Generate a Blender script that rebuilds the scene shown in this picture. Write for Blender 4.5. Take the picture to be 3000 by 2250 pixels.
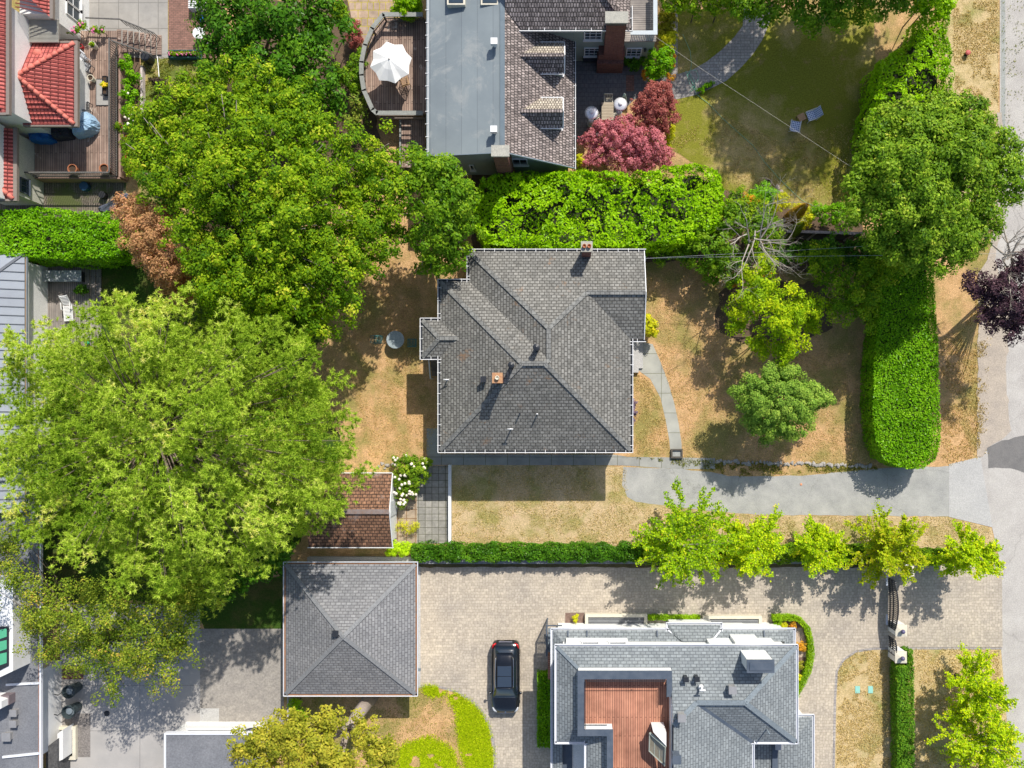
import bpy, math, random
import numpy as np
from mathutils import Vector, Matrix
R = math.radians
for o in list(bpy.data.objects): bpy.data.objects.remove(o)
scene = bpy.context.scene
col = scene.collection
rng = np.random.default_rng(7)
random.seed(7)

# ---------------------------------------------------------------- camera, sky, sun, exposure
F, H, NX, NY = 2360.0, 55.0, 1680.0, 1210.0        # focal length in px of the 3000 px photo, flight height, point straight below
cam = bpy.data.cameras.new('camera'); camo = bpy.data.objects.new('camera', cam); col.objects.link(camo)
camo.location = (0, 0, H); camo.rotation_euler = (0, 0, 0)
cam.sensor_width = 36; cam.lens = 36*F/3000
cam.shift_x = -(NX-1500)/3000; cam.shift_y = (NY-1125)/3000
cam.clip_start = 0.5; cam.clip_end = 2000
scene.camera = camo
SDX, SDY = -0.42, -0.886                             # shadow offset per metre of height
EL = math.atan(1/math.hypot(SDX, SDY))
world = bpy.data.worlds.new('World'); scene.world = world; world.use_nodes = True
wn = world.node_tree.nodes; wl = world.node_tree.links
sky = wn.new('ShaderNodeTexSky'); sky.sky_type = 'NISHITA'; sky.sun_disc = False
sky.sun_elevation = EL; sky.sun_rotation = math.atan2(-SDX, -SDY); sky.air_density = 1.0; sky.dust_density = 1.5
wl.new(sky.outputs[0], wn['Background'].inputs[0]); wn['Background'].inputs[1].default_value = 0.135
sun = bpy.data.lights.new('sun', 'SUN'); sun.energy = 4.7; sun.angle = R(0.55); sun.color = (1.0, 0.95, 0.87)
suno = bpy.data.objects.new('sun', sun); col.objects.link(suno)
suno.rotation_euler = Vector((SDX, SDY, -1)).to_track_quat('-Z', 'Y').to_euler(); suno.location = (20, 40, 60)
scene.view_settings.view_transform = 'Standard'; scene.view_settings.look = 'None'
scene.view_settings.exposure = 0.2; scene.view_settings.gamma = 1; scene.view_settings.use_curve_mapping = False
scene.render.engine = 'CYCLES'
scene.cycles.max_bounces = 6; scene.cycles.transparent_max_bounces = 8

# ---------------------------------------------------------------- helpers
def P(x, y, h=0.0):
    s = (H-h)/F
    return Vector(((x-NX)*s, -(y-NY)*s, h))
def L(px, h=0.0): return px*(H-h)/F                 # px length -> metres at height h
WP = {}
def wpos(o): return WP.get(o.name, Vector((0, 0, 0)))
def tag(o, label=None, cat=None, group=None, kind=None):
    if label: o['label'] = label
    if cat: o['category'] = cat
    if group: o['group'] = group
    if kind: o['kind'] = kind
    return o
def thing(name, label, cat, loc, group=None):
    o = bpy.data.objects.new(name, None); col.objects.link(o)
    o.empty_display_size = 0.3
    o.location = loc; WP[o.name] = Vector(loc)
    return tag(o, label, cat, group)
def link(name, me, parent=None, origin=None):
    o = bpy.data.objects.new(name, me); col.objects.link(o)
    if parent is not None:
        o.parent = parent; WP[o.name] = wpos(parent)
    else:
        o.location = origin if origin is not None else (0, 0, 0); WP[o.name] = Vector(o.location)
    return o
class MB:
    def __init__(s): s.v = []; s.f = []; s.uv = []; s.m = []
    def face(s, pts, uv=None, m=0):
        n = len(s.v); s.v += [tuple(p) for p in pts]; s.f.append(list(range(n, n+len(pts))))
        s.uv.append(uv if uv else [(p[0], p[1]) for p in pts]); s.m.append(m); return s
    def box(s, x0, y0, z0, x1, y1, z1, m=0):
        x0, x1 = min(x0, x1), max(x0, x1); y0, y1 = min(y0, y1), max(y0, y1); z0, z1 = min(z0, z1), max(z0, z1)
        A = [(x0,y0,z0),(x1,y0,z0),(x1,y1,z0),(x0,y1,z0),(x0,y0,z1),(x1,y0,z1),(x1,y1,z1),(x0,y1,z1)]
        for q in ((4,5,6,7),(3,2,1,0)): s.face([A[i] for i in q], m=m)
        for q in ((0,1,5,4),(2,3,7,6)): s.face([A[i] for i in q], [(A[i][0], A[i][2]) for i in q], m)
        for q in ((1,2,6,5),(3,0,4,7)): s.face([A[i] for i in q], [(A[i][1], A[i][2]) for i in q], m)
        return s
    def obox(s, c, ax, ay, hx, hy, z0, z1, m=0):     # oriented box: centre, unit axes, half sizes
        c = Vector((c[0], c[1])); ax = Vector(ax); ay = Vector(ay)
        p = [c+ax*sx*hx+ay*sy*hy for sx, sy in ((-1,-1),(1,-1),(1,1),(-1,1))]
        return s.prism([(q.x, q.y) for q in p], z0, z1, m)
    def bar(s, a, b, w, h=None, m=0):                # square bar from a to b
        a = Vector(a); b = Vector(b); h = h or w; d = (b-a)
        if d.length < 1e-6: return s
        d.normalize(); up = Vector((0,0,1)) if abs(d.z) < .95 else Vector((1,0,0))
        r = d.cross(up).normalized(); u = r.cross(d).normalized()
        o = [r*(-w/2)+u*(-h/2), r*(w/2)+u*(-h/2), r*(w/2)+u*(h/2), r*(-w/2)+u*(h/2)]
        p = [a+q for q in o]; q2 = [b+q for q in o]
        for i in range(4):
            j = (i+1) % 4; s.face([p[i], p[j], q2[j], q2[i]], m=m)
        s.face(p[::-1], m=m); s.face(q2, m=m); return s
    def tube(s, pts, rad, n=6, m=0, cap=True):
        pts = [Vector(p) for p in pts]
        rr = rad if isinstance(rad, (list, tuple)) else [rad]*len(pts)
        rings = []; pr = None
        for i, p in enumerate(pts):
            d = (pts[min(i+1, len(pts)-1)]-pts[max(i-1, 0)]).normalized()
            if pr is None: pr = d.orthogonal().normalized()
            else:
                pr = (pr-d*pr.dot(d)); pr = pr.normalized() if pr.length > 1e-5 else d.orthogonal().normalized()
            b = d.cross(pr); ring = []
            for k in range(n):
                a = 2*math.pi*k/n; ring.append(tuple(p+(pr*math.cos(a)+b*math.sin(a))*rr[i]))
            rings.append(ring)
        base = len(s.v)
        for r_ in rings: s.v += r_
        for i in range(len(rings)-1):
            for k in range(n):
                k2 = (k+1) % n
                s.f.append([base+i*n+k, base+i*n+k2, base+(i+1)*n+k2, base+(i+1)*n+k]); s.uv.append([(0,0)]*4); s.m.append(m)
        if cap:
            s.f.append([base+k for k in range(n)][::-1]); s.uv.append([(0,0)]*n); s.m.append(m)
            s.f.append([base+(len(rings)-1)*n+k for k in range(n)]); s.uv.append([(0,0)]*n); s.m.append(m)
        return s
    def lathe(s, c, prof, n=20, m=0, a0=0):          # prof: (r, z) list, bottom to top
        base = len(s.v)
        for r_, z in prof:
            for k in range(n):
                a = a0+2*math.pi*k/n; s.v.append((c[0]+r_*math.cos(a), c[1]+r_*math.sin(a), c[2]+z))
        for i in range(len(prof)-1):
            for k in range(n):
                k2 = (k+1) % n; s.f.append([base+i*n+k, base+i*n+k2, base+(i+1)*n+k2, base+(i+1)*n+k]); s.uv.append([(0,0)]*4); s.m.append(m)
        for i, rev in ((0, True), (len(prof)-1, False)):
            if prof[i][0] > 1e-4:
                q = [base+i*n+k for k in range(n)]; s.f.append(q[::-1] if rev else q); s.uv.append([(0,0)]*n); s.m.append(m)
        return s
    def prism(s, poly, z0, z1, m=0, bottom=True):    # poly: xy world list
        ar = sum(poly[i][0]*poly[(i+1)%len(poly)][1]-poly[(i+1)%len(poly)][0]*poly[i][1] for i in range(len(poly)))
        if ar < 0: poly = poly[::-1]
        s.face([(x, y, z1) for x, y in poly], m=m)
        if bottom: s.face([(x, y, z0) for x, y in poly][::-1], m=m)
        t = 0
        for i in range(len(poly)):
            a = poly[i]; b = poly[(i+1) % len(poly)]; d = math.hypot(b[0]-a[0], b[1]-a[1])
            s.face([(a[0],a[1],z0),(b[0],b[1],z0),(b[0],b[1],z1),(a[0],a[1],z1)], [(t,z0),(t+d,z0),(t+d,z1),(t,z1)], m); t += d
        return s
    def build(s, name, mats, parent=None, origin=None, smooth=False, bevel=0):
        if not isinstance(mats, (list, tuple)): mats = [mats]
        if parent is not None: off = wpos(parent)
        else:
            if origin is None:
                xs = [p[0] for p in s.v]; ys = [p[1] for p in s.v]; zs = [p[2] for p in s.v]
                origin = Vector(((min(xs)+max(xs))/2, (min(ys)+max(ys))/2, min(zs)))
            off = Vector(origin)
        me = bpy.data.meshes.new(name)
        me.from_pydata([(p[0]-off.x, p[1]-off.y, p[2]-off.z) for p in s.v], [], s.f)
        ul = me.uv_layers.new(name='UVMap')
        flat = [c for u in s.uv for q in u for c in (q[0], q[1])]
        if len(flat) == 2*len(me.loops): ul.data.foreach_set('uv', flat)
        for m_ in mats: me.materials.append(m_)
        me.polygons.foreach_set('material_index', s.m)
        if smooth: me.polygons.foreach_set('use_smooth', [True]*len(me.polygons))
        me.update()
        o = link(name, me, parent, off)
        if bevel:
            b = o.modifiers.new('bevel', 'BEVEL'); b.width = bevel; b.segments = 2; b.limit_method = 'ANGLE'
        return o
def copy_tree(o, loc=None, parent=None, rz=None):
    c = o.copy(); col.objects.link(c)
    if parent is not None: c.parent = parent
    if loc is not None: c.location = loc
    if rz is not None: c.rotation_euler = (0, 0, rz)
    for ch in list(o.children): copy_tree(ch, None, c)
    return c
def inset(poly, d):                                   # xy world polygon, moved inward
    n = len(poly); ar = sum(poly[i][0]*poly[(i+1)%n][1]-poly[(i+1)%n][0]*poly[i][1] for i in range(n))
    sg = 1 if ar > 0 else -1; out = []
    for i in range(n):
        a, b, c = Vector(poly[i-1]), Vector(poly[i]), Vector(poly[(i+1) % n])
        d1 = (b-a).normalized(); d2 = (c-b).normalized()
        n1 = Vector((-d1.y, d1.x))*sg; n2 = Vector((-d2.y, d2.x))*sg
        k = 1+n1.dot(n2)
        q = b+(n1+n2)*(d/max(k, .2)); out.append((q.x, q.y))
    return out
def XY(pts, h=0): return [tuple(P(x, y, h)[:2]) for x, y in pts]

# ---------------------------------------------------------------- materials
MATS = {}
def newmat(name):
    m = bpy.data.materials.new(name); m.use_nodes = True; nt = m.node_tree
    b = nt.nodes['Principled BSDF']; return m, nt, b
def nd(nt, t, **kw):
    n = nt.nodes.new(t)
    for k, v in kw.items():
        if k in n.inputs.keys(): n.inputs[k].default_value = v
        else: setattr(n, k, v)
    return n
def ramp(nt, fac, stops):
    r = nt.nodes.new('ShaderNodeValToRGB'); e = r.color_ramp.elements
    while len(e) < len(stops): e.new(0.5)
    for i, (p, c) in enumerate(stops): e[i].position = p; e[i].color = (*c, 1)
    nt.links.new(fac, r.inputs[0]); return r.outputs[0]
def mix(nt, fac, a, b, mode='MIX'):
    m = nt.nodes.new('ShaderNodeMix'); m.data_type = 'RGBA'; m.blend_type = mode
    for s_, v in ((0, fac), (6, a), (7, b)):
        if isinstance(v, (int, float)): m.inputs[s_].default_value = v
        elif isinstance(v, tuple): m.inputs[s_].default_value = (*v, 1)
        else: nt.links.new(v, m.inputs[s_])
    return m.outputs[2]
def noise(nt, scale, detail=4, rough=.6, vec=None, dist=0):
    n = nd(nt, 'ShaderNodeTexNoise'); n.inputs['Scale'].default_value = scale; n.inputs['Detail'].default_value = detail
    n.inputs['Roughness'].default_value = rough; n.inputs['Distortion'].default_value = dist
    if vec is None:
        g = nd(nt, 'ShaderNodeNewGeometry'); vec = g.outputs['Position']
    nt.links.new(vec, n.inputs['Vector']); return n.outputs['Fac']
def bump(nt, b, h, st=.5, d=.02):
    n = nd(nt, 'ShaderNodeBump'); n.inputs['Strength'].default_value = st; n.inputs['Distance'].default_value = d
    nt.links.new(h, n.inputs['Height']); nt.links.new(n.outputs[0], b.inputs['Normal'])
def M(name, c1, c2=None, scale=3, rough=.7, metal=0, bp=0, fine=0, spec=.4):
    if name in MATS: return MATS[name]
    m, nt, b = newmat(name); b.inputs['Roughness'].default_value = rough; b.inputs['Metallic'].default_value = metal
    b.inputs['Specular IOR Level'].default_value = spec
    c2 = c2 or tuple(x*.82 for x in c1)
    n1 = noise(nt, scale, 5, .65)
    c = ramp(nt, n1, [(.3, c1), (.7, c2)])
    if fine:
        n2 = noise(nt, fine, 3, .7); g = ramp(nt, n2, [(.3, (.7,.7,.7)), (.7, (1.25,1.25,1.25))])
        c = mix(nt, .8, c, g, 'MULTIPLY')
    nt.links.new(c, b.inputs['Base Color'])
    if bp: bump(nt, b, noise(nt, fine or scale*6, 3), bp)
    MATS[name] = m; return m
def brickmat(name, c1, c2, mortar, w, h, ms=.012, rough=.85, off=.5, bp=.6, bias=0, squash=1, sf=2, stain=None, grit=.25, uv=True, stain_t=.6, stain_s=.5):
    if name in MATS: return MATS[name]
    m, nt, b = newmat(name); b.inputs['Roughness'].default_value = rough; b.inputs['Specular IOR Level'].default_value = .25
    tc = nd(nt, 'ShaderNodeUVMap') if uv else nd(nt, 'ShaderNodeNewGeometry')
    vec = tc.outputs[0]
    br = nd(nt, 'ShaderNodeTexBrick'); br.offset = off; br.squash = squash; br.squash_frequency = sf
    br.inputs['Scale'].default_value = 1; br.inputs['Color1'].default_value = (*c1, 1); br.inputs['Color2'].default_value = (*c2, 1)
    br.inputs['Mortar'].default_value = (*mortar, 1); br.inputs['Mortar Size'].default_value = ms; br.inputs['Mortar Smooth'].default_value = .3
    br.inputs['Brick Width'].default_value = w; br.inputs['Row Height'].default_value = h; br.inputs['Bias'].default_value = bias
    nt.links.new(vec, br.inputs['Vector'])
    c = br.outputs['Color']
    n2 = noise(nt, 1/max(w, .05)*1.3, 3, .8)
    c = mix(nt, 1.0, c, ramp(nt, n2, [(.25, (1-grit*1.6,)*3), (.75, (1+grit,)*3)]), 'MULTIPLY')
    n3 = noise(nt, .45, 5, .6)
    c = mix(nt, 1.0, c, ramp(nt, n3, [(.3, (.86,.87,.88)), (.7, (1.1,1.09,1.07))]), 'MULTIPLY')
    if stain:
        n4 = noise(nt, stain_s, 6, .75, dist=.4); f = ramp(nt, n4, [(stain_t, (0,0,0)), (stain_t+.1, (1,1,1))])
        c = mix(nt, f, c, stain)
    nt.links.new(c, b.inputs['Base Color'])
    bump(nt, b, br.outputs['Fac'], -bp if False else bp, -.015)
    MATS[name] = m; return m
LEAFG = 1.35
def leafmat(name, stops, trans=.3, rough=.55):
    if name in MATS: return MATS[name]
    m, nt, b = newmat(name); b.inputs['Roughness'].default_value = rough; b.inputs['Specular IOR Level'].default_value = .1
    at = nd(nt, 'ShaderNodeAttribute'); at.attribute_name = 'tint'
    c = ramp(nt, at.outputs['Fac'], [(p, (min(.9, q[0]*LEAFG), min(.9, q[1]*LEAFG*1.04), q[2]*LEAFG*(.55 if q[1] > q[0] else .85))) for p, q in stops])
    nt.links.new(c, b.inputs['Base Color'])
    tr = nd(nt, 'ShaderNodeBsdfTranslucent')
    tc = mix(nt, 1.0, c, (1.25, 1.15, .55), 'MULTIPLY'); nt.links.new(tc, tr.inputs['Color'])
    ms = nd(nt, 'ShaderNodeMixShader'); ms.inputs[0].default_value = trans
    nt.links.new(b.outputs[0], ms.inputs[1]); nt.links.new(tr.outputs[0], ms.inputs[2])
    nt.links.new(ms.outputs[0], nt.nodes['Material Output'].inputs['Surface'])
    MATS[name] = m; return m
def grassmat(name, dry, mid, green, dirt, g_amt=.5, scale=.25, rough=.95):
    m, nt, b = newmat(name); b.inputs['Roughness'].default_value = rough; b.inputs['Specular IOR Level'].default_value = .1
    big = noise(nt, scale, 6, .65, dist=.3); md = noise(nt, 1.6, 6, .75); fine = noise(nt, 11, 4, .85); f2 = noise(nt, 30, 2, .9)
    c = ramp(nt, md, [(.36, mid), (.56, dry)])
    g = ramp(nt, big, [(max(0, .62-g_amt*.3), (0,0,0)), (min(1, .78-g_amt*.3), (1,1,1))])
    c = mix(nt, g, c, green)
    d = ramp(nt, noise(nt, .8, 6, .8), [(.56, (0,0,0)), (.72, (.75,.75,.75))]); c = mix(nt, d, c, dirt)
    c = mix(nt, 1.0, c, ramp(nt, fine, [(.3, (.5,.53,.5)), (.7, (1.4,1.38,1.35))]), 'MULTIPLY')
    c = mix(nt, .7, c, ramp(nt, f2, [(.3, (.55,.55,.5)), (.7, (1.4,1.4,1.4))]), 'MULTIPLY')
    nt.links.new(c, b.inputs['Base Color']); bump(nt, b, fine, .8, .05)
    MATS[name] = m; return m

# ---------------------------------------------------------------- foliage
def leaves(name, mat, pos, nrm, size, tint, parent=None, origin=None, aspect=.55, label=None, tri=False, tang=None):
    n = len(pos); pos = np.asarray(pos, float); nrm = np.asarray(nrm, float)
    nrm /= np.linalg.norm(nrm, axis=1, keepdims=True)+1e-9
    if tang is None: t = rng.normal(size=(n, 3))
    else: t = np.asarray(tang, float)
    t = t-nrm*np.sum(t*nrm, 1, keepdims=True); t /= np.linalg.norm(t, axis=1, keepdims=True)+1e-9
    b = np.cross(nrm, t); sz = np.asarray(size).reshape(-1, 1)
    if tri:
        V = np.stack([pos-b*sz*aspect*.5, pos+b*sz*aspect*.5, pos+t*sz], 1); k = 3
    else:
        V = np.stack([pos-t*sz*.5, pos+b*sz*aspect*.5-t*sz*.05, pos+t*sz*.5, pos-b*sz*aspect*.5-t*sz*.05], 1); k = 4
    V = V.reshape(-1, 3)
    off = np.array(wpos(parent)) if parent is not None else np.array(origin if origin is not None else (V[:,0].mean(), V[:,1].mean(), 0.0))
    V = V-off
    me = bpy.data.meshes.new(name)
    me.vertices.add(n*k); me.vertices.foreach_set('co', V.astype(np.float32).ravel())
    me.loops.add(n*k); me.loops.foreach_set('vertex_index', np.arange(n*k, dtype=np.int32))
    me.polygons.add(n); me.polygons.foreach_set('loop_start', np.arange(0, n*k, k, dtype=np.int32))
    me.update(calc_edges=True)
    a = me.attributes.new('tint', 'FLOAT', 'FACE'); a.data.foreach_set('value', np.clip(np.asarray(tint), 0, 1).astype(np.float32))
    me.materials.append(mat)
    return link(name, me, parent, Vector(off))
def sph(n):
    v = rng.normal(size=(n, 3)); return v/np.linalg.norm(v, axis=1, keepdims=True)
def lobe_cloud(lobes, puff=.7, pden=1.0, leaf=.2, lden=1.0, flat=.75, up=.35, low=-.25, irr=.2):
    """lobes: (px, py, r_px, h centre[, flat]); returns leaf positions, normals, sizes, tints"""
    Ps, Ns, S, T = [], [], [], []
    cen = []
    for lb in lobes:
        x, y, r, h = lb[:4]; fl = lb[4] if len(lb) > 4 else flat
        c = np.array(P(x, y, h)); Rr = L(r, h)
        k = max(4, int(pden*5.2*Rr*Rr/(puff*puff)/2))
        d = sph(k*2); d = d[d[:, 2] > low][:k]
        rad = Rr-puff*.45+rng.normal(size=(len(d), 1))*puff*irr*2
        rad = np.where(rng.random((len(d), 1)) < .18, rad*rng.uniform(.55, .9, (len(d), 1)), rad)
        pc = c+d*rad*np.array([1, 1, fl]); cen.append((pc, d))
    pc = np.concatenate([a for a, _ in cen]); pd = np.concatenate([a for _, a in cen])
    for i in range(len(pc)):
        pr = puff*rng.uniform(.6, 1.25); m = max(8, int(lden*15*(pr/leaf)**2))
        d = sph(m); d[:, 2] = np.where(d[:, 2] < -.35, -d[:, 2], d[:, 2])
        q = pc[i]+d*pr*(rng.random((m, 1))**.35)*np.array([1, 1, .75])
        nn = d*.8+pd[i]*.5+np.array([0, 0, up])+rng.normal(size=(m, 3))*.45
        Ps.append(q); Ns.append(nn); S.append(leaf*rng.uniform(.6, 1.35, m)); T.append(np.clip(rng.normal(.5, .13)+rng.normal(size=m)*.16, 0, 1))
    for lb in lobes:                                  # leaves inside the crown close the view through it
        x, y, r, h = lb[:4]; fl = lb[4] if len(lb) > 4 else flat
        c = np.array(P(x, y, h)); Rr = L(r, h)*.8; m = int(lden*8*(Rr/leaf)**2)
        d = sph(m); q = c+d*Rr*(rng.random((m, 1))**.5)*np.array([1, 1, fl*.85]); Ps.append(q)
        Ns.append(d*.5+np.array([0, 0, .8])+rng.normal(size=(m, 3))*.5); S.append(leaf*rng.uniform(.9, 1.6, m)); T.append(np.clip(rng.normal(.38, .15, m), 0, 1))
    Ps = np.concatenate(Ps); Ps[:, 2] = np.maximum(Ps[:, 2], .05)
    return Ps, np.concatenate(Ns), np.concatenate(S), np.concatenate(T)
BARK = None
def trunk_mesh(base, tips, r0, parent, hsplit, mat, wob=.3, seed=0, n=7):
    rd = random.Random(seed); mb = MB(); base = Vector(base); top = base+Vector((0, 0, hsplit))
    mb.tube([base, base+(top-base)*.5+Vector((rd.uniform(-1,1)*.05, rd.uniform(-1,1)*.05, 0)), top], [r0*1.25, r0, r0*.8], n)
    for t in tips:
        t = Vector(t); mid = top.lerp(t, .5)+Vector((rd.uniform(-wob, wob), rd.uniform(-wob, wob), rd.uniform(0, wob)))
        mb.tube([top-Vector((0,0,.1)), top.lerp(mid, .5)+Vector((0,0,.1)), mid, t], [r0*.45, r0*.3, r0*.16, r0*.04], 5)
    return mb.build('trunk', mat, parent, smooth=True)
def tree(name, label, cat, base, lobes, mat, h, trunk_r=.2, leaf=.2, puff=.7, pden=1, lden=1, flat=.75, up=.35, aspect=.55, group=None, bark=None, hs=None, low=-.25, irr=.2, twigs=0, seed=1, rough_tip=None):
    """base: px on the ground"""
    b = P(*base); t = thing(name, label, cat, b, group)
    ps, ns, s, tt = lobe_cloud(lobes, puff, pden, leaf, lden, flat, up, low, irr)
    leaves('crown', mat, ps, ns, s, tt, t, aspect=aspect)
    tips = []
    rd = random.Random(seed)
    for lb in lobes:
        c = P(lb[0], lb[1], lb[3]); tips.append(c)
        rr = L(lb[2], lb[3])
        for k in range(twigs):
            a = rd.uniform(0, 6.28); e = rd.uniform(.0, 1.2)
            tips.append(c+Vector((math.cos(a)*math.cos(e)*rr*1.0, math.sin(a)*math.cos(e)*rr*1.0, math.sin(e)*rr*flat*1.02)))
    trunk_mesh(b, tips, trunk_r, t, hs or h*.4, bark or BARKM, seed=seed)
    return t
def shrub(name, label, lobes, mat, leaf=.12, puff=.25, pden=1.1, lden=1, flat=.8, aspect=.6, group=None, cat='shrub', up=.35, extra=None):
    c = P(lobes[0][0], lobes[0][1], 0)
    t = thing(name, label, cat, c, group)
    ps, ns, s, tt = lobe_cloud(lobes, puff, pden, leaf, lden, flat, up, -.6)
    leaves('foliage', mat, ps, ns, s, tt, t, aspect=aspect)
    mb = MB()
    for lb in lobes:
        q = P(lb[0], lb[1], lb[3]); g = Vector((q.x, q.y, 0))
        mb.tube([g, q], [.05, .02], 5)
    mb.build('stem', BARKM, t)
    if extra: extra(t)
    return t
def inpoly(poly, n):
    poly = np.array(poly); mn = poly.min(0); mx = poly.max(0); out = []
    tot = 0
    while tot < n:
        q = rng.uniform(mn, mx, (n*2, 2)); c = np.zeros(len(q), bool); j = len(poly)-1
        for i in range(len(poly)):
            xi, yi = poly[i]; xj, yj = poly[j]
            c ^= ((yi > q[:, 1]) != (yj > q[:, 1])) & (q[:, 0] < (xj-xi)*(q[:, 1]-yi)/(yj-yi+1e-12)+xi); j = i
        q = q[c]; out.append(q); tot += len(q)
    return np.concatenate(out)[:n]
_lat = rng.random((64, 64))
def vnoise(x, y, s):
    x = x/s; y = y/s; xi = np.floor(x).astype(int); yi = np.floor(y).astype(int); fx = x-xi; fy = y-yi
    fx = fx*fx*(3-2*fx); fy = fy*fy*(3-2*fy); g = lambda a, b: _lat[a % 64, b % 64]
    return (g(xi, yi)*(1-fx)+g(xi+1, yi)*fx)*(1-fy)+(g(xi, yi+1)*(1-fx)+g(xi+1, yi+1)*fx)*fy
def auto_lobes(outline, ctr, sc, hmax, drop, spacing, r0, r1, seed, jit=.5, ex=1.5):
    rd = np.random.default_rng(seed); mn = np.min(outline, 0); mx = np.max(outline, 0); pts = []
    def inside(p):
        c = False; j = len(outline)-1
        for i in range(len(outline)):
            xi, yi = outline[i]; xj, yj = outline[j]
            if ((yi > p[1]) != (yj > p[1])) and (p[0] < (xj-xi)*(p[1]-yi)/(yj-yi+1e-9)+xi): c = not c
            j = i
        return c
    for _ in range(6000):
        p = rd.uniform(mn, mx)
        if inside(p) and all((p[0]-q[0])**2+(p[1]-q[1])**2 > spacing**2 for q in pts): pts.append(p)
    out = []
    for p in pts:
        d = min(1.15, math.hypot(p[0]-ctr[0], p[1]-ctr[1])/sc); out.append((p[0], p[1], rd.uniform(r0, r1), hmax-drop*d**ex+rd.normal()*jit))
    return out
def tufts(name, px, n, mat, h=.09, label=None, edge=0, z=.01, w=.5, cat=None, cut=.38):
    poly = XY(px, 0); q = inpoly(poly, n)
    if edge: q = q+rng.normal(size=q.shape)*edge
    cl = vnoise(q[:, 0], q[:, 1], .9)*.6+vnoise(q[:, 0]+7, q[:, 1]+3, .35)*.4
    q = q[(cl > cut)]; n = len(q); pos = np.concatenate([q, np.full((n, 1), z)], 1)
    tg = sph(n); tg[:, 2] = np.abs(tg[:, 2])*.8+.35; tg /= np.linalg.norm(tg, axis=1, keepdims=True)
    o = leaves(name, mat, pos, np.cross(tg, sph(n)), h*rng.uniform(.5, 1.5, n), rng.normal(.5, .22, n), None, aspect=w, tri=True, tang=tg)
    return tag(o, label, cat, None, 'stuff')
def hedge(name, label, poly_px, h, mat, leaf=.12, den=1.0, amp=.15, ns=.5, holes=0, group=None, cat='hedge', aspect=.55, h0=0.05, base_h=None, edge=.25):
    poly = XY(poly_px, h); A = abs(sum(poly[i][0]*poly[(i+1)%len(poly)][1]-poly[(i+1)%len(poly)][0]*poly[i][1] for i in range(len(poly))))/2
    c = np.mean(poly, 0); t = thing(name, label, cat, (c[0], c[1], 0), group)
    la = leaf*leaf*aspect*.5
    n = int(A*2.6*den/la); q = inpoly(poly, n)
    nz = vnoise(q[:, 0], q[:, 1], ns)*.65+vnoise(q[:, 0]+9, q[:, 1]+5, ns*.42)*.35
    dz = (nz-.5)*2*amp
    z = h+dz-rng.random(n)**2*.28
    gx = (vnoise(q[:, 0]+.08, q[:, 1], ns)-vnoise(q[:, 0]-.08, q[:, 1], ns))*amp*6; gy = (vnoise(q[:, 0], q[:, 1]+.08, ns)-vnoise(q[:, 0], q[:, 1]-.08, ns))*amp*6
    nn = np.stack([-gx, -gy, np.full(n, .8)], 1)+rng.normal(size=(n, 3))*.4
    keep = np.ones(n, bool)
    if holes:
        hn = vnoise(q[:, 0]+31, q[:, 1]+17, ns*.8)*.6+vnoise(q[:, 0]+3, q[:, 1]+47, ns*.37)*.4
        hole = hn < holes; z = np.where(hole, z-rng.uniform(.5, 1.2, n), z); keep = ~(hole & (rng.random(n) < .6))
    pos = np.concatenate([q, z[:, None]], 1)[keep]; nn = nn[keep]
    sp, sn = [], []
    for i in range(len(poly)):
        a = np.array(poly[i]); b = np.array(poly[(i+1) % len(poly)]); d = b-a; ln = np.linalg.norm(d)
        if ln < 1e-3: continue
        m = int(ln*(h-h0)*2.0*den/la*.8); u = rng.random((m, 1)); zz = h0+(h-h0)*rng.random(m)**.8
        nr = np.array([d[1], -d[0]])/ln
        ar = sum(poly[k][0]*poly[(k+1)%len(poly)][1]-poly[(k+1)%len(poly)][0]*poly[k][1] for k in range(len(poly)))
        if ar < 0: nr = -nr
        xy = a+d*u; ww = (vnoise(xy[:, 0]*1.3+zz, xy[:, 1]*1.3-zz, ns)-.5)*amp*1.6
        rnd = np.clip((zz-(h-edge))/edge, 0, 1)**2*edge*.5
        xy = xy+nr*(ww-rnd-rng.random(m)**2*.15)[:, None]
        sp.append(np.concatenate([xy, zz[:, None]], 1)); sn.append(np.concatenate([np.tile(nr, (m, 1)), np.full((m, 1), .35)], 1)+rng.normal(size=(m, 3))*.4)
    pos = np.concatenate([pos]+sp); nn = np.concatenate([nn]+sn); n = len(pos)
    tn = vnoise(pos[:, 0]+50, pos[:, 1], ns*1.5)*.35+.32+rng.normal(size=n)*.15
    leaves('foliage', mat, pos, nn, leaf*rng.uniform(.6, 1.35, n), tn, t, aspect=aspect)
    per = sum(math.hypot(poly[i][0]-poly[i-1][0], poly[i][1]-poly[i-1][1]) for i in range(len(poly))); ins = inset([tuple(p) for p in poly], min(.35, A/per*.6))
    mb = MB(); mb.prism(ins, h0, max(h0+.1, h-amp-(1.1 if holes else .35))); mb.build('woody_core', M('hedge_core', (.02,.03,.012), (.035,.03,.018), 4, .95, bp=.5), t)
    return t
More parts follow.
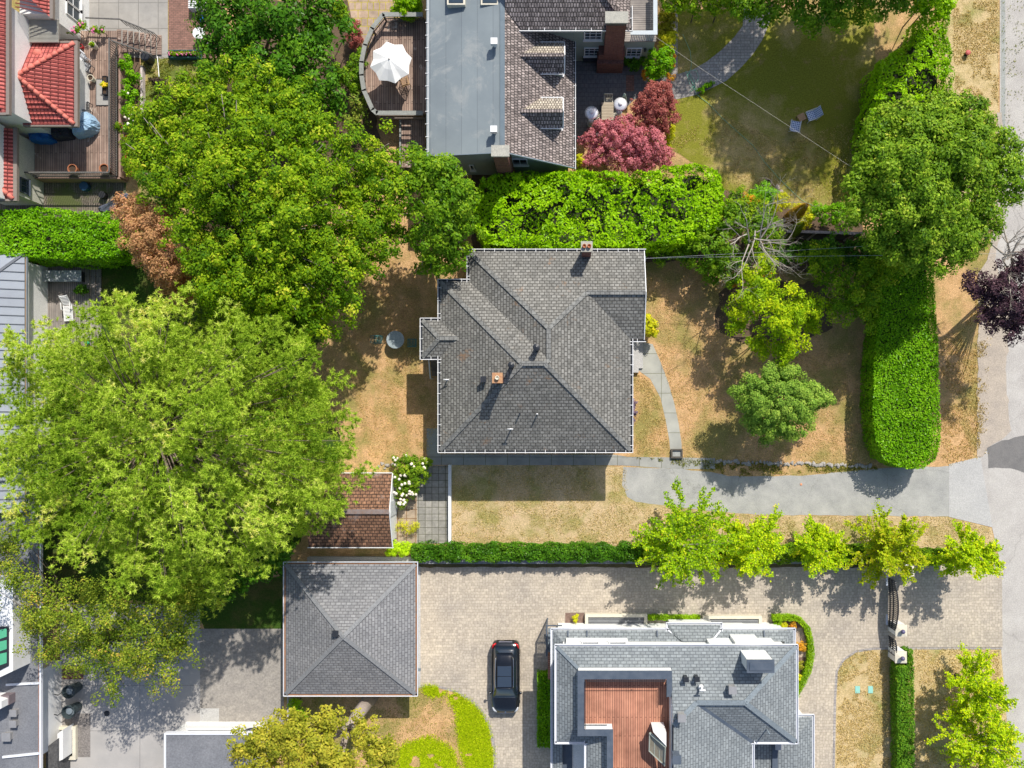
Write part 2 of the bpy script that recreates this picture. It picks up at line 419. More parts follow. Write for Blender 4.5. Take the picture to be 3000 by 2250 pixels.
# ---------------------------------------------------------------- palette
def cracked(m, dark=.45, sc=.35, amt=.8):
    nt = m.node_tree; b = nt.nodes['Principled BSDF']; src = b.inputs['Base Color'].links[0].from_socket
    g = nd(nt, 'ShaderNodeNewGeometry'); vm = nd(nt, 'ShaderNodeVectorMath'); vm.operation = 'ADD'; n = nd(nt, 'ShaderNodeTexNoise'); n.inputs['Scale'].default_value = 1.3; n.inputs['Detail'].default_value = 4
    nt.links.new(g.outputs['Position'], n.inputs['Vector']); nt.links.new(g.outputs['Position'], vm.inputs[0]); nt.links.new(n.outputs['Color'], vm.inputs[1])
    v = nd(nt, 'ShaderNodeTexVoronoi'); v.feature = 'DISTANCE_TO_EDGE'; v.inputs['Scale'].default_value = sc; nt.links.new(vm.outputs[0], v.inputs['Vector'])
    f = ramp(nt, v.outputs['Distance'], [(.0, (amt,)*3), (.007, (0,)*3)]); c = mix(nt, f, src, (.12,.115,.1))
    st = ramp(nt, noise(nt, .55, 7, .7, dist=.6), [(.52, (0,)*3), (.75, (.55,)*3)]); c = mix(nt, st, c, (dark, dark*.97, dark*.9))
    s2 = ramp(nt, noise(nt, 2.4, 4, .8), [(.62, (0,)*3), (.72, (.4,)*3)]); c = mix(nt, s2, c, (.2,.19,.17)); nt.links.new(c, b.inputs['Base Color']); return m
def cobbles(name, c1, c2, mortar, a=.3, b=.2, stain=(.3,.27,.23)):
    m, nt, bs = newmat(name); bs.inputs['Roughness'].default_value = .9; bs.inputs['Specular IOR Level'].default_value = .2
    g = nd(nt, 'ShaderNodeNewGeometry'); vm = nd(nt, 'ShaderNodeVectorMath'); vm.operation = 'ADD'; nt.links.new(g.outputs['Position'], vm.inputs[0]); vm.inputs[1].default_value = (100, 100, .37)
    outs = []; fs = []
    for rot, (w, h) in ((0, (a, b)), (1, (a*.8, b)), (0, (b*1.05, b))):
        mp = nd(nt, 'ShaderNodeMapping'); mp.inputs['Rotation'].default_value = (0, 0, math.pi/2*rot); nt.links.new(vm.outputs[0], mp.inputs['Vector'])
        br = nd(nt, 'ShaderNodeTexBrick'); br.offset = .5; nt.links.new(mp.outputs[0], br.inputs['Vector'])
        for k_, v_ in (('Scale', 1), ('Color1', (*c1, 1)), ('Color2', (*c2, 1)), ('Mortar', (*mortar, 1)), ('Mortar Size', .011), ('Mortar Smooth', .6), ('Brick Width', w), ('Row Height', h)): br.inputs[k_].default_value = v_
        outs.append(br.outputs['Color']); fs.append(br.outputs['Fac'])
    def cell(s_, th):
        sn = nd(nt, 'ShaderNodeVectorMath'); sn.operation = 'SNAP'; nt.links.new(vm.outputs[0], sn.inputs[0]); sn.inputs[1].default_value = (s_, s_, 50)
        wn_ = nd(nt, 'ShaderNodeTexWhiteNoise'); nt.links.new(sn.outputs[0], wn_.inputs['Vector']); return ramp(nt, wn_.outputs['Value'], [(th, (0,0,0)), (th+.001, (1,1,1))])
    c = mix(nt, cell(b*3, .45), outs[0], outs[1]); c = mix(nt, cell(b*2, .6), c, outs[2])
    c = mix(nt, 1.0, c, ramp(nt, noise(nt, 5, 3, .8), [(.3, (.8,.8,.79)), (.7, (1.18,1.17,1.16))]), 'MULTIPLY')
    c = mix(nt, 1.0, c, ramp(nt, noise(nt, .35, 6, .6), [(.3, (.84,.84,.85)), (.7, (1.1,1.08,1.03))]), 'MULTIPLY')
    c = mix(nt, ramp(nt, noise(nt, .9, 7, .75), [(.55, (0,0,0)), (.78, (.6,.6,.6))]), c, stain)
    nt.links.new(c, bs.inputs['Base Color']); bump(nt, bs, fs[0], .3, -.01); MATS[name] = m; return m
BARKM = M('bark', (.16,.12,.085), (.09,.07,.05), 6, .9, bp=.5)
WHITE = M('white_paint', (.78,.78,.77), (.7,.7,.69), 2, .55)
WHITEM = M('white_metal', (.74,.76,.8), (.66,.68,.73), 2, .4)
STUCCO = M('white_stucco', (.8,.8,.78), (.72,.72,.7), 1.5, .9, bp=.15, fine=25)
CREAM = M('cream_stone', (.66,.61,.48), (.56,.52,.42), 3, .8)
DARK = M('dark_metal', (.02,.023,.028), (.03,.033,.04), 4, .4)
DGREY = M('charcoal_flashing', (.06,.08,.11), (.1,.12,.15), 2, .5)
GREYM = M('grey_metal', (.22,.26,.29), (.16,.2,.23), 1.2, .45)
GLASS = M('dark_glass', (.015,.03,.045), (.03,.05,.07), 1, .08, spec=.9)
BLACKP = M('black_plastic', (.018,.02,.022), (.03,.03,.033), 3, .5)
TERRA = M('terracotta', (.42,.16,.07), (.33,.12,.06), 5, .8)
SOILC = M('potting_soil', (.05,.033,.022), (.08,.05,.03), 8, .95)
WOODG = M('weathered_wood', (.22,.18,.15), (.14,.11,.09), 3, .85, fine=14)
WOODW = M('brown_wood', (.3,.17,.09), (.2,.11,.06), 4, .75)
BRICK = brickmat('red_brick', (.23,.085,.06), (.16,.06,.045), (.16,.12,.11), .22, .075, .01, bp=.5)
CHIMC = M('chimney_cap', (.45,.43,.36), (.33,.32,.28), 4, .9, fine=18)
SIDING = brickmat('grey_green_siding', (.33,.38,.34), (.31,.36,.32), (.2,.24,.21), 9, .16, .012, bp=.4, grit=.05)
SH_MAIN = brickmat('grey_shingles', (.275,.268,.245), (.18,.176,.16), (.095,.09,.082), .3, .21, .03, bp=.7, grit=.26, stain=(.24,.15,.09), stain_t=.61, stain_s=.8)
SH_CLEAN = brickmat('clean_grey_shingles', (.27,.295,.305), (.2,.22,.23), (.125,.14,.15), .34, .19, .024, bp=.7, grit=.16)
SH_GAR = brickmat('mauve_grey_shingles', (.28,.28,.285), (.215,.215,.222), (.135,.135,.14), .34, .19, .024, bp=.7, grit=.18, stain=(.36,.16,.06), stain_t=.74)
SH_CEDAR = brickmat('cedar_shakes', (.5,.42,.39), (.2,.165,.155), (.08,.07,.066), .17, .26, .03, bp=1, grit=.5)
SH_CEDAR_LIT = brickmat('sunlit_cedar_shakes', (.62,.55,.44), (.36,.31,.25), (.13,.11,.09), .17, .26, .03, bp=.8, grit=.4)  # lighter cedar shakes, sunlight on the dormers' north slopes put into the colour
SH_MOSS = brickmat('moss_brown_shingles', (.32,.17,.1), (.215,.115,.07), (.085,.05,.035), .3, .22, .03, bp=.9, grit=.45, stain=(.3,.23,.2), stain_t=.6)
TILE = brickmat('red_roof_tiles', (.6,.17,.145), (.46,.11,.095), (.2,.045,.04), .24, .42, .035, off=0, bp=1.0, grit=.25, stain=(.55,.4,.36), stain_t=.69, stain_s=1.6)
TILECAP = M('red_cap_tiles', (.66,.2,.15), (.52,.14,.11), 2, .8, fine=9)
METALF = brickmat('grey_membrane', (.215,.25,.265), (.2,.232,.248), (.15,.175,.19), 30, .98, .02, bp=.1, grit=.08, rough=.55, stain=(.27,.29,.29), stain_t=.52, stain_s=.35)
FLATD = M('dark_flat_roof', (.14,.145,.16), (.22,.225,.24), .5, .8, fine=9)
SEAM = M('standing_seam', (.33,.36,.4), (.27,.29,.33), .7, .4)
PAVER = cobbles('beige_pavers', (.53,.47,.39), (.42,.37,.31), (.27,.235,.18))
PAVERG = brickmat('grey_pavers', (.42,.39,.36), (.33,.3,.28), (.2,.18,.17), .3, .2, .014, uv=False, squash=.7, sf=2, grit=.16)
PATIOT = brickmat('square_slabs', (.36,.34,.3), (.27,.26,.23), (.09,.09,.05), .46, .46, .018, uv=False, off=0, grit=.2, stain=(.4,.25,.13), stain_t=.68)
PATIOD = brickmat('grey_patio_stone', (.2,.19,.19), (.17,.165,.17), (.1,.1,.1), .3, .3, .012, uv=False, grit=.15)
BRICKP = brickmat('brick_paving', (.32,.17,.13), (.24,.13,.1), (.14,.1,.08), .3, .12, .012, uv=False, grit=.2)
CONC = M('pale_concrete', (.46,.45,.43), (.39,.385,.37), .6, .85, fine=14, bp=.1)
CONCG = M('grey_concrete', (.36,.37,.34), (.28,.29,.27), 1.1, .9, fine=16, bp=.1)
ASPH = M('worn_asphalt', (.42,.415,.385), (.3,.3,.285), .9, .95, fine=20, bp=.25, spec=.15)
ROADM = M('road_surface', (.5,.475,.435), (.38,.355,.33), .45, .95, fine=15, bp=.25, spec=.15)
cracked(ASPH, .47, .22, .3); cracked(ROADM, .57, .12, .25)
AGG = M('exposed_aggregate', (.36,.33,.29), (.25,.23,.21), 2, .95, fine=7, bp=.5)
GRAVEL = M('pebbles', (.3,.27,.25), (.12,.11,.1), 9, .95, fine=12, bp=.9)
SOIL = M('garden_soil', (.1,.065,.04), (.16,.11,.07), 1.5, 1, fine=12, bp=.6)
BLUE = M('blue_tarp', (.01,.13,.4), (.01,.1,.32), 3, .5)
LBLUE = M('pale_blue_cover', (.3,.45,.6), (.24,.38,.52), 3, .6)
TEAL = M('teal_metal', (.05,.17,.16), (.04,.13,.13), 4, .5)
def deckmat(name, c1, c2, gap, w=.14, st=None):
    m = brickmat(name, c1, c2, gap, 3.1, w, .016, off=.37, bp=.5, grit=.3, stain=st, stain_t=.6, stain_s=1.5)
    return m
DECKW = deckmat('weathered_deck', (.4,.29,.23), (.28,.19,.15), (.08,.055,.045), .15, (.62,.53,.45))
DECKR = deckmat('red_cedar_deck', (.5,.24,.155), (.41,.185,.12), (.12,.05,.035), .14)
DECKG = deckmat('grey_deck', (.34,.3,.27), (.27,.24,.22), (.09,.08,.08), .14)

# ---------------------------------------------------------------- ground and paving (setting)
def sheet(name, px, z, mat, kind='structure', label=None, cat=None):
    mb = MB(); poly = XY(px, 0); mb.face([(x, y, z) for x, y in poly] if sum(poly[i][0]*poly[(i+1)%len(poly)][1]-poly[(i+1)%len(poly)][0]*poly[i][1] for i in range(len(poly))) > 0 else [(x, y, z) for x, y in poly][::-1])
    o = mb.build(name, mat); return tag(o, label, cat, None, kind)
def wob(px, amp, n=6, seed=1):
    """subdivide the outline and shake it: edges of lawns are never straight"""
    r_ = random.Random(seed); out = []
    for i in range(len(px)):
        a = px[i]; b = px[(i+1) % len(px)]; d = math.hypot(b[0]-a[0], b[1]-a[1]); k = max(1, int(d/18))
        for j in range(k):
            t = j/k; out.append((a[0]+(b[0]-a[0])*t+(r_.uniform(-amp, amp) if j else 0), a[1]+(b[1]-a[1])*t+(r_.uniform(-amp, amp) if j else 0)))
    return out
DRY = grassmat('dry_lawn', (.64,.4,.21), (.44,.27,.125), (.31,.26,.09), (.27,.17,.1), .55, .3)
STRAW = grassmat('straw_lawn', (.6,.45,.27), (.46,.35,.18), (.34,.3,.11), (.5,.33,.22), .5, .45)
DRY2 = grassmat('dry_speckled_lawn', (.6,.46,.26), (.45,.34,.16), (.27,.27,.08), (.5,.32,.18), .3, .3)
LNE = grassmat('half_green_lawn', (.48,.36,.17), (.36,.29,.1), (.22,.22,.03), (.38,.24,.13), .85, .2)
LNW = grassmat('patchy_green_lawn', (.42,.32,.15), (.3,.26,.09), (.15,.19,.04), (.36,.26,.14), .8, .35)
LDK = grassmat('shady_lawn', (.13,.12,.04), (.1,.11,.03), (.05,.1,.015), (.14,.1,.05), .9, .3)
LIME = grassmat('lime_grass', (.42,.5,.03), (.33,.43,.02), (.25,.36,.03), (.38,.36,.1), .4, .5)
g = MB(); g.face([(-150,-150,0),(150,-150,0),(150,150,0),(-150,150,0)]); tag(g.build('ground', DRY), kind='structure')
sheet('lawn', wob([(1955,30),(2560,20),(2570,400),(2570,620),(2300,640),(2120,600),(2100,520),(1955,430)], 3), .004, LNE)
sheet('lawn', wob([(412,170),(640,170),(700,400),(500,640),(412,600)], 2, seed=2), .004, LNW)
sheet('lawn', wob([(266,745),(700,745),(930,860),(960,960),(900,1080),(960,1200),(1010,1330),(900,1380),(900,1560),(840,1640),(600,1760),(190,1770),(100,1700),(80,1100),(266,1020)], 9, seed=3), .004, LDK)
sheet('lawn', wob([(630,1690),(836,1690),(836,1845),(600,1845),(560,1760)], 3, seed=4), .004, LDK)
sheet('lawn', wob([(1318,1362),(1835,1366),(1822,1400),(1838,1458),(1953,1483),(2116,1503),(2400,1512),(2780,1515),(2905,1547),(2925,1648),(1318,1650)], 2, seed=31), .004, STRAW)
sheet('lawn', [(2440,1895),(2630,1895),(2630,2300),(2440,2300)], .004, DRY2)
sheet('verge', [(2672,1893),(2945,1893),(2970,2300),(2672,2300)], .004, DRY2)
sheet('verge', [(2770,-60),(2925,-60),(2925,330),(2932,640),(2770,640)], .004, DRY2)
sheet('lawn', [(830,2010),(1216,2013),(1283,2015),(1337,2030),(1381,2059),(1410,2089),(1431,2131),(1444,2192),(1444,2300),(830,2300)], .004, DRY)
LIMEP = [[(1330,2030),(1381,2062),(1408,2092),(1428,2133),(1440,2192),(1440,2262),(1372,2262),(1352,2200),(1345,2150),(1340,2080),(1315,2048)], [(1190,2180),(1260,2160),(1320,2190),(1345,2262),(1140,2280),(1140,2230)], [(1238,2014),(1285,2018),(1310,2028),(1262,2034)]]
sheet('garden_bed', wob([(350,160),(410,160),(410,510),(350,510)], 1), .004, SOIL)
sheet('garden_bed', wob([(700,0),(1080,0),(1100,330),(1130,520),(1010,620),(700,420)], 6, seed=8), .008, SOIL)
sheet('garden_bed', wob([(2140,560),(2190,575),(2290,600),(2330,620),(2520,620),(2560,780),(2380,800),(2090,760),(1890,770),(1890,745),(1380,735),(1380,500)], 6, seed=9), .012, SOIL)
sheet('garden_bed', wob([(2105,860),(2150,820),(2420,830),(2440,960),(2330,1010),(2160,1000),(2095,960)], 6, seed=10), .004, SOIL)
sheet('garden_bed', [(1860,1665),(1860,1595),(2600,1598),(2900,1620),(2935,1650),(2900,1690),(2600,1672)], .004, SOIL)
sheet('road', [(2929,-100),(2929,330),(2935,620),(2880,860),(2868,1340),(2905,1540),(2930,1650),(2932,1893),(2965,2300),(3700,2300),(3700,-100)], .008, ROADM)
sheet('gravel_verge', wob([(2866,800),(2905,740),(2960,900),(2948,1100),(2962,1262),(2935,1288),(2892,1312),(2880,1338),(2862,1338)], 4, seed=33), .0165, M('dusty_gravel', (.47,.4,.32), (.36,.31,.26), 1.1, .95, fine=12, bp=.4))
sheet('gravel_verge', wob([(2920,330),(2934,330),(2945,640),(2885,860),(2866,860),(2920,640)], 4, seed=34), .0205, M('dusty_gravel', (.47,.4,.32)))
sheet('gutter_strip', [(2932,-100),(2945,-100),(2945,600),(2934,600)], .012, CONCG)
sheet('road_patch', wob([(2890,1312),(2935,1290),(3050,1268),(3060,1400),(2960,1372),(2895,1372)], 3, seed=13), .012, M('dark_asphalt_patch', (.2,.19,.18), (.15,.145,.14), 1.5, .9, fine=20))
sheet('driveway', wob([(1826,1368),(1982,1373),(2043,1379),(2098,1386),(2134,1395),(2351,1394),(2400,1389),(2570,1373),(2790,1365),(2790,1513),(2400,1510),(2250,1508),(2116,1500),(1953,1481),(1863,1470),(1838,1456),(1822,1420)], 1.6, seed=11), .008, ASPH)
sheet('driveway_apron', [(2780,1360),(2872,1338),(2908,1545),(2780,1514)], .016, CONC)
sheet('driveway', [(1205,1652),(2935,1652),(2937,1895),(2560,1897),(2510,1905),(2475,1930),(2455,1965),(2450,2050),(2445,2300),(1444,2300),(1444,2192),(1431,2131),(1410,2089),(1381,2059),(1337,2030),(1283,2015),(1205,2013)], .012, PAVER)
def ribbon(pts, w, z):
    out = []; V_ = [P(x, y, 0) for x, y in pts]; l_, r_ = [], []
    for i, p in enumerate(V_):
        d = (V_[min(i+1, len(V_)-1)]-V_[max(i-1, 0)]).normalized(); n = Vector((-d.y, d.x, 0))
        l_.append(p+n*w/2); r_.append(p-n*w/2)
    mb = MB()
    for i in range(len(V_)-1): mb.face([(q.x, q.y, z) for q in (r_[i], r_[i+1], l_[i+1], l_[i])])
    return mb
kerb = ribbon([(1210,2012),(1283,2011),(1340,2026),(1385,2055),(1414,2086),(1436,2130),(1449,2192),(1449,2290)], .16, .018)
tag(kerb.build('paver_border', PAVERG), kind='structure')
kerb = ribbon([(2935,1899),(2700,1899),(2560,1900),(2508,1908),(2471,1933),(2451,1967),(2446,2050),(2441,2290)], .16, .018)
tag(kerb.build('paver_border', PAVERG), kind='structure')
mb = MB(); a = P(1205,1660); b_ = P(1232,2012); mb.box(a.x, b_.y, 0, b_.x, a.y, .02); tag(mb.build('concrete_strip', CONC), kind='structure')
sheet('sidewalk', [(1252,1331),(1800,1332),(1840,1338),(2095,1342),(2095,1374),(1980,1374),(1840,1364),(1800,1363),(1252,1362)], .012, brickmat('sidewalk_slabs', (.35,.35,.32), (.3,.3,.28), (.16,.16,.11), 1.5, 3, .02, uv=False, grit=.12, off=0))
sheet('front_path', [(1866,1000),(1912,1008),(1935,1060),(1958,1120),(1975,1180),(1988,1240),(1997,1300),(1997,1340),(1965,1340),(1961,1290),(1950,1230),(1935,1165),(1905,1110),(1866,1082)], .008, brickmat('path_concrete', (.4,.4,.35), (.36,.36,.32), (.2,.2,.13), 3, 1.35, .02, uv=False, grit=.12, off=0))
sheet('side_path', [(1250,1255),(1288,1255),(1288,1331),(1250,1331)], .008, CONCG)
sheet('patio', [(1222,1364),(1313,1364),(1313,1592),(1222,1592)], .008, PATIOT)
sheet('patio', wob([(1150,1500),(1222,1440),(1222,1592),(1150,1592)], 1.5, seed=12), .004, brickmat('tan_slabs', (.42,.33,.24), (.36,.28,.2), (.24,.15,.08), .6, .6, .03, uv=False, off=0, grit=.2, stain=(.4,.27,.15)))
sheet('garden_path', [(1981,291),(2036,279),(2087,257),(2129,236),(2171,198),(2205,160),(2235,114),(2256,63),(2262,20),(2180,20),(2176,76),(2150,110),(2112,148),(2070,181),(2028,205),(1985,217),(1985,20),(1960,20),(1960,236)], .012, PAVERG)
sheet('patio', [(1684,170),(1835,170),(1960,225),(1985,245),(1985,290),(1860,290),(1750,400),(1684,420)], .008, PATIOD)
sheet('brick_edging', [(1834,220),(1858,220),(1858,268),(1834,268)], .016, BRICKP)
sheet('patio', [(200,-30),(492,-30),(492,172),(430,172),(200,150)], .008, brickmat('grey_slabs', (.36,.34,.31), (.33,.31,.28), (.2,.19,.17), 1.35, 1.75, .02, uv=False, off=0, grit=.1))
sheet('patio', [(494,-40),(660,-40),(660,170),(494,170)], .008, BRICKP)
sheet('patio', wob([(1015,-20),(1155,-20),(1155,50),(1100,130),(1070,150),(1030,60)], 2, seed=14), .016, brickmat('flagstones', (.45,.33,.24), (.38,.29,.22), (.42,.34,.05), .7, .55, .03, uv=False, grit=.2, squash=.6))
sheet('patio', [(176,1770),(586,1770),(586,2300),(176,2300)], .008, brickmat('big_slabs', (.42,.4,.38), (.4,.38,.36), (.25,.24,.23), 7.4, 3.1, .02, uv=False, off=.0, grit=.08))
sheet('patio', [(586,1842),(832,1842),(832,2140),(586,2140)], .008, AGG)
sheet('patio', [(586,2075),(642,2075),(642,2134),(586,2134)], .014, CONC)
sheet('pebble_strip', [(183,2090),(265,2090),(265,2218),(183,2218)], .014, GRAVEL)
sheet('pebble_strip', [(183,1950),(245,1950),(245,1990),(183,1990)], .014, M('red_mulch', (.24,.12,.09), (.12,.08,.06), 8, .95, fine=12))
sheet('patio', [(0,520),(370,520),(370,640),(0,640)], .008, brickmat('worn_yard_planks', (.26,.22,.18), (.18,.15,.12), (.08,.07,.05), .16, 2.5, .02, uv=False, grit=.4, stain=(.12,.14,.05), stain_t=.5))
sheet('patio', [(70,745),(140,745),(140,1010),(70,1010)], .008, PATIOD)
sheet('walkway', [(900,1632),(1220,1632),(1220,1652),(900,1652)], .008, CONC)

# ---------------------------------------------------------------- roof tools
def plane(pt, dirn, p, he):                            # z = he + p*((x,y)-pt).dirn
    return (p*dirn[0], p*dirn[1], he-p*(pt[0]*dirn[0]+pt[1]*dirn[1]))
def vplane(x=None, y=None): return ('x', x) if x is not None else ('y', y)
def isect(*pl):
    A, B = [], []
    for q in pl:
        if q[0] == 'x': A.append([1, 0, 0]); B.append(q[1])
        elif q[0] == 'y': A.append([0, 1, 0]); B.append(q[1])
        elif q[0] == 'z': A.append([0, 0, 1]); B.append(q[1])
        else: A.append([q[0], q[1], -1]); B.append(-q[2])
    s_ = np.linalg.solve(np.array(A, float), np.array(B, float)); return Vector(s_)
def rface(mb, pts, m=0, e=(0, 1)):
    pts = [Vector(p) for p in pts]
    u = (pts[e[1]]-pts[e[0]]); u = u.normalized()
    n = Vector((0, 0, 0))
    for i in range(len(pts)): n += pts[i].cross(pts[(i+1) % len(pts)])
    if n.z < 0: pts = pts[::-1]; n = -n
    n.normalize(); v = n.cross(u)
    mb.face(pts, [(p.dot(u), p.dot(v)) for p in pts], m)
def caps(mb, segs, w=.3, t=.06):
    for a, b in segs:
        a = Vector(a); b = Vector(b); up = Vector((0, 0, t*.35)); mb.bar(a+up, b+up, w, t)
def gutter(name, edges, h, parent, mat, dark, hang=.62, w=.11, outw=1, drop=0):
    """edges: world xy pairs, outline counter-clockwise or clockwise; outw flips the side"""
    mb = MB()
    for a, b in edges:
        a = Vector(a); b = Vector(b); d = (b-a); ln = d.length; d.normalize(); n = Vector((d.y, -d.x))*outw
        c = (a+b)/2
        q = c+n*(w+.02); mb.obox(q, d, n, ln/2+w+.03, .02, h-.1, h+.035, 0)
        q = c+n*(w/2-.003); mb.obox(q, d, n, ln/2+w-.01, w/2-.004, h-.1, h-.05, 1)
        if hang:
            k = int(ln/hang)
            for i in range(k):
                q = a+d*(ln*(i+.5)/k)+n*(w/2); mb.obox(q, d, n, .016, w/2+.06, h+.028, h+.05, 0)
    return mb.build(name, [mat, dark], parent)
def walls(name, outline, h0, h1, ins, mat, parent):
    mb = MB(); mb.prism(inset(outline, ins), h0, h1); return mb.build(name, mat, parent)
def soffit(name, outline, h, parent, mat, t=.16):
    mb = MB(); mb.prism(inset(outline, .02), h-t, h-.006); return mb.build(name, mat, parent)
AX = {'S': ((1,0),(0,-1)), 'N': ((1,0),(0,1)), 'E': ((0,1),(1,0)), 'W': ((0,1),(-1,0))}
def window(parent, face, cx, cy, cz, w, h, nx=1, ny=1, fm=None, gm=None, name='window', label=None, sill=True):
    ax, ay = AX[face]; ax = Vector(ax); ay = Vector(ay); c = Vector((cx, cy)); f = MB(); t = .07
    for s_ in (-1, 1): f.obox(c+ax*s_*(w/2-t/2)+ay*.03, ax, ay, t/2, .04, cz-h/2, cz+h/2)
    f.obox(c+ay*.031, ax, ay, w/2-t, .039, cz+h/2-t, cz+h/2); f.obox(c+ay*.031, ax, ay, w/2-t, .039, cz-h/2, cz-h/2+t)
    for i in range(1, nx): f.obox(c+ax*(-w/2+w*i/nx)+ay*.022, ax, ay, .016, .024, cz-h/2+t, cz+h/2-t)
    for i in range(1, ny): f.obox(c+ay*.02, ax, ay, w/2-t, .02, cz-h/2+h*i/ny-.016, cz-h/2+h*i/ny+.016)
    o = f.build(name, fm or WHITE, parent)
    if label: o['label'] = label
    g_ = MB(); g_.obox(c+ay*.0, ax, ay, w/2-t*.5, .012, cz-h/2+t*.5, cz+h/2-t*.5); g_.build('pane', gm or GLASS, o)
    if sill: s2 = MB(); s2.obox(c+ay*.07, ax, ay, w/2+.06, .075, cz-h/2-.06, cz-h/2-.004); s2.build('sill', fm or WHITE, o)
    return o
def winpx(parent, face, wy, x0, x1, y0, y1, **kw):     # on a wall facing S or N at world y = wy
    z0 = H-abs(wy)*F/abs(NY-y0); z1 = H-abs(wy)*F/abs(NY-y1); zt, zb = max(z0, z1), min(z0, z1); zc = (zt+zb)/2
    xa = (x0-NX)*(H-zc)/F; xb = (x1-NX)*(H-zc)/F
    return window(parent, face, (xa+xb)/2, wy, zc, abs(xb-xa), zt-zb, **kw)
def chimney(parent, x, y, htop, h0, w, d, mat=None, cap=None, pots=1, name='chimney', capw=.06, potm=None):
    c = P(x, y, htop); mb = MB(); mb.box(c.x-w/2, c.y-d/2, h0, c.x+w/2, c.y+d/2, htop-.12)
    o = mb.build(name, mat or BRICK, parent)
    k = MB(); k.box(c.x-w/2-capw, c.y-d/2-capw, htop-.118, c.x+w/2+capw, c.y+d/2+capw, htop); k.build('cap', cap or CHIMC, o, bevel=.015)
    for i in range(pots):
        px_ = c.x+(i-(pots-1)/2)*w*.5; p_ = MB(); p_.lathe((px_, c.y, htop), [(.12,0),(.13,.18),(.1,.2),(.08,.1),(.001,.09)], 14); p_.build('flue', potm or TERRA, o, smooth=True)
    return o
def roundvent(parent, x, y, h, base, r=.2, mat=None, name='roof_vent'):
    c = P(x, y, h); mb = MB(); mb.lathe((c.x, c.y, base), [(r*.8,0),(r*.8,h-base-.14),(r,h-base-.12),(r,h-base-.03),(r*.7,h-base),(r*.35,h-base+.02),(.001,h-base+.05)], 18)
    return mb.build(name, mat or DARK, parent, smooth=False)
def boxvent(parent, x, y, h, base, w=.35, mat=None, name='roof_vent'):
    c = P(x, y, h); mb = MB(); mb.box(c.x-w/2, c.y-w/2, base, c.x+w/2, c.y+w/2, h-.08); mb.box(c.x-w/2-.05, c.y-w/2-.05, h-.08, c.x+w/2+.05, c.y+w/2+.05, h)
    return mb.build(name, mat or GREYM, parent, bevel=.02)
def pipe(parent, x, y, h, base, r=.045, mat=None, tee=0):
    c = P(x, y, h); mb = MB(); mb.tube([(c.x, c.y, base), (c.x, c.y, h)], r, 10)
    if tee: mb.tube([(c.x-.18, c.y, h-.02), (c.x+.18, c.y, h-.02)], r*.8, 8)
    mb.tube([(c.x, c.y, base), (c.x, c.y, base+.08)], [r*2.6, r*1.3], 10)
    return mb.build('vent_pipe', mat or WHITE, parent, smooth=True)

# ---------------------------------------------------------------- central house
he = 3.9; pt = .46
C_ = lambda x, y, h=he: Vector(P(x, y, h))
x_w, x_e = C_(1289, 0).x, C_(1848, 0).x; y_n1, y_s = C_(0, 824).y, C_(0, 1320).y
y_n2, x_w2, x_g, y_s2 = C_(0, 736).y, C_(1374, 0).x, C_(1886, 0).x, C_(0, 995).y
Wp_ = plane((x_w, 0), (1, 0), pt, he); Ep = plane((x_e, 0), (-1, 0), pt, he); Np = plane((0, y_n1), (0, -1), pt, he); Sp = plane((0, y_s), (0, 1), pt, he)
N2 = plane((0, y_n2), (0, -1), pt, he); W2 = plane((x_w2, 0), (1, 0), pt, he); S2 = plane((0, y_s2), (0, 1), pt, he)
a = isect(Wp_, Np, Sp); b = isect(Np, Sp, Ep); c = isect(W2, Np, Ep); d = isect(N2, W2, Ep); e = isect(N2, S2, Ep); gt = isect(N2, S2, vplane(x=x_g))
V3 = lambda x, y, z=he: Vector((x, y, z))
ctr = thing('house', 'grey shingled hip roofed bungalow in the middle of the photo, between lawns', 'house', V3((x_w+x_e)/2, (y_n1+y_s)/2, 0))
rm = MB()
rface(rm, [V3(x_w, y_s), V3(x_e, y_s), b, a]); rface(rm, [V3(x_w, y_n1), V3(x_w, y_s), a])
rface(rm, [V3(x_w, y_n1), V3(x_w2, y_n1), c, b, a]); rface(rm, [V3(x_w2, y_n1), V3(x_w2, y_n2), d, c])
rface(rm, [V3(x_w2, y_n2), V3(x_g, y_n2), gt, e, d]); rface(rm, [V3(x_e, y_s2), V3(x_e, y_s), b, c, d, e]); rface(rm, [V3(x_e, y_s2), V3(x_g, y_s2), gt, e])
rf = rm.build('roof', SH_MAIN, ctr)
yp0, yp1, xp = C_(0, 938).y, C_(0, 1047).y, C_(1237, 0).x
PN = plane((0, yp0), (0, -1), pt, he); PS = plane((0, yp1), (0, 1), pt, he); PW = plane((xp, 0), (1, 0), pt, he)
q = isect(PN, PS, PW); r = isect(PN, PS, Wp_)
rp = MB(); rface(rp, [V3(xp, yp0), V3(xp, yp1), q]); rface(rp, [V3(xp, yp0), V3(x_w+.02, yp0), r, q]); rface(rp, [V3(xp, yp1), V3(x_w+.02, yp1), r, q])
rp.build('porch_roof', SH_MAIN, ctr)
cp = MB(); caps(cp, [(V3(x_w, y_s), a), (a, b), (b, V3(x_e, y_s)), (V3(x_w, y_n1), a), (b, c), (c, d), (d, V3(x_w2, y_n2)), (d, e), (e, gt), (q, r), (V3(xp, yp0), q), (V3(xp, yp1), q)], .27, .04)
cp.build('ridge_cap', brickmat('ridge_shingles', (.25,.25,.235), (.19,.19,.18), (.1,.1,.095), .3, .3, .02), ctr)
out = [(x_w, y_s), (x_e, y_s), (x_e, y_s2), (x_g, y_s2), (x_g, y_n2), (x_w2, y_n2), (x_w2, y_n1), (x_w, y_n1), (x_w, yp0), (xp, yp0), (xp, yp1), (x_w, yp1)]
soffit('soffit', out, he, ctr, WHITE)
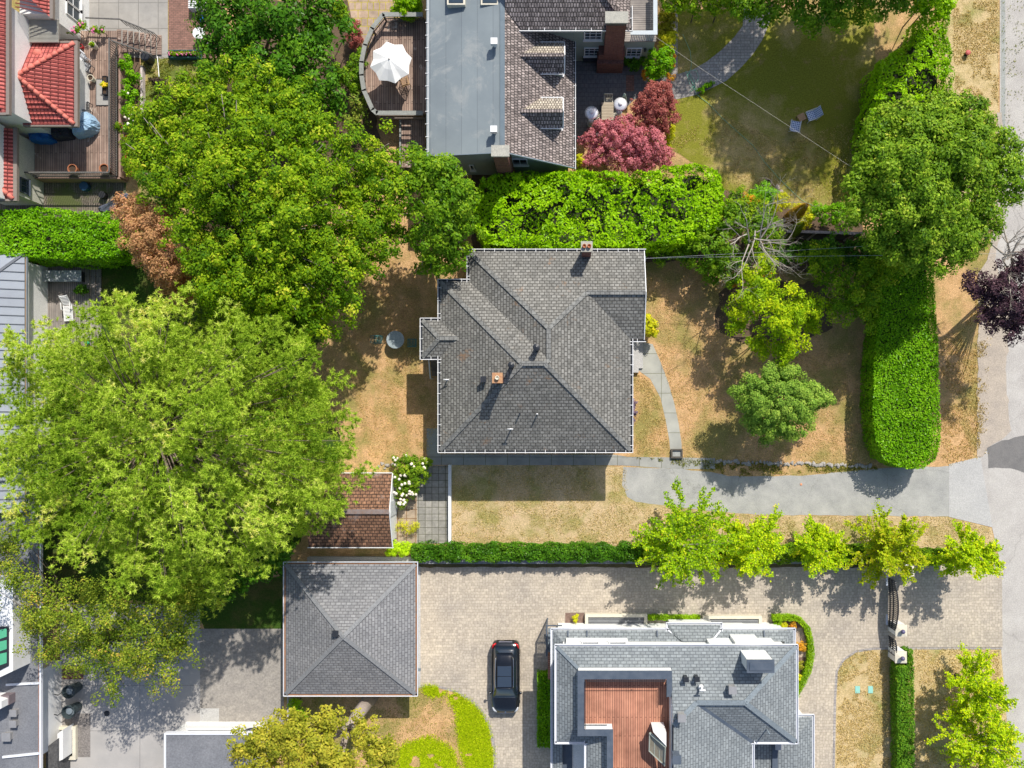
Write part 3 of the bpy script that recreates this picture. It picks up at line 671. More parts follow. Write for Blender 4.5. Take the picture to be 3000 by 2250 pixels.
wl_ = [(x_w, y_s), (x_e, y_s), (x_e, y_s2), (x_g, y_s2), (x_g, y_n2), (x_w2, y_n2), (x_w2, y_n1), (x_w, y_n1)]
wl_o = walls('wall', wl_, 0, he-.2, .5, M('cream_siding', (.5,.48,.42), (.44,.42,.37), 1, .8), ctr)
gm_ = MB(); gm_.face([(x_g-.3, y_n2, he), (x_g-.3, y_s2, he), (gt.x-.3, gt.y, gt.z-.1)]); gm_.build('gable_wall', WHITE, ctr)
ed = [(out[i], out[(i+1) % len(out)]) for i in range(len(out)) if not (abs(out[i][0]-x_g) < .01 and abs(out[(i+1) % len(out)][0]-x_g) < .01)]
gutter('gutter', ed, he, ctr, WHITE, DARK)
rk = MB(); rk.bar((x_g+.03, y_n2, he), (x_g+.03, gt.y, gt.z+.02), .05, .12); rk.bar((x_g+.03, y_s2, he), (x_g+.03, gt.y, gt.z+.02), .05, .12); rk.build('rake_board', WHITE, ctr)
chimney(ctr, 1719, 722, 6.15, 3.6, .58, .52, cap=CHIMC, pots=2)
chimney(ctr, 1457, 1107, 7.3, 5.2, .5, .5, cap=M('sooty_brick_cap', (.5,.3,.15), (.35,.16,.09), 9, .9), pots=1, potm=CREAM)
roundvent(ctr, 1571, 1017, 7.0, 5.9, .21); roundvent(ctr, 1497, 1069, 6.95, 5.6, .19)
boxvent(ctr, 1416, 1111, 5.75, 5.2, .26, DARK)
pipe(ctr, 1307, 1112, 4.6, 4.0, tee=1); pipe(ctr, 1495, 1257, 5.2, 4.3, tee=1); pipe(ctr, 1573, 1213, 5.5, 4.6); pipe(ctr, 1522, 1211, 5.4, 4.6, mat=DARK)
mt = MB(); p_ = C_(1888, 757, 4.1); mt.box(p_.x-.02, p_.y-.15, 3.7, p_.x+.08, p_.y+.15, 4.1); mt.build('service_mast', GREYM, ctr)
for px0, px1 in ((1330, 1400), (1480, 1560), (1640, 1720)):
    window(ctr, 'S', (P(px0, 0, 2).x+P(px1, 0, 2).x)/2, y_s+.5, 2.0, 1.5, 1.2, 2, 1)
window(ctr, 'E', x_e-.5, P(0, 1200).y, 2.0, 1.8, 1.3, 3, 1); window(ctr, 'E', x_g-.5, P(0, 870).y, 2.0, 1.8, 1.3, 3, 1)
st = MB(); s0 = P(1852, 1000); s1 = P(1870, 1092); st.box(s0.x-.5, s1.y, 0, s1.x, s0.y, .32); st.box(s1.x, s1.y+.3, 0, s1.x+.3, s0.y-.1, .16); st.build('front_step', CONC, ctr)
st = MB(); b0 = P(1262, 1050); b1 = P(1285, 1112)
for i in range(4): st.box(b0.x+.1, b0.y-.3*(4-i), 0, b0.x+1.1, b0.y-.3*(3-i)+.0, .2*(i+1)-.0)
st.build('back_steps', WOODG, ctr)
hr = MB(); hr.bar((b0.x+.15, b0.y, 1.7), (b0.x+.15, b0.y-1.4, 1.0), .07); hr.bar((b0.x+.15, b0.y-1.4, 0), (b0.x+.15, b0.y-1.4, 1.05), .07); hr.bar((b0.x+.15, b0.y+.05, .8), (b0.x+.15, b0.y+.05, 3.7), .12); hr.build('handrail', WHITE, ctr)
dr = MB(); dr.box(x_e-.49, P(0, 1070).y, .32, x_e-.44, P(0, 1030).y, 2.3); dr.build('door', M('door_green', (.05,.12,.09)), ctr)

# ---------------------------------------------------------------- hip roofed garage
gh = 2.75; gx0, gx1, gy0, gy1 = P(837,0,gh).x, P(1217,0,gh).x, P(0,2033,gh).y, P(0,1653,gh).y
gar = thing('garage', 'square garage with a grey shingled pyramid roof beside the paved driveway', 'garage', ((gx0+gx1)/2, (gy0+gy1)/2, 0))
ap = Vector(((gx0+gx1)/2+.02, (gy0+gy1)/2, gh+1.75)); mb = MB(); cs = [V3(gx0,gy0,gh), V3(gx1,gy0,gh), V3(gx1,gy1,gh), V3(gx0,gy1,gh)]
for i in range(4): rface(mb, [cs[i], cs[(i+1)%4], ap])
mb.build('roof', SH_GAR, gar); mb = MB(); caps(mb, [(c_, ap) for c_ in cs], .26, .04); mb.build('ridge_cap', M('hip_cap_grey', (.2,.205,.21), (.235,.24,.245), 4, .85, fine=10), gar)
go = [(gx0,gy0),(gx1,gy0),(gx1,gy1),(gx0,gy1)]
walls('wall', go, 0, gh-.16, .35, STUCCO, gar); soffit('soffit', go, gh, gar, WHITE)
gutter('gutter', [(go[i], go[(i+1)%4]) for i in range(4)], gh, gar, WHITEM, M('gutter_leaves', (.36,.16,.07), (.2,.13,.09), 3, .9), hang=0, w=.12)
boxvent(gar, 982, 1857, 4.5, 4.0, .28, DARK)
mb = MB(); mb.box(gx1-.35, (gy0+gy1)/2-2.4, .05, gx1-.31, (gy0+gy1)/2+2.4, 2.2)
gd = mb.build('garage_door', WHITE, gar)
mb = MB(); q_ = P(1221, 1962, 2.1); mb.box(gx1-.33, q_.y-.08, 2.0, gx1+.22, q_.y+.08, 2.18); mb.build('wall_lamp', GREYM, gar)

# ---------------------------------------------------------------- mossy gabled shed
sh = 2.35; sx0, sx1, sy0, sy1 = P(905,0,sh).x, P(1149,0,sh).x, P(0,1601,sh).y, P(0,1387,sh).y
shd = thing('shed', 'small gabled shed with a mossy brown roof half under the big pine', 'shed', ((sx0+sx1)/2, (sy0+sy1)/2, 0))
ym = (sy0+sy1)/2; rz = 3.25; mb = MB(); rface(mb, [V3(sx0,sy0,sh), V3(sx1,sy0,sh), V3(sx1,ym,rz), V3(sx0,ym,rz)]); rface(mb, [V3(sx0,sy1,sh), V3(sx1,sy1,sh), V3(sx1,ym,rz), V3(sx0,ym,rz)])
mb.build('roof', SH_MOSS, shd); mb = MB(); caps(mb, [((sx0,ym,rz),(sx1+.02,ym,rz))], .3, .05); mb.build('ridge_cap', M('mossy_cap', (.24,.21,.21), (.2,.13,.1), 5, .9, fine=10), shd)
so = [(sx0,sy0),(sx1,sy0),(sx1,sy1),(sx0,sy1)]; walls('wall', so, 0, sh-.05, .22, WHITE, shd)
mb = MB(); xw = sx1-.0; mb.face([(xw-.2, sy0+.2, sh-.05), (xw-.2, sy1-.2, sh-.05), (xw-.2, ym, rz-.08)][::-1]); mb.build('gable_wall', WHITE, shd)
gutter('gutter', [((sx0,sy0),(sx1,sy0))], sh, shd, WHITE, DARK, hang=0, w=.06); 
mb = MB(); mb.bar((sx1+.03,sy0,sh),(sx1+.03,ym,rz),.05,.12); mb.bar((sx1+.03,sy1,sh),(sx1+.03,ym,rz),.05,.12); mb.bar((sx0,sy1+.04,sh),(sx1,sy1+.04,sh),.05,.1); mb.build('rake_board', WHITE, shd)
mb = MB(); mb.box(sx1-.22, ym-.5, .05, sx1-.17, ym+.5, 2.0); mb.build('door', M('pale_door', (.6,.62,.62)), shd)
# ---------------------------------------------------------------- house with the roof terrace (lower right)
uh = 5.5; up_ = .5
C_ = lambda x, y, h=uh: P(x, y, h)
uw, ue, un, us = C_(1631,0).x, C_(2332,0).x, C_(0,1894).y, C_(0,2173).y
ue3, uw3, ub = C_(2204,0).x, C_(1718,0).x, C_(0,2420).y
UN = plane((0,un),(0,-1),up_,uh); UE = plane((ue,0),(-1,0),up_*.85,uh); US = plane((0,us),(0,1),up_*1.0,uh); UE3 = plane((ue3,0),(-1,0),up_*.8,uh); UW = plane((uw,0),(1,0),up_,uh); UW3 = plane((uw3,0),(1,0),up_,uh)
seh = thing('house', 'large grey roofed house with a red timber roof terrace, right of the black car', 'house', ((uw+ue)/2, (un+ub)/2-2, 0))
dx0, dx1, dy0 = P(1694,0,6.7).x, P(1968,0,6.7).x, P(0,1966,6.7).y      # parapet, outer faces
dx2 = P(1779,0,6.7).x; dy2 = P(0,2138,6.7).y; PWD = .5                 # step of the L
mb = MB(); k1 = isect(UN, UE, US) if False else None
e1 = isect(UN, UE, US); e2 = isect(UN, US, UE3)
# where south slope tops out it meets both the north slope (a short ridge) and the east slopes
rA = isect(UN, US, UE); rB = isect(UN, US, UE3)
nD = isect(UN, UE3, vplane(x=dx1))
rface(mb, [V3(uw,un,uh), V3(ue,un,uh), rA, rB, nD, isect(UN, vplane(x=dx1), vplane(y=dy0)), isect(UN, vplane(x=dx0), vplane(y=dy0))])
rface(mb, [V3(ue,un,uh), V3(ue,us,uh), rA]); rface(mb, [V3(ue3,us,uh), V3(ue,us,uh), rA, rB])
rface(mb, [V3(ue3,us,uh), V3(ue3,ub,uh), isect(UE3, vplane(x=dx1), vplane(y=ub)), nD, rB], e=(0,1))
sL = plane((0,us),(0,1),up_,uh); k_ = isect(UW, sL, vplane(x=dx0)); vv = isect(sL, UW3, vplane(y=dy2+0)) 
rface(mb, [V3(uw,un,uh), V3(uw,us,uh), isect(UW, sL, vplane(x=dx0)), isect(UW, vplane(x=dx0), vplane(y=dy0))])
vt = isect(sL, UW3, vplane(x=dx2))
rface(mb, [V3(uw,us,uh), V3(uw3,us,uh), vt, (vt.x, isect(UW, sL, vplane(x=dx0)).y, isect(UW, sL, vplane(x=dx0)).z), isect(UW, sL, vplane(x=dx0))])
rface(mb, [V3(uw3,us,uh), V3(uw3,ub,uh), isect(UW3, vplane(x=dx2), vplane(y=ub)), vt])
mb.build('roof', SH_CLEAN, seh)
mb = MB(); caps(mb, [(V3(ue,un,uh), rA), (rA, rB), (rB, nD), (rA, V3(ue,us,uh))], .3, .04); m2 = MB(); caps(m2, [(V3(uw,un,uh), isect(UW, vplane(x=dx0), vplane(y=dy0)))], .2, .04)
m2.build('hip_cap', M('slate_cap', (.2,.235,.26), (.16,.19,.21), 3, .8, fine=10), seh)
mb.build('ridge_cap', M('slate_cap', (.2,.235,.26), (.16,.19,.21), 3, .8, fine=10), seh)
mb = MB(); caps(mb, [(rB, V3(ue3,us,uh+.01))], .22, .03); mb.build('valley_flashing', DGREY, seh)
uo = [(uw,us),(uw3,us),(uw3,ub),(ue3,ub),(ue3,us),(ue,us),(ue,un),(uw,un)]
gutter('gutter', [(uo[i], uo[(i+1)%8]) for i in range(8) if i not in (2,)], uh, seh, WHITEM, WHITEM, hang=0, w=.1)
# upper walls stop under the terrace
mb = MB(); mb.prism(inset(uo, .35), 0, 5.2); wo = mb.build('wall', STUCCO, seh)
mb = MB(); mb.prism(inset(uo, .04), uh-.2, uh-.12); mb.build('soffit', WHITEM, seh)
# terrace
fz = 5.75; mb = MB()
mb.face([(dx0+.1,dy0-.1,fz),(dx0+.1,dy2,fz),(dx2+.1,dy2,fz),(dx2+.1,ub,fz),(dx1-.02,ub,fz),(dx1-.02,dy0-.1,fz)], [(y_, x_) for x_, y_ in ((dx0+.1,dy0-.1),(dx0+.1,dy2),(dx2+.1,dy2),(dx2+.1,ub),(dx1-.02,ub),(dx1-.02,dy0-.1))])
mb.build('terrace_deck', DECKR, seh)
pz = 6.7; w = .3
mb = MB()
def par(x0, y0, x1, y1, z0=5.2, z1=pz): mb.box(x0, y0, z0, x1, y1, z1-.045)
par(dx0, dy0-w, dx1, dy0); par(dx0, dy2-.32, dx0+w, dy0-w); par(dx0+w, dy2-.32, dx2+.32, dy2); par(dx2, ub, dx2+.32, dy2-.32)
mb.build('parapet', STUCCO, seh)
mb = MB()
def capb(x0, y0, x1, y1): mb.box(x0, y0, pz-.043, x1, y1, pz)
capb(dx0-.04, dy0-w-.2, dx1+.02, dy0+.02); capb(dx0-.04, dy2-.38, dx0+w+.08, dy0-w-.202); capb(dx0+w+.082, dy2-.38, dx2+.36, dy2+.02); capb(dx2-.02, ub, dx2+.36, dy2-.382); capb(dx1-.3, dy0-1.55, dx1+.03, dy0-w-.202)
mb.build('parapet_cap', DGREY, seh)
mb = MB(); mb.box(dx1-.04, ub, fz, dx1-.005, dy0-.5, 6.6)
mb.face([(dx1-.02, nD.y, 6.55), (dx1-.02, isect(UN, vplane(x=dx1), vplane(y=dy0-1.5)).y, 6.5), isect(UN, vplane(x=dx1-.02), vplane(y=dy0-1.6)), nD])
mb.box(dx1-.06, ub, 6.6, dx1+.0, nD.y+1, isect(UN, vplane(x=dx1), vplane(y=nD.y)).z-.6)
mb.build('terrace_wall', STUCCO, seh)
mb = MB(); yy = dy0-w-.16; rzt = pz+.12
mb.tube([(dx0+.55, yy-.1, rzt), (dx1-.35, yy-.1, rzt)], .022, 6)
for i in range(4): xx = dx0+.55+(dx1-dx0-.9)*i/3; mb.tube([(xx, yy-.1, pz), (xx, yy-.1, rzt)], .02, 6)
mb.tube([(dx0+.42, yy-.1, rzt), (dx0+.42, dy2+.1, rzt)], .022, 6); mb.tube([(dx1-.33, yy-.1, rzt), (dx1-.33, dy0-1.6, rzt)], .022, 6)
mb.build('terrace_railing', DARK, seh)
# glazed stair hatch on the terrace
h0 = fz; A_ = P(1902,2158,7.2); B_ = P(1950,2190,7.2); mb = MB()
xa, xb, ya, yb = P(1914,0,7.3).x, P(1952,0,7.3).x, P(0,2145,7.3).y, P(0,2186,7.3).y
mb.prism([(xa,ya),(xb,ya),(xb,yb)], fz, 7.3); mb.build('hatch_wall', WHITE, seh)
mb = MB(); xg = P(1902,0,6.6).x; mb.bar((xg,ya-.2,6.9),(xb,yb-.1,7.15),.12); mb.bar((xg,ya-.2,6.9),(xg,ya-1.4,6.6),.07); mb.bar((xg,ya-1.4,6.6),(xb,ya-2.3,6.6),.07); mb.bar((xb-.03,yb-.1,7.1),(xb-.03,ya-2.3,6.6),.07)
mb.bar((xg+.3,ya-.3,6.9),(xg+.3,ya-1.65,6.6),.04); mb.bar((xg+.6,ya-.5,6.95),(xg+.6,ya-1.9,6.6),.04)
mb.build('hatch_frame', M('frame_grey_green', (.35,.38,.33)), seh)
mb = MB(); mb.face([(xg,ya-.2,6.87),(xg,ya-1.4,6.58),(xb,ya-2.3,6.58),(xb,yb-.1,7.08)]); mb.build('hatch_glass', M('tan_blind_glass', (.22,.19,.13), (.28,.25,.19), 3, .15), seh)
# lower roof round the ground floor
lh = 2.95; lw, le, ln = P(1619,0,lh).x, P(2325,0,lh).x, P(0,1846,lh).y; dlow = un-ln
b0x, b1x, bn = P(1957,0,lh).x, P(2111,0,lh).x, P(0,1830,lh).y; lp = .42; wallN = un-.33; wallW = uw+.33; wallE = ue-.33
LN = plane((0,ln),(0,-1),lp,lh); LW = plane((lw,0),(1,0),lp,lh); LE = plane((le,0),(-1,0),lp,lh); LB = plane((0,bn),(0,-1),lp,lh); LB0 = plane((b0x,0),(1,0),lp*1.1,lh); LB1 = plane((b1x,0),(-1,0),lp*1.1,lh)
Z = lambda pl, x, y: Vector((x, y, pl[0]*x+pl[1]*y+pl[2]))
mb = MB()
rface(mb, [V3(lw,ln,lh), V3(b0x,ln,lh), Z(LN, b0x+1.0, wallN-.0), Z(LN, isect(LN,LW,vplane(y=wallN)).x, wallN)])
rface(mb, [V3(b1x,ln,lh), V3(le,ln,lh), Z(LN, isect(LN,LE,vplane(y=wallN)).x, wallN), Z(LN, b1x-1.0, wallN)])
iw = isect(LN, LW, vplane(y=wallN)); ie = isect(LN, LE, vplane(y=wallN))
rface(mb, [V3(lw,ln,lh), V3(lw,us-3,lh), Z(LW, wallW, us-3), Z(LW, wallW, iw.y) if iw.x > wallW else iw, iw]) if iw.x > wallW else rface(mb, [V3(lw,ln,lh), V3(lw,us-3,lh), Z(LW, iw.x, us-3), iw])
rface(mb, [V3(le,ln,lh), V3(le,us,lh), Z(LE, min(ie.x, le-.01), us), ie])
i0 = isect(LB, LB0, vplane(y=wallN)); i1 = isect(LB, LB1, vplane(y=wallN))
rface(mb, [V3(b0x,bn,lh+.01), V3(b1x,bn,lh+.01), i1, i0] if i0.x < i1.x else [V3(b0x,bn,lh+.01), V3(b1x,bn,lh+.01), isect(LB,LB0,LB1)])
rface(mb, [V3(b0x,bn,lh+.01), V3(b0x,ln,lh+.01), Z(LB0, i0.x, wallN), i0]); rface(mb, [V3(b1x,bn,lh+.01), V3(b1x,ln,lh+.01), Z(LB1, i1.x, wallN), i1])
# entrance wing on the right
wx1, wy = P(2380,0,lh).x, P(0,2099,lh).y
rface(mb, [V3(ue-.35,wy,lh), V3(wx1,wy,lh), V3(wx1-1.2,wy-1.2,lh+.5), V3(ue-.35,wy-1.2,lh+.5)]); rface(mb, [V3(wx1,wy,lh), V3(wx1,ub,lh), V3(wx1-1.2,ub,lh+.5), V3(wx1-1.2,wy-1.2,lh+.5)])
rface(mb, [V3(ue3-.2,wy-1.2,lh+.5), V3(ue3-.2,ub,lh+.5), V3(wx1-1.2,ub,lh+.5), V3(wx1-1.2,wy-1.2,lh+.5)], e=(0,1))
mb.build('lower_roof', SH_CLEAN, seh)
lo = [(lw,us-3.5),(lw,ln),(b0x,ln),(b0x,bn),(b1x,bn),(b1x,ln),(le,ln),(le,wy),(wx1,wy),(wx1,ub)]
gutter('lower_gutter', [(lo[i], lo[i+1]) for i in range(9)], lh, seh, WHITEM, WHITEM, hang=0, w=.1, outw=-1)
mb = MB(); mb.bar(V3(b0x,ln,lh+.03), Z(LN, b0x+.9, wallN+.1)+Vector((0,0,.04)), .09, .04); mb.build('valley_trim', WHITEM, seh); mb = MB(); mb.bar(V3(b1x,ln,lh+.03), Z(LN, b1x-.5, ln-.5)+Vector((0,0,.04)), .09, .04); mb.build('valley_trim', WHITEM, seh)
# ground floor walls, standing 0.55 in from the lower eaves
mb = MB(); lo2 = [(lw,ub),(lw,ln),(b0x,ln),(b0x,bn),(b1x,bn),(b1x,ln),(le,ln),(le,wy),(wx1,wy),(wx1,ub)]
mb.prism(inset(lo2, .3), 0, lh-.1); mb.build('ground_floor_wall', STUCCO, seh)
# bays of the upper wall that show as white boxes above the lower roof
mb = MB(); q0, q1 = P(1658,1875,4.2), P(1841,1875,4.2); mb.box(q0.x, wallN, 2.9, q1.x, wallN+.2, 5.2); mb.build('bay', STUCCO, seh); mb = MB()
q0, q1 = P(2077,0,4.2), P(2270,0,4.2); mb.box(q0.x, wallN, 2.9, q1.x, wallN+.2, 5.2)
q0, q1 = P(2148,0,4.2), P(2222,0,4.2); mb.box(q0.x, wallN+.2, 2.9, q1.x, wallN+.4, 4.9); mb.build('upper_bay', STUCCO, seh)
mb = MB(); q0, q1 = P(2122,0,2), P(2190,0,2); mb.box(q0.x, ln-.3, 0, q1.x, ln-.22, 1.5)
q0, q1 = P(2190,0,2), P(2272,0,2); mb.box(q0.x, ln-.3, 0, q1.x, ln-.26, 1.2); mb.build('ground_bay', STUCCO, seh)
for px0, px1, z in ((1700,1760,4.6), (1790,1830,4.6)): window(seh, 'N', (P(px0,0,z).x+P(px1,0,z).x)/2, wallN+.2, z, 1.1, .9)
for px in (1664, 1720, 1927, 2242):
    d_ = MB(); x_ = P(px,0,3.4).x; x2_ = x_+.0; d_.bar((x_, wallN+.3, Z(LN, 0, wallN+.3).z+.06), (x_, ln+.02, lh+.1), .09); d_.build('downpipe', DGREY, seh)
# white rendered chimney with a dark metal cap
c0, c1 = P(2191,1936,7.7), P(2266,1969,7.7)
mb = MB(); mb.box(c0.x, c1.y, 5.5, c1.x, c0.y, 7.62); ch = mb.build('chimney', STUCCO, seh)
mb = MB(); mb.box(c0.x-.06, c1.y-.06, 7.622, c1.x+.06, c0.y+.06, 7.7); mb.box(c0.x+.1, c1.y+.1, 7.7, c1.x-.1, c0.y-.1, 7.74); mb.build('cap', DGREY, ch)
boxvent(seh, 2011, 1992, 6.95, 6.3, .2, DARK); boxvent(seh, 2043, 1991, 6.95, 6.3, .2, DARK)
for x_, y_, hb in ((2147,2023,7.2), (1998,2105,8.0)): boxvent(seh, x_, y_, hb+.12, hb-.5, .36, M('galvanised', (.5,.48,.46), (.4,.39,.38), 3, .35, metal=.5))
boxvent(seh, 1983, 2227, 9.0, 8.2, .4, DGREY); pipe(seh, 2058, 2023, 7.4, 6.8, .07, tee=1); pipe(seh, 2254, 2150, 6.7, 5.6, .04, mat=GREYM); boxvent(seh, 2282, 2187, 3.9, 3.4, .36, M('galvanised', (.5,.48,.46)))
# light wells along the north side
for (x0, x1, y0, y1) in ((1714,1895,1795,1832), (2056,2228,1800,1836)):
    a0 = P(x0, y0); a1 = P(x1, y1); w_ = .2
    f = MB(); f.box(a0.x, a0.y-w_, 0, a1.x, a0.y, .42); f.box(a0.x, a1.y, 0, a0.x+w_, a0.y-w_, .42); f.box(a1.x-w_, a1.y, 0, a1.x, a0.y-w_, .42)
    o = f.build('light_well', CREAM, seh)
    s_ = MB(); n_ = 7
    for i in range(n_): yy = a1.y+(a0.y-w_-a1.y)*(i+.5)/n_; s_.box(a0.x+w_, yy-.022, .3, a1.x-w_, yy+.022, .34)
    s_.build('grate', M('dull_zinc', (.32,.33,.34), (.26,.27,.28), 3, .5), o)
    s_ = MB(); s_.box(a0.x+w_, a1.y, .03, a1.x-w_, a0.y-w_, .05); s_.build('well_floor', DARK, o)
# side stair cage and railing at the left corner
mb = MB(); a0 = P(1603,1838,1.0); a1 = P(1656,1846,1.0)
mb.bar((a0.x, P(0,1832,2).y, 1.9), (a0.x, P(0,1922,2).y, 1.9), .09); mb.bar((a0.x, P(0,1834,2).y, 0), (a0.x, P(0,1834,2).y, 1.9), .08); mb.bar((a0.x, P(0,1922,2).y, 0), (a0.x, P(0,1922,2).y, 1.9), .08)
mb.bar((a0.x, P(0,1834,2).y, 1.9), (lw+.6, P(0,1834,2).y, 1.9), .07)
for i in range(18): yy = P(0,1834,2).y+(P(0,1922,2).y-P(0,1834,2).y)*i/18; mb.bar((a0.x, yy, .1), (a0.x, yy, 1.9), .025)
mb.build('stair_railing', TEAL if False else DGREY, seh)
mb = MB()
for i in range(6): yy = P(0,1842,.8).y-.3*i; mb.box(a0.x+.05, yy-.28, .12*(6-i)-.06, lw+.6, yy, .12*(6-i))
mb.build('stair_tread', GREYM, seh)
mb = MB(); mb.box(P(1605,0,1).x, P(0,1990,1).y, 0, lw+.4, P(0,1922,1).y, 1.0); mb.build('stair_landing', DECKR, seh)
# courtyard below the inner corner, with table
mb = MB(); mb.face([(ue3,ub,.6),(ue,ub,.6),(ue,us,.6),(ue3,us,.6)]) ; mb.build('balcony_floor', DECKR, seh)
mb = MB(); mb.box(P(2256,0,3).x, ub, 3.0, P(2272,0,3).x, us+.3, 3.6); mb.build('balcony_parapet', DGREY, seh)
mb = MB(); mb.box(ue3-.3, ub, 2.2, P(2256,0,3).x, us+.3, 2.3); mb.build('balcony_deck', DECKR, seh)
mb = MB(); mb.box(uw+.05+.9, ub, 2.6, uw3+.3, us+.3, 2.7); mb.build('side_deck', DECKR, seh)
mb = MB(); mb.box(lw+.0, ub, lh-.1, uw+.95, us-.1, lh-.02); mb.build('side_canopy', DGREY, seh)
tb = thing('patio_table', 'round blue grey table on the balcony at the bottom of the photo', 'table', P(2231,2203,3.0)-Vector((0,0,.7)))
mb = MB(); c_ = P(2231,2203,3.0); mb.lathe((c_.x,c_.y,c_.z), [(.46,-.03),(.48,-.015),(.46,0),(.05,.015),(.001,.02)], 26); mb.build('tabletop', M('slate_blue', (.16,.2,.25), (.12,.15,.2), 2, .35), tb)
mb = MB(); mb.tube([(c_.x,c_.y,c_.z-.7),(c_.x,c_.y,c_.z-.03)], .04, 8); mb.lathe((c_.x,c_.y,c_.z-.7), [(.25,0),(.25,.03),(.05,.06)], 16); mb.build('pedestal', DARK, tb)

# ---------------------------------------------------------------- house with the cedar shake dormers (top)
NW_ = lambda x, y, h: P(x, y, h)
rh, lhh, ehh = 6.0, 5.3, 2.9
xl = P(1249,0,lhh).x; xr = P(1479,0,rh).x; xe = P(1682,0,ehh).x; ys = P(0,446,rh).y; ysF = P(0,441,lhh).y; ytop = P(0,-420,rh).y
neh = thing('house', 'house with brown cedar shake dormers and a flat blue grey roof, top of the photo', 'house', ((xl+xe)/2, ys+5, 0))
mb = MB(); xk = P(1465,0,rh).x
mb.face([(xl,ys,lhh),(xk,ys,rh-.03),(xk,ytop,rh-.03),(xl,ytop,lhh)], [(ys,xl),(ys,xk),(ytop,xk),(ytop,xl)]); mb.build('flat_roof', METALF, neh)
mb = MB(); mb.box(xk, ys-.02, rh-.15, xr, ytop, rh+.03); mb.build('ridge_flashing', M('blue_grey_flashing', (.1,.14,.17), (.13,.17,.2), 2, .5), neh)
def onsl(x): return rh+(ehh-rh)*(x-xr)/(xe-xr)
mb = MB(); rface(mb, [V3(xe,ys,ehh), V3(xe,ytop,ehh), V3(xr,ytop,rh), V3(xr,ys,rh)]); mb.build('shake_roof', SH_CEDAR, neh)
mb = MB()
for (a_, b_) in (((xl,ys-.02,lhh-.06),(xk,ys-.02,rh-.08)), ((xr,ys-.02,rh-.06),(xe,ys-.02,ehh-.06))): mb.bar(a_, b_, .06, .18)
mb.build('rake_board', GREYM, neh)
gutter('gutter', [((xl,ytop),(xl,ys))], lhh, neh, WHITE, DARK, outw=-1, hang=.75, w=.09)
gutter('gutter', [((xe,ys),(xe,P(0,122,ehh).y))], ehh, neh, WHITE, DARK, outw=1, hang=.75, w=.07)
wy_ = ys+.4
mb = MB(); pr = [(xl+.35,0),(xe-.4,0),(xe-.4,ehh-.1),(xr,rh-.12),(xl+.35,lhh-.12)]
for (yy, rev) in ((wy_, False), (wy_+.2, True)): mb.face([(x_, yy, z_) for x_, z_ in (pr[::-1] if rev else pr)], [(x_, z_) for x_, z_ in (pr[::-1] if rev else pr)])
mb.box(xl+.35, wy_+.2, 0, xl+.5, ytop, lhh-.15); mb.box(xe-.55, wy_+.2, 0, xe-.4, ytop, ehh-.05)
mb.build('wall', SIDING, neh)
winpx(neh, 'S', wy_, 1500, 1546, 464, 482, nx=2); winpx(neh, 'S', wy_, 1376, 1390, 482, 497, nx=1)
# dormers: ridge runs east-west
for (yr, yt, yb, xf, xt) in ((161, 124.5, 216, 1654, 1533), (325, 287, 375.5, 1650, 1530)):
    dh = 4.45; dr_ = 5.35; xF = P(xf,0,dh).x; yR = P(0,yr,dr_).y; yT = P(0,yt,dh).y; yB = P(0,yb,dh).y
    def xs_at(z): return xr+(xe-xr)*(rh-z)/(rh-ehh)
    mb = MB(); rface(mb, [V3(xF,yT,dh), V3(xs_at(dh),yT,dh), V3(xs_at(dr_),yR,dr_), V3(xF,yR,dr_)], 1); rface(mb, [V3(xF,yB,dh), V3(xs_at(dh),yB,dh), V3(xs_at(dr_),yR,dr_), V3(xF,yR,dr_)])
    dm = mb.build('dormer', [SH_CEDAR, SH_CEDAR_LIT], neh)
    mb = MB()
    for yy in (yT-.18, yB+.18): x0_, x1_ = xs_at(dh), xF-.18; mb.face([(x0_,yy,dh-.05),(x1_,yy,dh-.05),(x1_,yy,onsl(x1_))], [(x0_,dh),(x1_,dh),(x1_,onsl(x1_))])
    mb.face([(xF-.18,yT-.18,onsl(xF)-.1),(xF-.18,yB+.18,onsl(xF)-.1),(xF-.18,yB+.18,dh-.05),(xF-.18,yR,dr_-.1),(xF-.18,yT-.18,dh-.05)]); mb.build('dormer_wall', SIDING, dm)
    mb = MB(); mb.bar((xs_at(dh),yT+.03,dh),(xF,yT+.03,dh),.05,.05); mb.bar((xs_at(dh),yB-.03,dh),(xF,yB-.03,dh),.05,.05); mb.bar((xF,yT,dh),(xF+.02,yR,dr_),.07,.05); mb.bar((xF,yB,dh),(xF+.02,yR,dr_),.07,.05)
    for i in range(6):
        xx = xs_at(dh)+(xF-xs_at(dh))*(i+.5)/6; mb.bar((xx,yT-.12,dh+.08),(xx,yT+.08,dh+.05),.02)
        mb.bar((xx,yB+.12,dh+.08),(xx,yB-.08,dh+.05),.02)
    mb.build('dormer_gutter', WHITE, dm)
    mb = MB(); caps(mb, [((xs_at(dr_),yR,dr_),(xF,yR,dr_))], .2, .06); mb.build('dormer_ridge', SH_CEDAR, dm)
    window(dm, 'E', xF-.18, yR, 3.9, 1.0, .8, 2, 2)
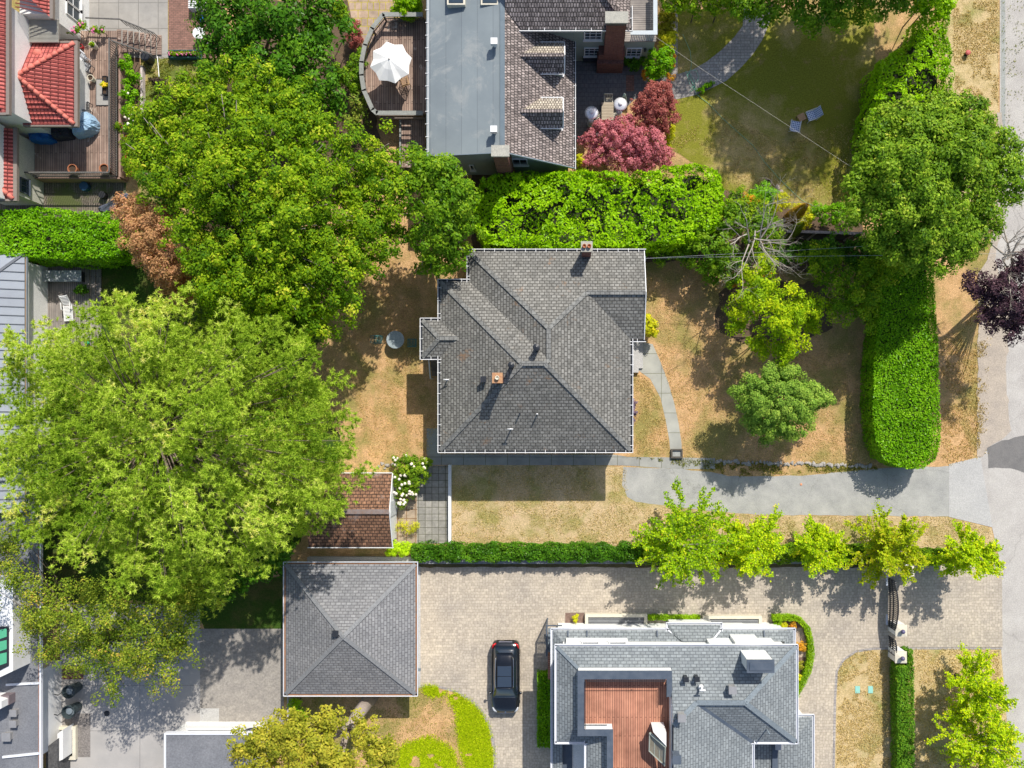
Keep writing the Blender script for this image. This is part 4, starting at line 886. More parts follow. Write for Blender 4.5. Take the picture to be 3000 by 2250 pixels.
# south facing wing with window wall and the big chimney
wh = 5.4; wys = P(0,85,wh).y; wxe = P(1847,0,wh).x; mb = MB(); WS = plane((0,wys),(0,1),.7,wh); WE = plane((wxe,0),(-1,0),.7,wh); yhi = P(0,-160,8).y
top = isect(WS, WE, vplane(y=yhi)); x0w = xr+.05
rface(mb, [V3(x0w+.9,wys,wh), V3(wxe,wys,wh), top, Z(WS, x0w, yhi), Z(WS, x0w, wys+.9)]); rface(mb, [V3(wxe,wys,wh), V3(wxe,yhi,wh), top]); mb.build('wing_roof', SH_CEDAR, neh)
mb = MB(); caps(mb, [(V3(wxe,wys,wh), top)], .3, .07); mb.build('wing_ridge', SH_CEDAR, neh)
gutter('wing_gutter', [((x0w+.9,wys),(wxe,wys)), ((wxe,wys),(wxe,wys+1.3))], wh, neh, WHITE, DARK, hang=.95, w=.09)
wwy = wys+.4
mb = MB(); mb.box(xr+.2, wwy, 0, wxe-.3, wwy+.2, wh-.1); mb.box(wxe-.5, wwy+.2, 2.9, wxe-.3, yhi, wh-.1)
x_dk = P(1922,0,2.9).x; mb.box(wxe-.3, wwy, 0, x_dk-.06, wwy+.2, 2.9); mb.box(x_dk-.26, wwy+.2, 0, x_dk-.06, yhi, 2.9); mb.build('wing_wall', SIDING, neh)
winpx(neh, 'S', wwy-.01, 1711, 1764, 88, 115, nx=3, ny=3); winpx(neh, 'S', wwy-.01, 1711, 1756, 139, 163, nx=3, ny=3); winpx(neh, 'S', wwy-.01, 1834, 1880, 140, 164, nx=3, ny=3)
mb = MB(); mb.box(wxe-.3, wwy-.05, 2.902, x_dk, yhi, 3.0); o = mb.build('balcony_deck', DECKG, neh)
mb = MB(); zt = 3.95; xa = P(1841,0,zt).x; xb = x_dk-.02
mb.box(xb-.26, wwy-.06, zt-.06, xb, yhi, zt); mb.box(wxe+.1, wwy-.06, zt-.06, xb-.262, wwy+.2, zt)
for i in range(14):
    xx = wxe+.2+(xb-wxe-.4)*i/13; mb.bar((xx, wwy+.02, 3.0), (xx, wwy+.02, zt-.06), .06)
for i in range(26): mb.bar((xb-.13, wwy+.3+i*.22, 3.0), (xb-.13, wwy+.3+i*.22, zt-.06), .06)
mb.build('balcony_railing', M('pale_grey_paint', (.5,.55,.58), (.44,.48,.5), 2, .6), neh)
mb = MB(); q = P(1890,139,1.9); mb.lathe((q.x, wwy-.1, 1.7), [(.02,0),(.09,.05),(.09,.25),(.03,.32)], 10); mb.build('wall_lamp', DARK, neh)
# brick chimney: widened base, stack, stone cap
cx = P(1808,0,7.0).x; cy = wwy-.42; mb = MB(); mb.box(cx-1.03, cy-.43, 0, cx+.72, wwy-.003, 1.5); mb.box(cx-.95, cy-.2, 1.5, cx+.75, wwy-.003, 2.3)
mb.box(cx-.62, cy-.28, 2.3, cx+.6, wwy-.003, 5.2); mb.box(cx-.6, cy-.28, 5.2, cx+.58, cy+.4, 6.75); o = mb.build('chimney', BRICK, neh)
mb = MB(); mb.box(cx-.6, cy-.29, 6.45, cx+.58, cy+.4, 6.8); mb.build('lead_band', DARK, o)
y_c0, y_c1 = P(0,33,7).y, P(0,67,7).y; mb = MB(); mb.box(P(1773,0,7).x, y_c1, 6.86, P(1841,0,7).x, y_c0, 7.0); mb.build('cap', CHIMC, o, bevel=.03)
c_ = P(1466,441,7.3); mb = MB(); mb.box(c_.x-.52, c_.y-.22, 0, c_.x+.4, wy_-.003, 5.0); mb.box(c_.x-.5, c_.y-.2, 5.0, c_.x+.38, c_.y+.28, 7.15); o = mb.build('chimney', BRICK, neh)
mb = MB(); q0 = P(1439,425,7.3); q1 = P(1492,458,7.3); mb.box(q0.x, q1.y, 7.15, q1.x, q0.y, 7.3); mb.build('cap', CHIMC, o, bevel=.03)
# stubby white vents and skylights on the flat roof
for vx, vy in ((1447,118), (1446,376)):
    c_ = P(vx, vy, 6.65); mb = MB(); mb.tube([(c_.x, c_.y, 5.8), (c_.x, c_.y, 6.3)], .12, 12); mb.box(c_.x-.2, c_.y-.2, 6.32, c_.x+.2, c_.y+.18, 6.62); mb.build('roof_vent', WHITE, neh, bevel=.02)
for vx in (1336, 1435):
    c_ = P(vx, -8, 5.95); mb = MB(); mb.box(c_.x-.55, c_.y-.45, 5.2, c_.x+.55, c_.y+.9, 5.95); o = mb.build('skylight', CREAM, neh, bevel=.02)
    mb = MB(); mb.box(c_.x-.44, c_.y-.34, 5.952, c_.x+.44, c_.y+.8, 5.98); mb.build('pane', GLASS, o)
# window box
q = P(1733,172,.9); mb = MB(); mb.box(q.x-.6, wwy-.35, .55, q.x+.6, wwy-.02, .8); mb.build('window_box', DARK, neh)

# curved timber deck on the left of it
dk = [(1249,55),(1129,55),(1122,60),(1098,95),(1078,140),(1068,190),(1068,225),(1075,270),(1098,320),(1110,333),(1249,333)]
dkt = thing('raised_deck', 'weathered timber deck with a bowed solid railing left of the flat roof', 'deck', P(1180,200))
dz = 1.5; po = XY(dk, dz); mb = MB(); mb.prism(po, dz-.15, dz); o = mb.build('floor', DECKW, dkt)
for p_ in o.data.uv_layers[0].data: p_.uv = (p_.uv[1], p_.uv[0])
mb = MB(); rl = XY([(1240,52),(1127,52),(1095,92),(1074,140),(1064,190),(1064,228),(1071,272),(1096,328),(1108,338),(1240,338)], 2.0)
rl = [Vector(p) for p in rl]
for i in range(len(rl)-1):
    a_, b_ = rl[i], rl[i+1]; d_ = (b_-a_).normalized(); n_ = Vector((-d_.y, d_.x)); c_ = (a_+b_)/2
    mb.obox(c_, d_, n_, (b_-a_).length/2+.05, .14, 2.4, 2.46)
mb.build('rail_top', M('grey_rail_wood', (.3,.31,.29), (.24,.25,.23), 3, .9, fine=12), dkt)
mb = MB()
for i in range(len(rl)-1):
    a_, b_ = rl[i], rl[i+1]; d_ = (b_-a_).normalized(); n_ = Vector((-d_.y, d_.x)); c_ = (a_+b_)/2
    mb.obox(c_, d_, n_, (b_-a_).length/2-.0, .03, 1.3, 1.55); mb.obox(c_, d_, n_, (b_-a_).length/2-.0, .02, 1.9, 1.98); mb.obox(a_, d_, n_, .05, .05, 0, 2.4)
mb.build('railing', WOODG, dkt)
mb = MB()
for px, py in ((1110,335),(1070,210),(1240,335),(1180,335)): q = P(px, py, 1); mb.box(q.x-.07, q.y-.07, 0, q.x+.07, q.y+.07, dz-.15)
mb.build('post', WOODG, dkt)
lo_ = thing('wooden_walkway', 'narrow weathered wooden walkway running down beside the flat roofed house', 'walkway', P(1210,420))
a0 = P(1176,350,.9); a1 = P(1244,490,.9); mb = MB(); mb.box(a0.x, a1.y, .8, a1.x, a0.y, .9); o = mb.build('planks', DECKW, lo_)
for p_ in o.data.uv_layers[0].data: p_.uv = (p_.uv[1], p_.uv[0])
mb = MB(); mb.box(a0.x-.12, a1.y, .82, a0.x-.003, a0.y, 1.02); mb.build('edge_board', M('grey_rail_wood', (.3,.31,.29)), lo_)
mb = MB()
for yy in (a1.y+.1, a0.y-.1): mb.box(a0.x+.05, yy-.05, 0, a0.x+.15, yy+.05, .8)
mb.build('post', WOODG, lo_)

# ---------------------------------------------------------------- red tiled house (top left)
nwh = thing('house', 'white rendered house with weathered red tiled roofs at the left edge', 'house', P(60,300))
hz = 3.5; hx0 = P(48,0,hz).x-.3; hx1 = P(218,0,hz).x; hy1 = P(0,126,hz).y; hy0 = P(0,364,hz).y; hr_ = 4.75
hub = V3((P(48,0,hr_)).x, P(0,221,hr_).y, hr_)
xW = P(20,0,5).x
mb = MB(); rface(mb, [V3(hx1,hy0,hz), V3(hx1,hy1,hz), hub]); rface(mb, [V3(hx1,hy1,hz), V3(xW,hy1,hz), V3(xW,hub.y,hr_), hub]); rface(mb, [V3(hx1,hy0,hz), V3(xW,hy0,hz), V3(xW,hub.y,hr_), hub])
mb.build('hip_roof', TILE, nwh)
def tilecaps(parent, segs, name='hip_tiles'):
    mb = MB()
    for a, b in segs:
        a = Vector(a); b = Vector(b); n = max(2, int((b-a).length/.38)); d = (b-a).normalized()
        for i in range(n):
            p = a.lerp(b, i/n); q_ = a.lerp(b, (i+1.12)/n); mb.tube([p+Vector((0,0,.03)), q_+Vector((0,0,.0))], [.15, .12], 8)
    return mb.build(name, TILECAP, parent, smooth=True)
tilecaps(nwh, [(V3(hx1,hy0,hz), hub), (V3(hx1,hy1,hz), hub)])
def courses(parent, a, b, top_a, top_b, n, name='tile_course'):
    """raised tile courses: rows of lips across a roof face from eave a-b to top_a-top_b"""
    mb = MB()
    for i in range(n+1):
        t = i/n; p = Vector(a).lerp(Vector(top_a), t); q_ = Vector(b).lerp(Vector(top_b), t)
        if (q_-p).length > .2: mb.bar(p+Vector((0,0,.035)), q_+Vector((0,0,.035)), .07, .06)
    return mb.build(name, TILE, parent)
courses(nwh, (hx1,hy0,hz), (xW,hy0,hz), hub, (xW,hub.y,hr_), 9); 
def ribs(parent, eave_a, eave_b, top_a, top_b, step=.23, name='tile_ribs', tri=None):
    mb = MB(); a, b, c_, d_ = map(Vector, (eave_a, eave_b, top_a, top_b)); n = int((b-a).length/step)
    up = (c_-a); ed_ = (b-a).normalized()
    for i in range(1, n):
        t = i/n; p = a.lerp(b, t)
        q_ = c_.lerp(d_, t) if tri is None else tri(p, t)
        if (q_-p).length > .15: mb.tube([p+Vector((0,0,.015)), q_+Vector((0,0,.015))], .038, 4, cap=False)
    return mb.build(name, TILE, parent)
ribs(nwh, (hx1,hy0,hz), (hx1,hy1,hz), None or (0,0,0), (0,0,0), tri=lambda p, t: (p.lerp(Vector(hub), 0)+(Vector((hub.x,p.y,hr_))-p)*(1-abs(p.y-hub.y)/((hy1-hub.y) if p.y > hub.y else (hub.y-hy0)))))
mb = MB(); t_ = .09
mb.box(hx1, hy0-.15, hz-.2, hx1+.22, hy1+.15, hz+.03); mb.box(xW, hy0-.15, hz-.2, hx1-.003, hy0-.0, hz+.03); mb.box(xW+1.2, hy1, hz-.2, hx1-.003, hy1+.13, hz+.03)
mb.build('gutter', M('taupe_gutter', (.24,.2,.17), (.2,.17,.15), 3, .6), nwh)
mb = MB(); mb.box(xW, hy0+.45, 0, hx1-.55, hy1-.4, hz-.2); mb.build('wall', STUCCO, nwh)
c_ = P(105,153,4.0); mb = MB(); mb.lathe((c_.x,c_.y,3.7), [(.3,0),(.28,.2),(.15,.3),(.001,.32)], 12); mb.build('roof_vent', TILECAP, nwh, smooth=True)
# tall part at the very edge
tz = 6.0; tx = P(18,0,tz).x; ty0 = P(0,330,tz).y; ytt = P(0,-200,tz).y
mb = MB(); rface(mb, [V3(tx,ty0,tz), V3(tx,ytt,tz), V3(tx-4,ytt,tz+2), V3(tx-4,ty0+4,tz+2)]); rface(mb, [V3(tx,ty0,tz), V3(tx-4,ty0,tz), V3(tx-4,ty0+4,tz+2)]); mb.build('upper_roof', TILE, nwh)
ribs(nwh, (tx,ty0,tz), (tx,ytt,tz), (tx-4,ty0,tz+2), (tx-4,ytt,tz+2))
mb = MB(); mb.box(tx, ty0-.12, tz-.2, tx+.2, ytt, tz+.03); mb.box(tx-4, ty0-.14, tz-.2, tx-.003, ty0, tz+.03); mb.build('upper_gutter', M('taupe_gutter', (.24,.2,.17)), nwh)
mb = MB(); mb.box(tx-4, ty0+.25, 0, P(66,0,4.4).x, P(0,30,5).y, tz-.2); mb.build('upper_wall', STUCCO, nwh)
# cross gable at the top edge, canopy below it
kz = 4.6; mb = MB(); kx0, kx1, ky0 = P(28,0,tz).x, P(146,0,kz).x, P(0,50,kz).y
rface(mb, [V3(kx1,ky0,kz), V3(kx1,ytt,kz), V3(kx1-1.6,ytt,kz+.8), V3(kx1-1.6,ky0+1.6,kz+.8)]); mb.build('side_roof', TILE, nwh)
ribs(nwh, (kx1,ky0,kz), (kx1,ytt,kz), (kx1-1.6,ky0,kz+.8), (kx1-1.6,ytt,kz+.8))
mb = MB(); mb.box(kx1, ky0-.1, kz-.2, kx1+.2, ytt, kz+.03); mb.build('side_gutter', M('taupe_gutter', (.24,.2,.17)), nwh)
mb = MB(); mb.box(P(112,0,4).x-.9, ky0+.3, 0, kx1-.3, ytt, kz-.2); mb.build('side_wall', STUCCO, nwh)
for y_ in (5, 40): window(nwh, 'E', kx1-.3, P(0,y_,1.6).y, 1.8, .9, 1.5, 1, 2)
cz = 3.85; q0 = P(86,57,cz); q1 = P(172,125,cz); mb = MB(); mb.box(q0.x, q1.y, cz-.05, q1.x, q0.y, cz)
n_ = 18
for i in range(n_): yy = q1.y+(q0.y-q1.y)*(i+.5)/n_; mb.tube([(q0.x,yy,cz+.01),(q1.x,yy,cz+.01)], .03, 5)
mb.build('corrugated_canopy', M('corrugated_panel', (.33,.32,.28), (.4,.39,.34), 1.5, .5), nwh)
# low wing at the bottom left
vz = 3.5; vx = P(39,0,vz).x; vy0 = P(0,583,vz).y; vy1 = hy0-.3
mb = MB(); rface(mb, [V3(vx,vy0,vz), V3(vx,vy1,vz), V3(vx-3,vy1,vz+1.2), V3(vx-3,vy0+3,vz+1.2)]); rface(mb, [V3(vx,vy0,vz), V3(vx-3,vy0,vz), V3(vx-3,vy0+3,vz+1.2)]); mb.build('wing_roof', TILE, nwh)
ribs(nwh, (vx,vy0,vz), (vx,vy1,vz), (vx-3,vy0,vz+1.2), (vx-3,vy1,vz+1.2)); tilecaps(nwh, [(V3(vx,vy0,vz), V3(vx-3,vy0+3,vz+1.2))])
mb = MB(); mb.box(vx, vy0-.12, vz-.2, vx+.24, vy1+.1, vz+.03); mb.box(vx-3, vy0-.14, vz-.2, vx-.003, vy0, vz+.03); mb.build('wing_gutter', M('taupe_gutter', (.24,.2,.17)), nwh)
mb = MB(); xw_ = P(116,0,0).x-.0; mb.box(vx-3, vy0+.5, 0, vx-.35, vy1, vz-.2); mb.build('wing_wall', M('cream_render', (.62,.6,.52), (.55,.53,.46), 2, .9, fine=14), nwh)
mb = MB(); mb.box(vx-4, P(0,558,5.6).y, 3.6, P(1,0,4.0).x, P(0,336,5.6).y, 5.6); mb.build('attic_wall', STUCCO, nwh)
window(nwh, 'E', vx-.34, P(0,545,2).y, 2.0, 1.0, .8, 2, 1, fm=DGREY)

# deck of the red tiled house
gdk = thing('raised_deck', 'weathered timber deck wrapped round the red tiled house, with balustrade', 'deck', P(220,440))
fz_ = .95; po = XY([(70,364),(150,364),(150,90),(342,90),(342,515),(70,515)], fz_); mb = MB(); mb.prism(po, fz_-.12, fz_); o = mb.build('floor', DECKW, gdk)
for p_ in o.data.uv_layers[0].data: p_.uv = (p_.uv[1], p_.uv[0])
def balus(mb, a, b, z0, z1, step=.16, w=.035):
    a = Vector(a); b = Vector(b); n = int((b-a).length/step)
    for i in range(n+1): p = a.lerp(b, i/max(1,n)); mb.bar((p.x,p.y,z0),(p.x,p.y,z1), w)
mb = MB(); e0 = P(345,132,fz_); e1 = P(345,518,fz_); e2 = P(70,518,fz_)
mb.bar((e0.x,e0.y,1.95),(e1.x,e1.y,1.95),.09,.06); mb.bar((e1.x,e1.y,1.95),(e2.x,e2.y,1.95),.09,.06); mb.bar((e0.x,e0.y,1.1),(e1.x,e1.y,1.1),.05); mb.bar((e1.x,e1.y,1.1),(e2.x,e2.y,1.1),.05)
balus(mb, e0.xy, e1.xy, 1.0, 1.93); balus(mb, e1.xy, e2.xy, 1.0, 1.93)
mb.build('balustrade', M('dark_grey_wood', (.09,.09,.085), (.15,.14,.13), 3, .8, fine=12), gdk)
mb = MB(); mb.bar((e0.x+.12,e0.y,.5),(e1.x+.12,e1.y,.5),.14,.9); mb.bar((e1.x+.12,e1.y-.08,.5),(e2.x,e2.y-.08,.5),.1,.9); mb.build('skirt_board', M('pinkish_deck_board', (.36,.24,.19), (.28,.18,.14), 3, .9, fine=12), gdk)
stp = MB(); n_ = 8
for i in range(n_):
    x0_ = P(342+i*14.5,0,.8).x; z_ = fz_*(1-(i+1)/(n_+1)); stp.box(x0_+.02, P(0,(152 if i < 4 else 160),z_).y, z_-.05, x0_+.31, P(0,86+i*2.4,z_).y, z_)
stp.build('steps', DECKW, gdk)
mb = MB(); s0_ = P(320,115,1.9); s1_ = P(445,160,.9); mb.bar((P(325,118,1.9).x,P(325,118,1.9).y,1.9),(s1_.x,s1_.y,.95),.07); mb.bar((P(250,52,1.9)),(P(350,56,1.9)),.07); mb.bar(P(350,56,1.9),P(450,96,.95),.07)
for i in range(10):
    t = i/9; p = Vector((P(325,118,1.9).x,P(325,118,1.9).y,1.9)).lerp(Vector((s1_.x,s1_.y,.95)), t); mb.bar(p, (p.x,p.y,max(.02,p.z-.95)), .035)
    p = Vector(P(350,56,1.9)).lerp(Vector(P(450,96,.95)), t); mb.bar(p, (p.x,p.y,max(.02,p.z-.95)), .035)
mb.build('stair_rail', M('dark_grey_wood', (.09,.09,.085)), gdk)

# ---------------------------------------------------------------- house with standing seam roof, mid left
ssh = thing('house', 'house with a grey standing seam metal roof under the pine, left edge', 'house', P(0,980))
zz = 3.2; sxe = P(72,0,zz).x; sy1_ = P(0,742,zz).y; sy0_ = P(0,1500,zz).y
mb = MB(); A1, A0 = V3(sxe,sy1_,zz), V3(sxe,sy0_,zz); T1, T0 = V3(sxe-5.5,sy1_-5.2,zz+1.9), V3(sxe-5.5,sy0_,zz+1.9)
mb.face([A0, A1, T1, T0]); mb.face([A1, V3(sxe-5.5,sy1_,zz), T1]); mb.build('roof', SEAM, ssh)
mb = MB(); n_ = 24; ln_ = A1.y-A0.y
for i in range(int(ln_/.56)):
    yy = A0.y+.3+i*.56; t = 1 if yy < T1.y else max(0, 1-(yy-T1.y)/(A1.y-T1.y))
    if t > .05: mb.bar((sxe,yy,zz+.02), (sxe-5.5*t,yy,zz+1.9*t+.02), .045, .06)
mb.bar(A1+Vector((0,0,.03)), T1+Vector((0,0,.03)), .16, .05); mb.build('seam', M('seam_dark', (.14,.15,.17), (.12,.13,.15), 3, .5), ssh)
gutter('gutter', [((sxe,sy0_),(sxe,sy1_))], zz, ssh, GREYM, M('rusty_leaves', (.3,.2,.13)), hang=0, w=.13)
mb = MB(); mb.box(sxe-5.5, sy0_, 0, sxe-.4, sy1_-.4, zz-.15); mb.build('wall', STUCCO, ssh)
dk2 = thing('low_deck', 'low grey timber deck with steps beside the metal roofed house', 'deck', P(200,880))
q0 = P(130,760,.3); q1 = P(262,1015,.3); mb = MB(); mb.box(q0.x, q1.y, .18, q1.x, q0.y, .3); o = mb.build('floor', DECKG, dk2)
for p_ in o.data.uv_layers[0].data: p_.uv = (p_.uv[1], p_.uv[0])
mb = MB(); mb.box(q1.x+.002, q1.y, .08, q1.x+.32, q0.y, .2); mb.box(q1.x+.322, q1.y, .0, q1.x+.66, q0.y, .1); o = mb.build('step', DECKG, dk2)
for p_ in o.data.uv_layers[0].data: p_.uv = (p_.uv[1], p_.uv[0])

# ---------------------------------------------------------------- white house, lower left
swh = thing('house', 'white walled house with flat dark roofs and green skylight, lower left corner', 'house', P(60,2080))
fz3 = 3.0; wx = P(180,0,0).x; fx = P(117,0,fz3).x; fy1 = P(0,1480,fz3).y; fy0 = P(0,2420,fz3).y
mb = MB(); mb.face([(fx-5,fy0,fz3),(fx,fy0,fz3),(fx,fy1,fz3),(fx-5,fy1,fz3)]); mb.build('flat_roof', FLATD, swh)
mb = MB(); mb.box(fx, fy0, fz3-.15, fx+.1, fy1, fz3+.06); mb.build('gutter', WHITEM, swh)
mb = MB(); mb.box(fx-.09, fy0, fz3-.02, fx-.003, fy1, fz3+.03); mb.build('rusty_edge', M('rust_edge', (.35,.2,.15), (.2,.14,.12), 9, .9), swh)
for y_ in (2003, 2209):
    mb = MB(); mb.bar(P(18 if y_ == 2003 else 8, y_+3+(6 if y_ > 2100 else 0), fz3+.06), P(114, y_-2, fz3+.06), .14, .1); mb.build('parapet', WHITEM, swh)
wz = 2.85; wyb = P(0,2178,.3).y; wyt = P(0,1940,.3).y
mb = MB(); mb.box(fx-5, wyb, 0, wx-.07, wyt, wz); mb.box(fx-5.1, wyb-.05, 0, wx, wyt+.05, 2.15); mb.build('wall', WHITE, swh)
for y_ in (2004, 2147): window(swh, 'E', wx-.06, P(0,y_,2.3).y, 2.48, .95, .5, 1, 1, fm=DARK, gm=M('green_glass', (.03,.09,.07), (.05,.14,.1), 1, .1), sill=False)
# dark roof slope and wall below
mb = MB(); mb.prism(XY([(135,2190),(168,2165),(168,2300),(135,2300)], 1.4), .0, 1.4); mb.build('dark_lean_to', M('black_shingle', (.05,.05,.055), (.12,.12,.12), 6, .9, fine=7), swh)
mb = MB(); mb.prism(XY([(168,2150),(184,2138),(184,2225),(168,2232)], 1.2), 0, 1.2); mb.build('corner_pier', WHITE, swh)
# skylight house block
kz = 4.6; mb = MB(); kp = XY([(-60,1700),(38,1700),(38,1966),(-60,2012)], kz); mb.prism(kp, fz3, kz); mb.build('upper_block', WHITE, swh)
mb = MB(); mb.prism(XY([(-40,1835),(27,1835),(27,1950),(-40,1985)], kz), kz+.002, kz+.06); sk = mb.build('skylight', DARK, swh)
mb = MB()
for (ya_, yb_) in ((1842,1868),(1876,1904),(1912,1945)): mb.prism(XY([(-40,ya_+12),(22,ya_-2),(22,yb_-4),(-40,yb_+18)], kz), kz+.062, kz+.08)
mb.build('pane', M('green_skylight_glass', (.08,.36,.2), (.1,.42,.25), 1, .12), sk)
for x_, y_, s_ in ((37,2090,.35),(36,2122,.35),(17,2160,.45)):
    boxvent(swh, x_, y_, 3.35, 3.0, s_, M('galvanised', (.5,.48,.46)))
mb = MB(); c_ = P(18,2050,3.5); mb.box(c_.x-.3, c_.y-.3, 3.0, c_.x+.25, c_.y+.3, 3.6); mb.build('roof_hatch', M('brown_grey', (.2,.16,.17)), swh)
mb = MB(); mb.prism(XY([(-60,2040),(4,2055),(4,2075),(-60,2110)], 4.2), 3, 4.2); mb.build('roof_hatch', WHITE, swh)
# sunken window well
ww = thing('window_well', 'dark grated window well framed in pale stone beside the white house', 'window well', P(205,2170))
q0 = P(180,2125); q1 = P(228,2222); t_ = .22; mb = MB(); mb.box(q0.x, q0.y-t_, 0, q1.x, q0.y, .25); mb.box(q0.x, q1.y, 0, q1.x, q1.y+t_, .25); mb.box(q1.x-t_, q1.y+t_, 0, q1.x, q0.y-t_, .25); mb.build('frame', CREAM, ww)
mb = MB(); mb.box(q0.x, q1.y+t_, .03, q1.x-t_, q0.y-t_, .05); mb.build('pit', M('pit_green', (.02,.04,.025), (.03,.06,.03), 3), ww)
mb = MB()
for i in range(14): yy = q1.y+t_+(q0.y-q1.y-2*t_)*(i+.5)/14; mb.bar((q0.x+.05,yy,.2),(q1.x-t_,yy,.2),.02)
mb.build('grate', DARK, ww)
# flat garage at the bottom edge
fg = thing('garage', 'flat dark roofed garage with a white parapet, bottom edge', 'garage', P(640,2230))
gz = 2.6; q0 = P(487,2152,gz); q1 = P(742,2420,gz); mb = MB(); mb.box(q0.x, q1.y, gz-.1, q1.x, q0.y, gz); mb.build('roof', FLATD, fg)
mb = MB(); mb.box(q0.x-.12, q1.y, gz-.3, q0.x-.003, q0.y+.1, gz+.06); mb.box(q0.x, q0.y+.002, gz-.3, q1.x, q0.y+.12, gz+.06); mb.build('gutter', WHITEM, fg)
mb = MB(); mb.box(q0.x+.1, q1.y, 0, q1.x, q0.y-.15, gz-.12); mb.build('wall', STUCCO, fg)
mb = MB(); mb.box(P(546,0,2.2).x, q0.y+.125, 1.9, q1.x, P(0,2133,2.2).y, 2.2); mb.build('canopy', WHITE, fg)
# ---------------------------------------------------------------- vegetation
def st(*c): return [(i/(len(c)-1) if len(c) > 1 else 0, x) for i, x in enumerate(c)]
G_BROAD = leafmat('leaf_broad', [(0,(.035,.1,.008)),(.4,(.1,.19,.01)),(.75,(.22,.32,.012)),(1,(.43,.42,.04))], .3)
G_DARKL = leafmat('leaf_dark_glossy', [(0,(.018,.06,.008)),(.5,(.05,.14,.012)),(1,(.14,.26,.025))], .2, .35)
G_MID = leafmat('leaf_mid', [(0,(.03,.09,.008)),(.5,(.1,.2,.012)),(1,(.25,.34,.03))], .25, .45)
G_ROUND = leafmat('leaf_blue_green', [(0,(.04,.1,.012)),(.5,(.13,.23,.02)),(.85,(.27,.37,.05)),(1,(.42,.43,.09))], .25, .45)
G_LAUREL = leafmat('leaf_laurel', [(0,(.08,.19,.004)),(.5,(.2,.37,.006)),(1,(.36,.52,.02))], .3, .35)
G_TRIM = leafmat('leaf_trimmed', [(0,(.045,.14,.004)),(.5,(.12,.28,.006)),(1,(.27,.45,.03))], .25, .35)
G_PINE = leafmat('pine_needles', [(0,(.1,.19,.02)),(.5,(.31,.42,.07)),(.85,(.49,.57,.18)),(1,(.62,.58,.23))], .38)
G_LIMEG = leafmat('leaf_lime', [(0,(.14,.26,.01)),(.5,(.34,.47,.012)),(.85,(.54,.58,.02)),(1,(.6,.48,.03))], .35)
G_OAK = leafmat('leaf_mixed', [(0,(.05,.1,.015)),(.45,(.15,.21,.03)),(.8,(.32,.34,.06)),(1,(.5,.3,.08))], .3)
G_RED = leafmat('leaf_red_maple', [(0,(.14,.035,.03)),(.5,(.29,.08,.085)),(1,(.46,.18,.17))], .25)
G_RED2 = leafmat('leaf_pink_maple', [(0,(.2,.05,.075)),(.5,(.43,.125,.18)),(1,(.6,.25,.31))], .25)
G_RUST = leafmat('leaf_rust', [(0,(.2,.1,.06)),(.45,(.38,.21,.11)),(.8,(.5,.24,.16)),(1,(.4,.36,.1))], .25)
G_PLUM = leafmat('leaf_plum', [(0,(.018,.01,.018)),(.5,(.055,.025,.045)),(1,(.16,.09,.12))], .15)
G_GOLD = leafmat('leaf_golden_cedar', [(0,(.1,.13,.015)),(.5,(.26,.25,.025)),(1,(.45,.36,.05))], .2)
G_YEL = leafmat('leaf_yellow', [(0,(.25,.27,.01)),(.6,(.5,.5,.02)),(1,(.65,.5,.03))], .3)
G_ORG = leafmat('leaf_orange', [(0,(.3,.2,.02)),(.6,(.6,.32,.03)),(1,(.65,.2,.04))], .3)
G_BOX = leafmat('leaf_box', [(0,(.09,.19,.01)),(.6,(.2,.34,.012)),(1,(.36,.45,.03))], .2)
G_LAV = leafmat('leaf_lavender', [(0,(.1,.07,.13)),(1,(.27,.19,.33))], .2)
TWIG = M('grey_twig', (.42,.38,.34), (.3,.26,.23), 6, .9)

tree('broadleaf_tree', 'huge spreading yellow green tree left of the curved deck, largest broadleaf', 'tree', (760,700),
  auto_lobes([(430,470),(430,370),(480,300),(560,270),(680,255),(760,250),(900,300),(950,330),(1000,430),(1060,475),(1140,495),(1175,550),(1180,620),(1170,680),(1110,740),(1000,830),(950,920),(930,980),(860,1000),(800,940),(700,880),(630,860),(600,790),(575,720),(530,650),(490,590),(445,530)], (770,570), 440, 9.6, 3.6, 62, 52, 84, 41),
  G_BROAD, 8, .45, leaf=.19, puff=.46, pden=1.1, lden=.85, hs=2.6, twigs=2, irr=.5, bark=M('grey_bark', (.3,.26,.22), (.2,.17,.14), 4, .9), seed=3)
tree('laurel_tree', 'dark glossy leaved evergreen tree at the top edge, above the yellow green tree', 'tree', (800,180),
  [(700,50,125,5),(850,50,125,5.6),(960,80,80,5),(655,170,75,4.4),(780,190,115,5.2),(900,220,110,5.2),(965,310,70,4.4),(860,330,80,4.6),(650,30,70,4.5),(760,300,70,4.4)],
  G_DARKL, 5, .3, leaf=.28, puff=.7, pden=.95, lden=1.0, hs=1.5, aspect=.45, seed=4)
tree('broadleaf_tree', 'mid green tree at the upper left corner of the bungalow roof', 'tree', (1300,660),
  [(1290,560,100,7),(1280,680,95,6),(1350,590,60,6),(1255,490,55,6.6),(1275,775,50,5),(1335,740,55,5),(1350,670,50,5.4),(1310,500,60,6.6)], G_MID, 6, .2, leaf=.2, puff=.5, hs=2, twigs=4, irr=.35, bark=TWIG, seed=5)
tree('round_tree', 'large dense rounded tree beside the road, blue green leaves, upper right', 'tree', (2700,600),
  auto_lobes([(2500,590),(2525,520),(2560,450),(2610,380),(2670,335),(2740,320),(2820,340),(2890,385),(2935,430),(2950,520),(2930,600),(2880,670),(2840,720),(2770,765),(2680,760),(2610,730),(2560,670),(2515,640)], (2730,530), 280, 9.8, 3, 62, 58, 84, 42),
  G_ROUND, 8, .4, leaf=.19, puff=.5, pden=1.35, lden=1.05, hs=2.6, seed=6)
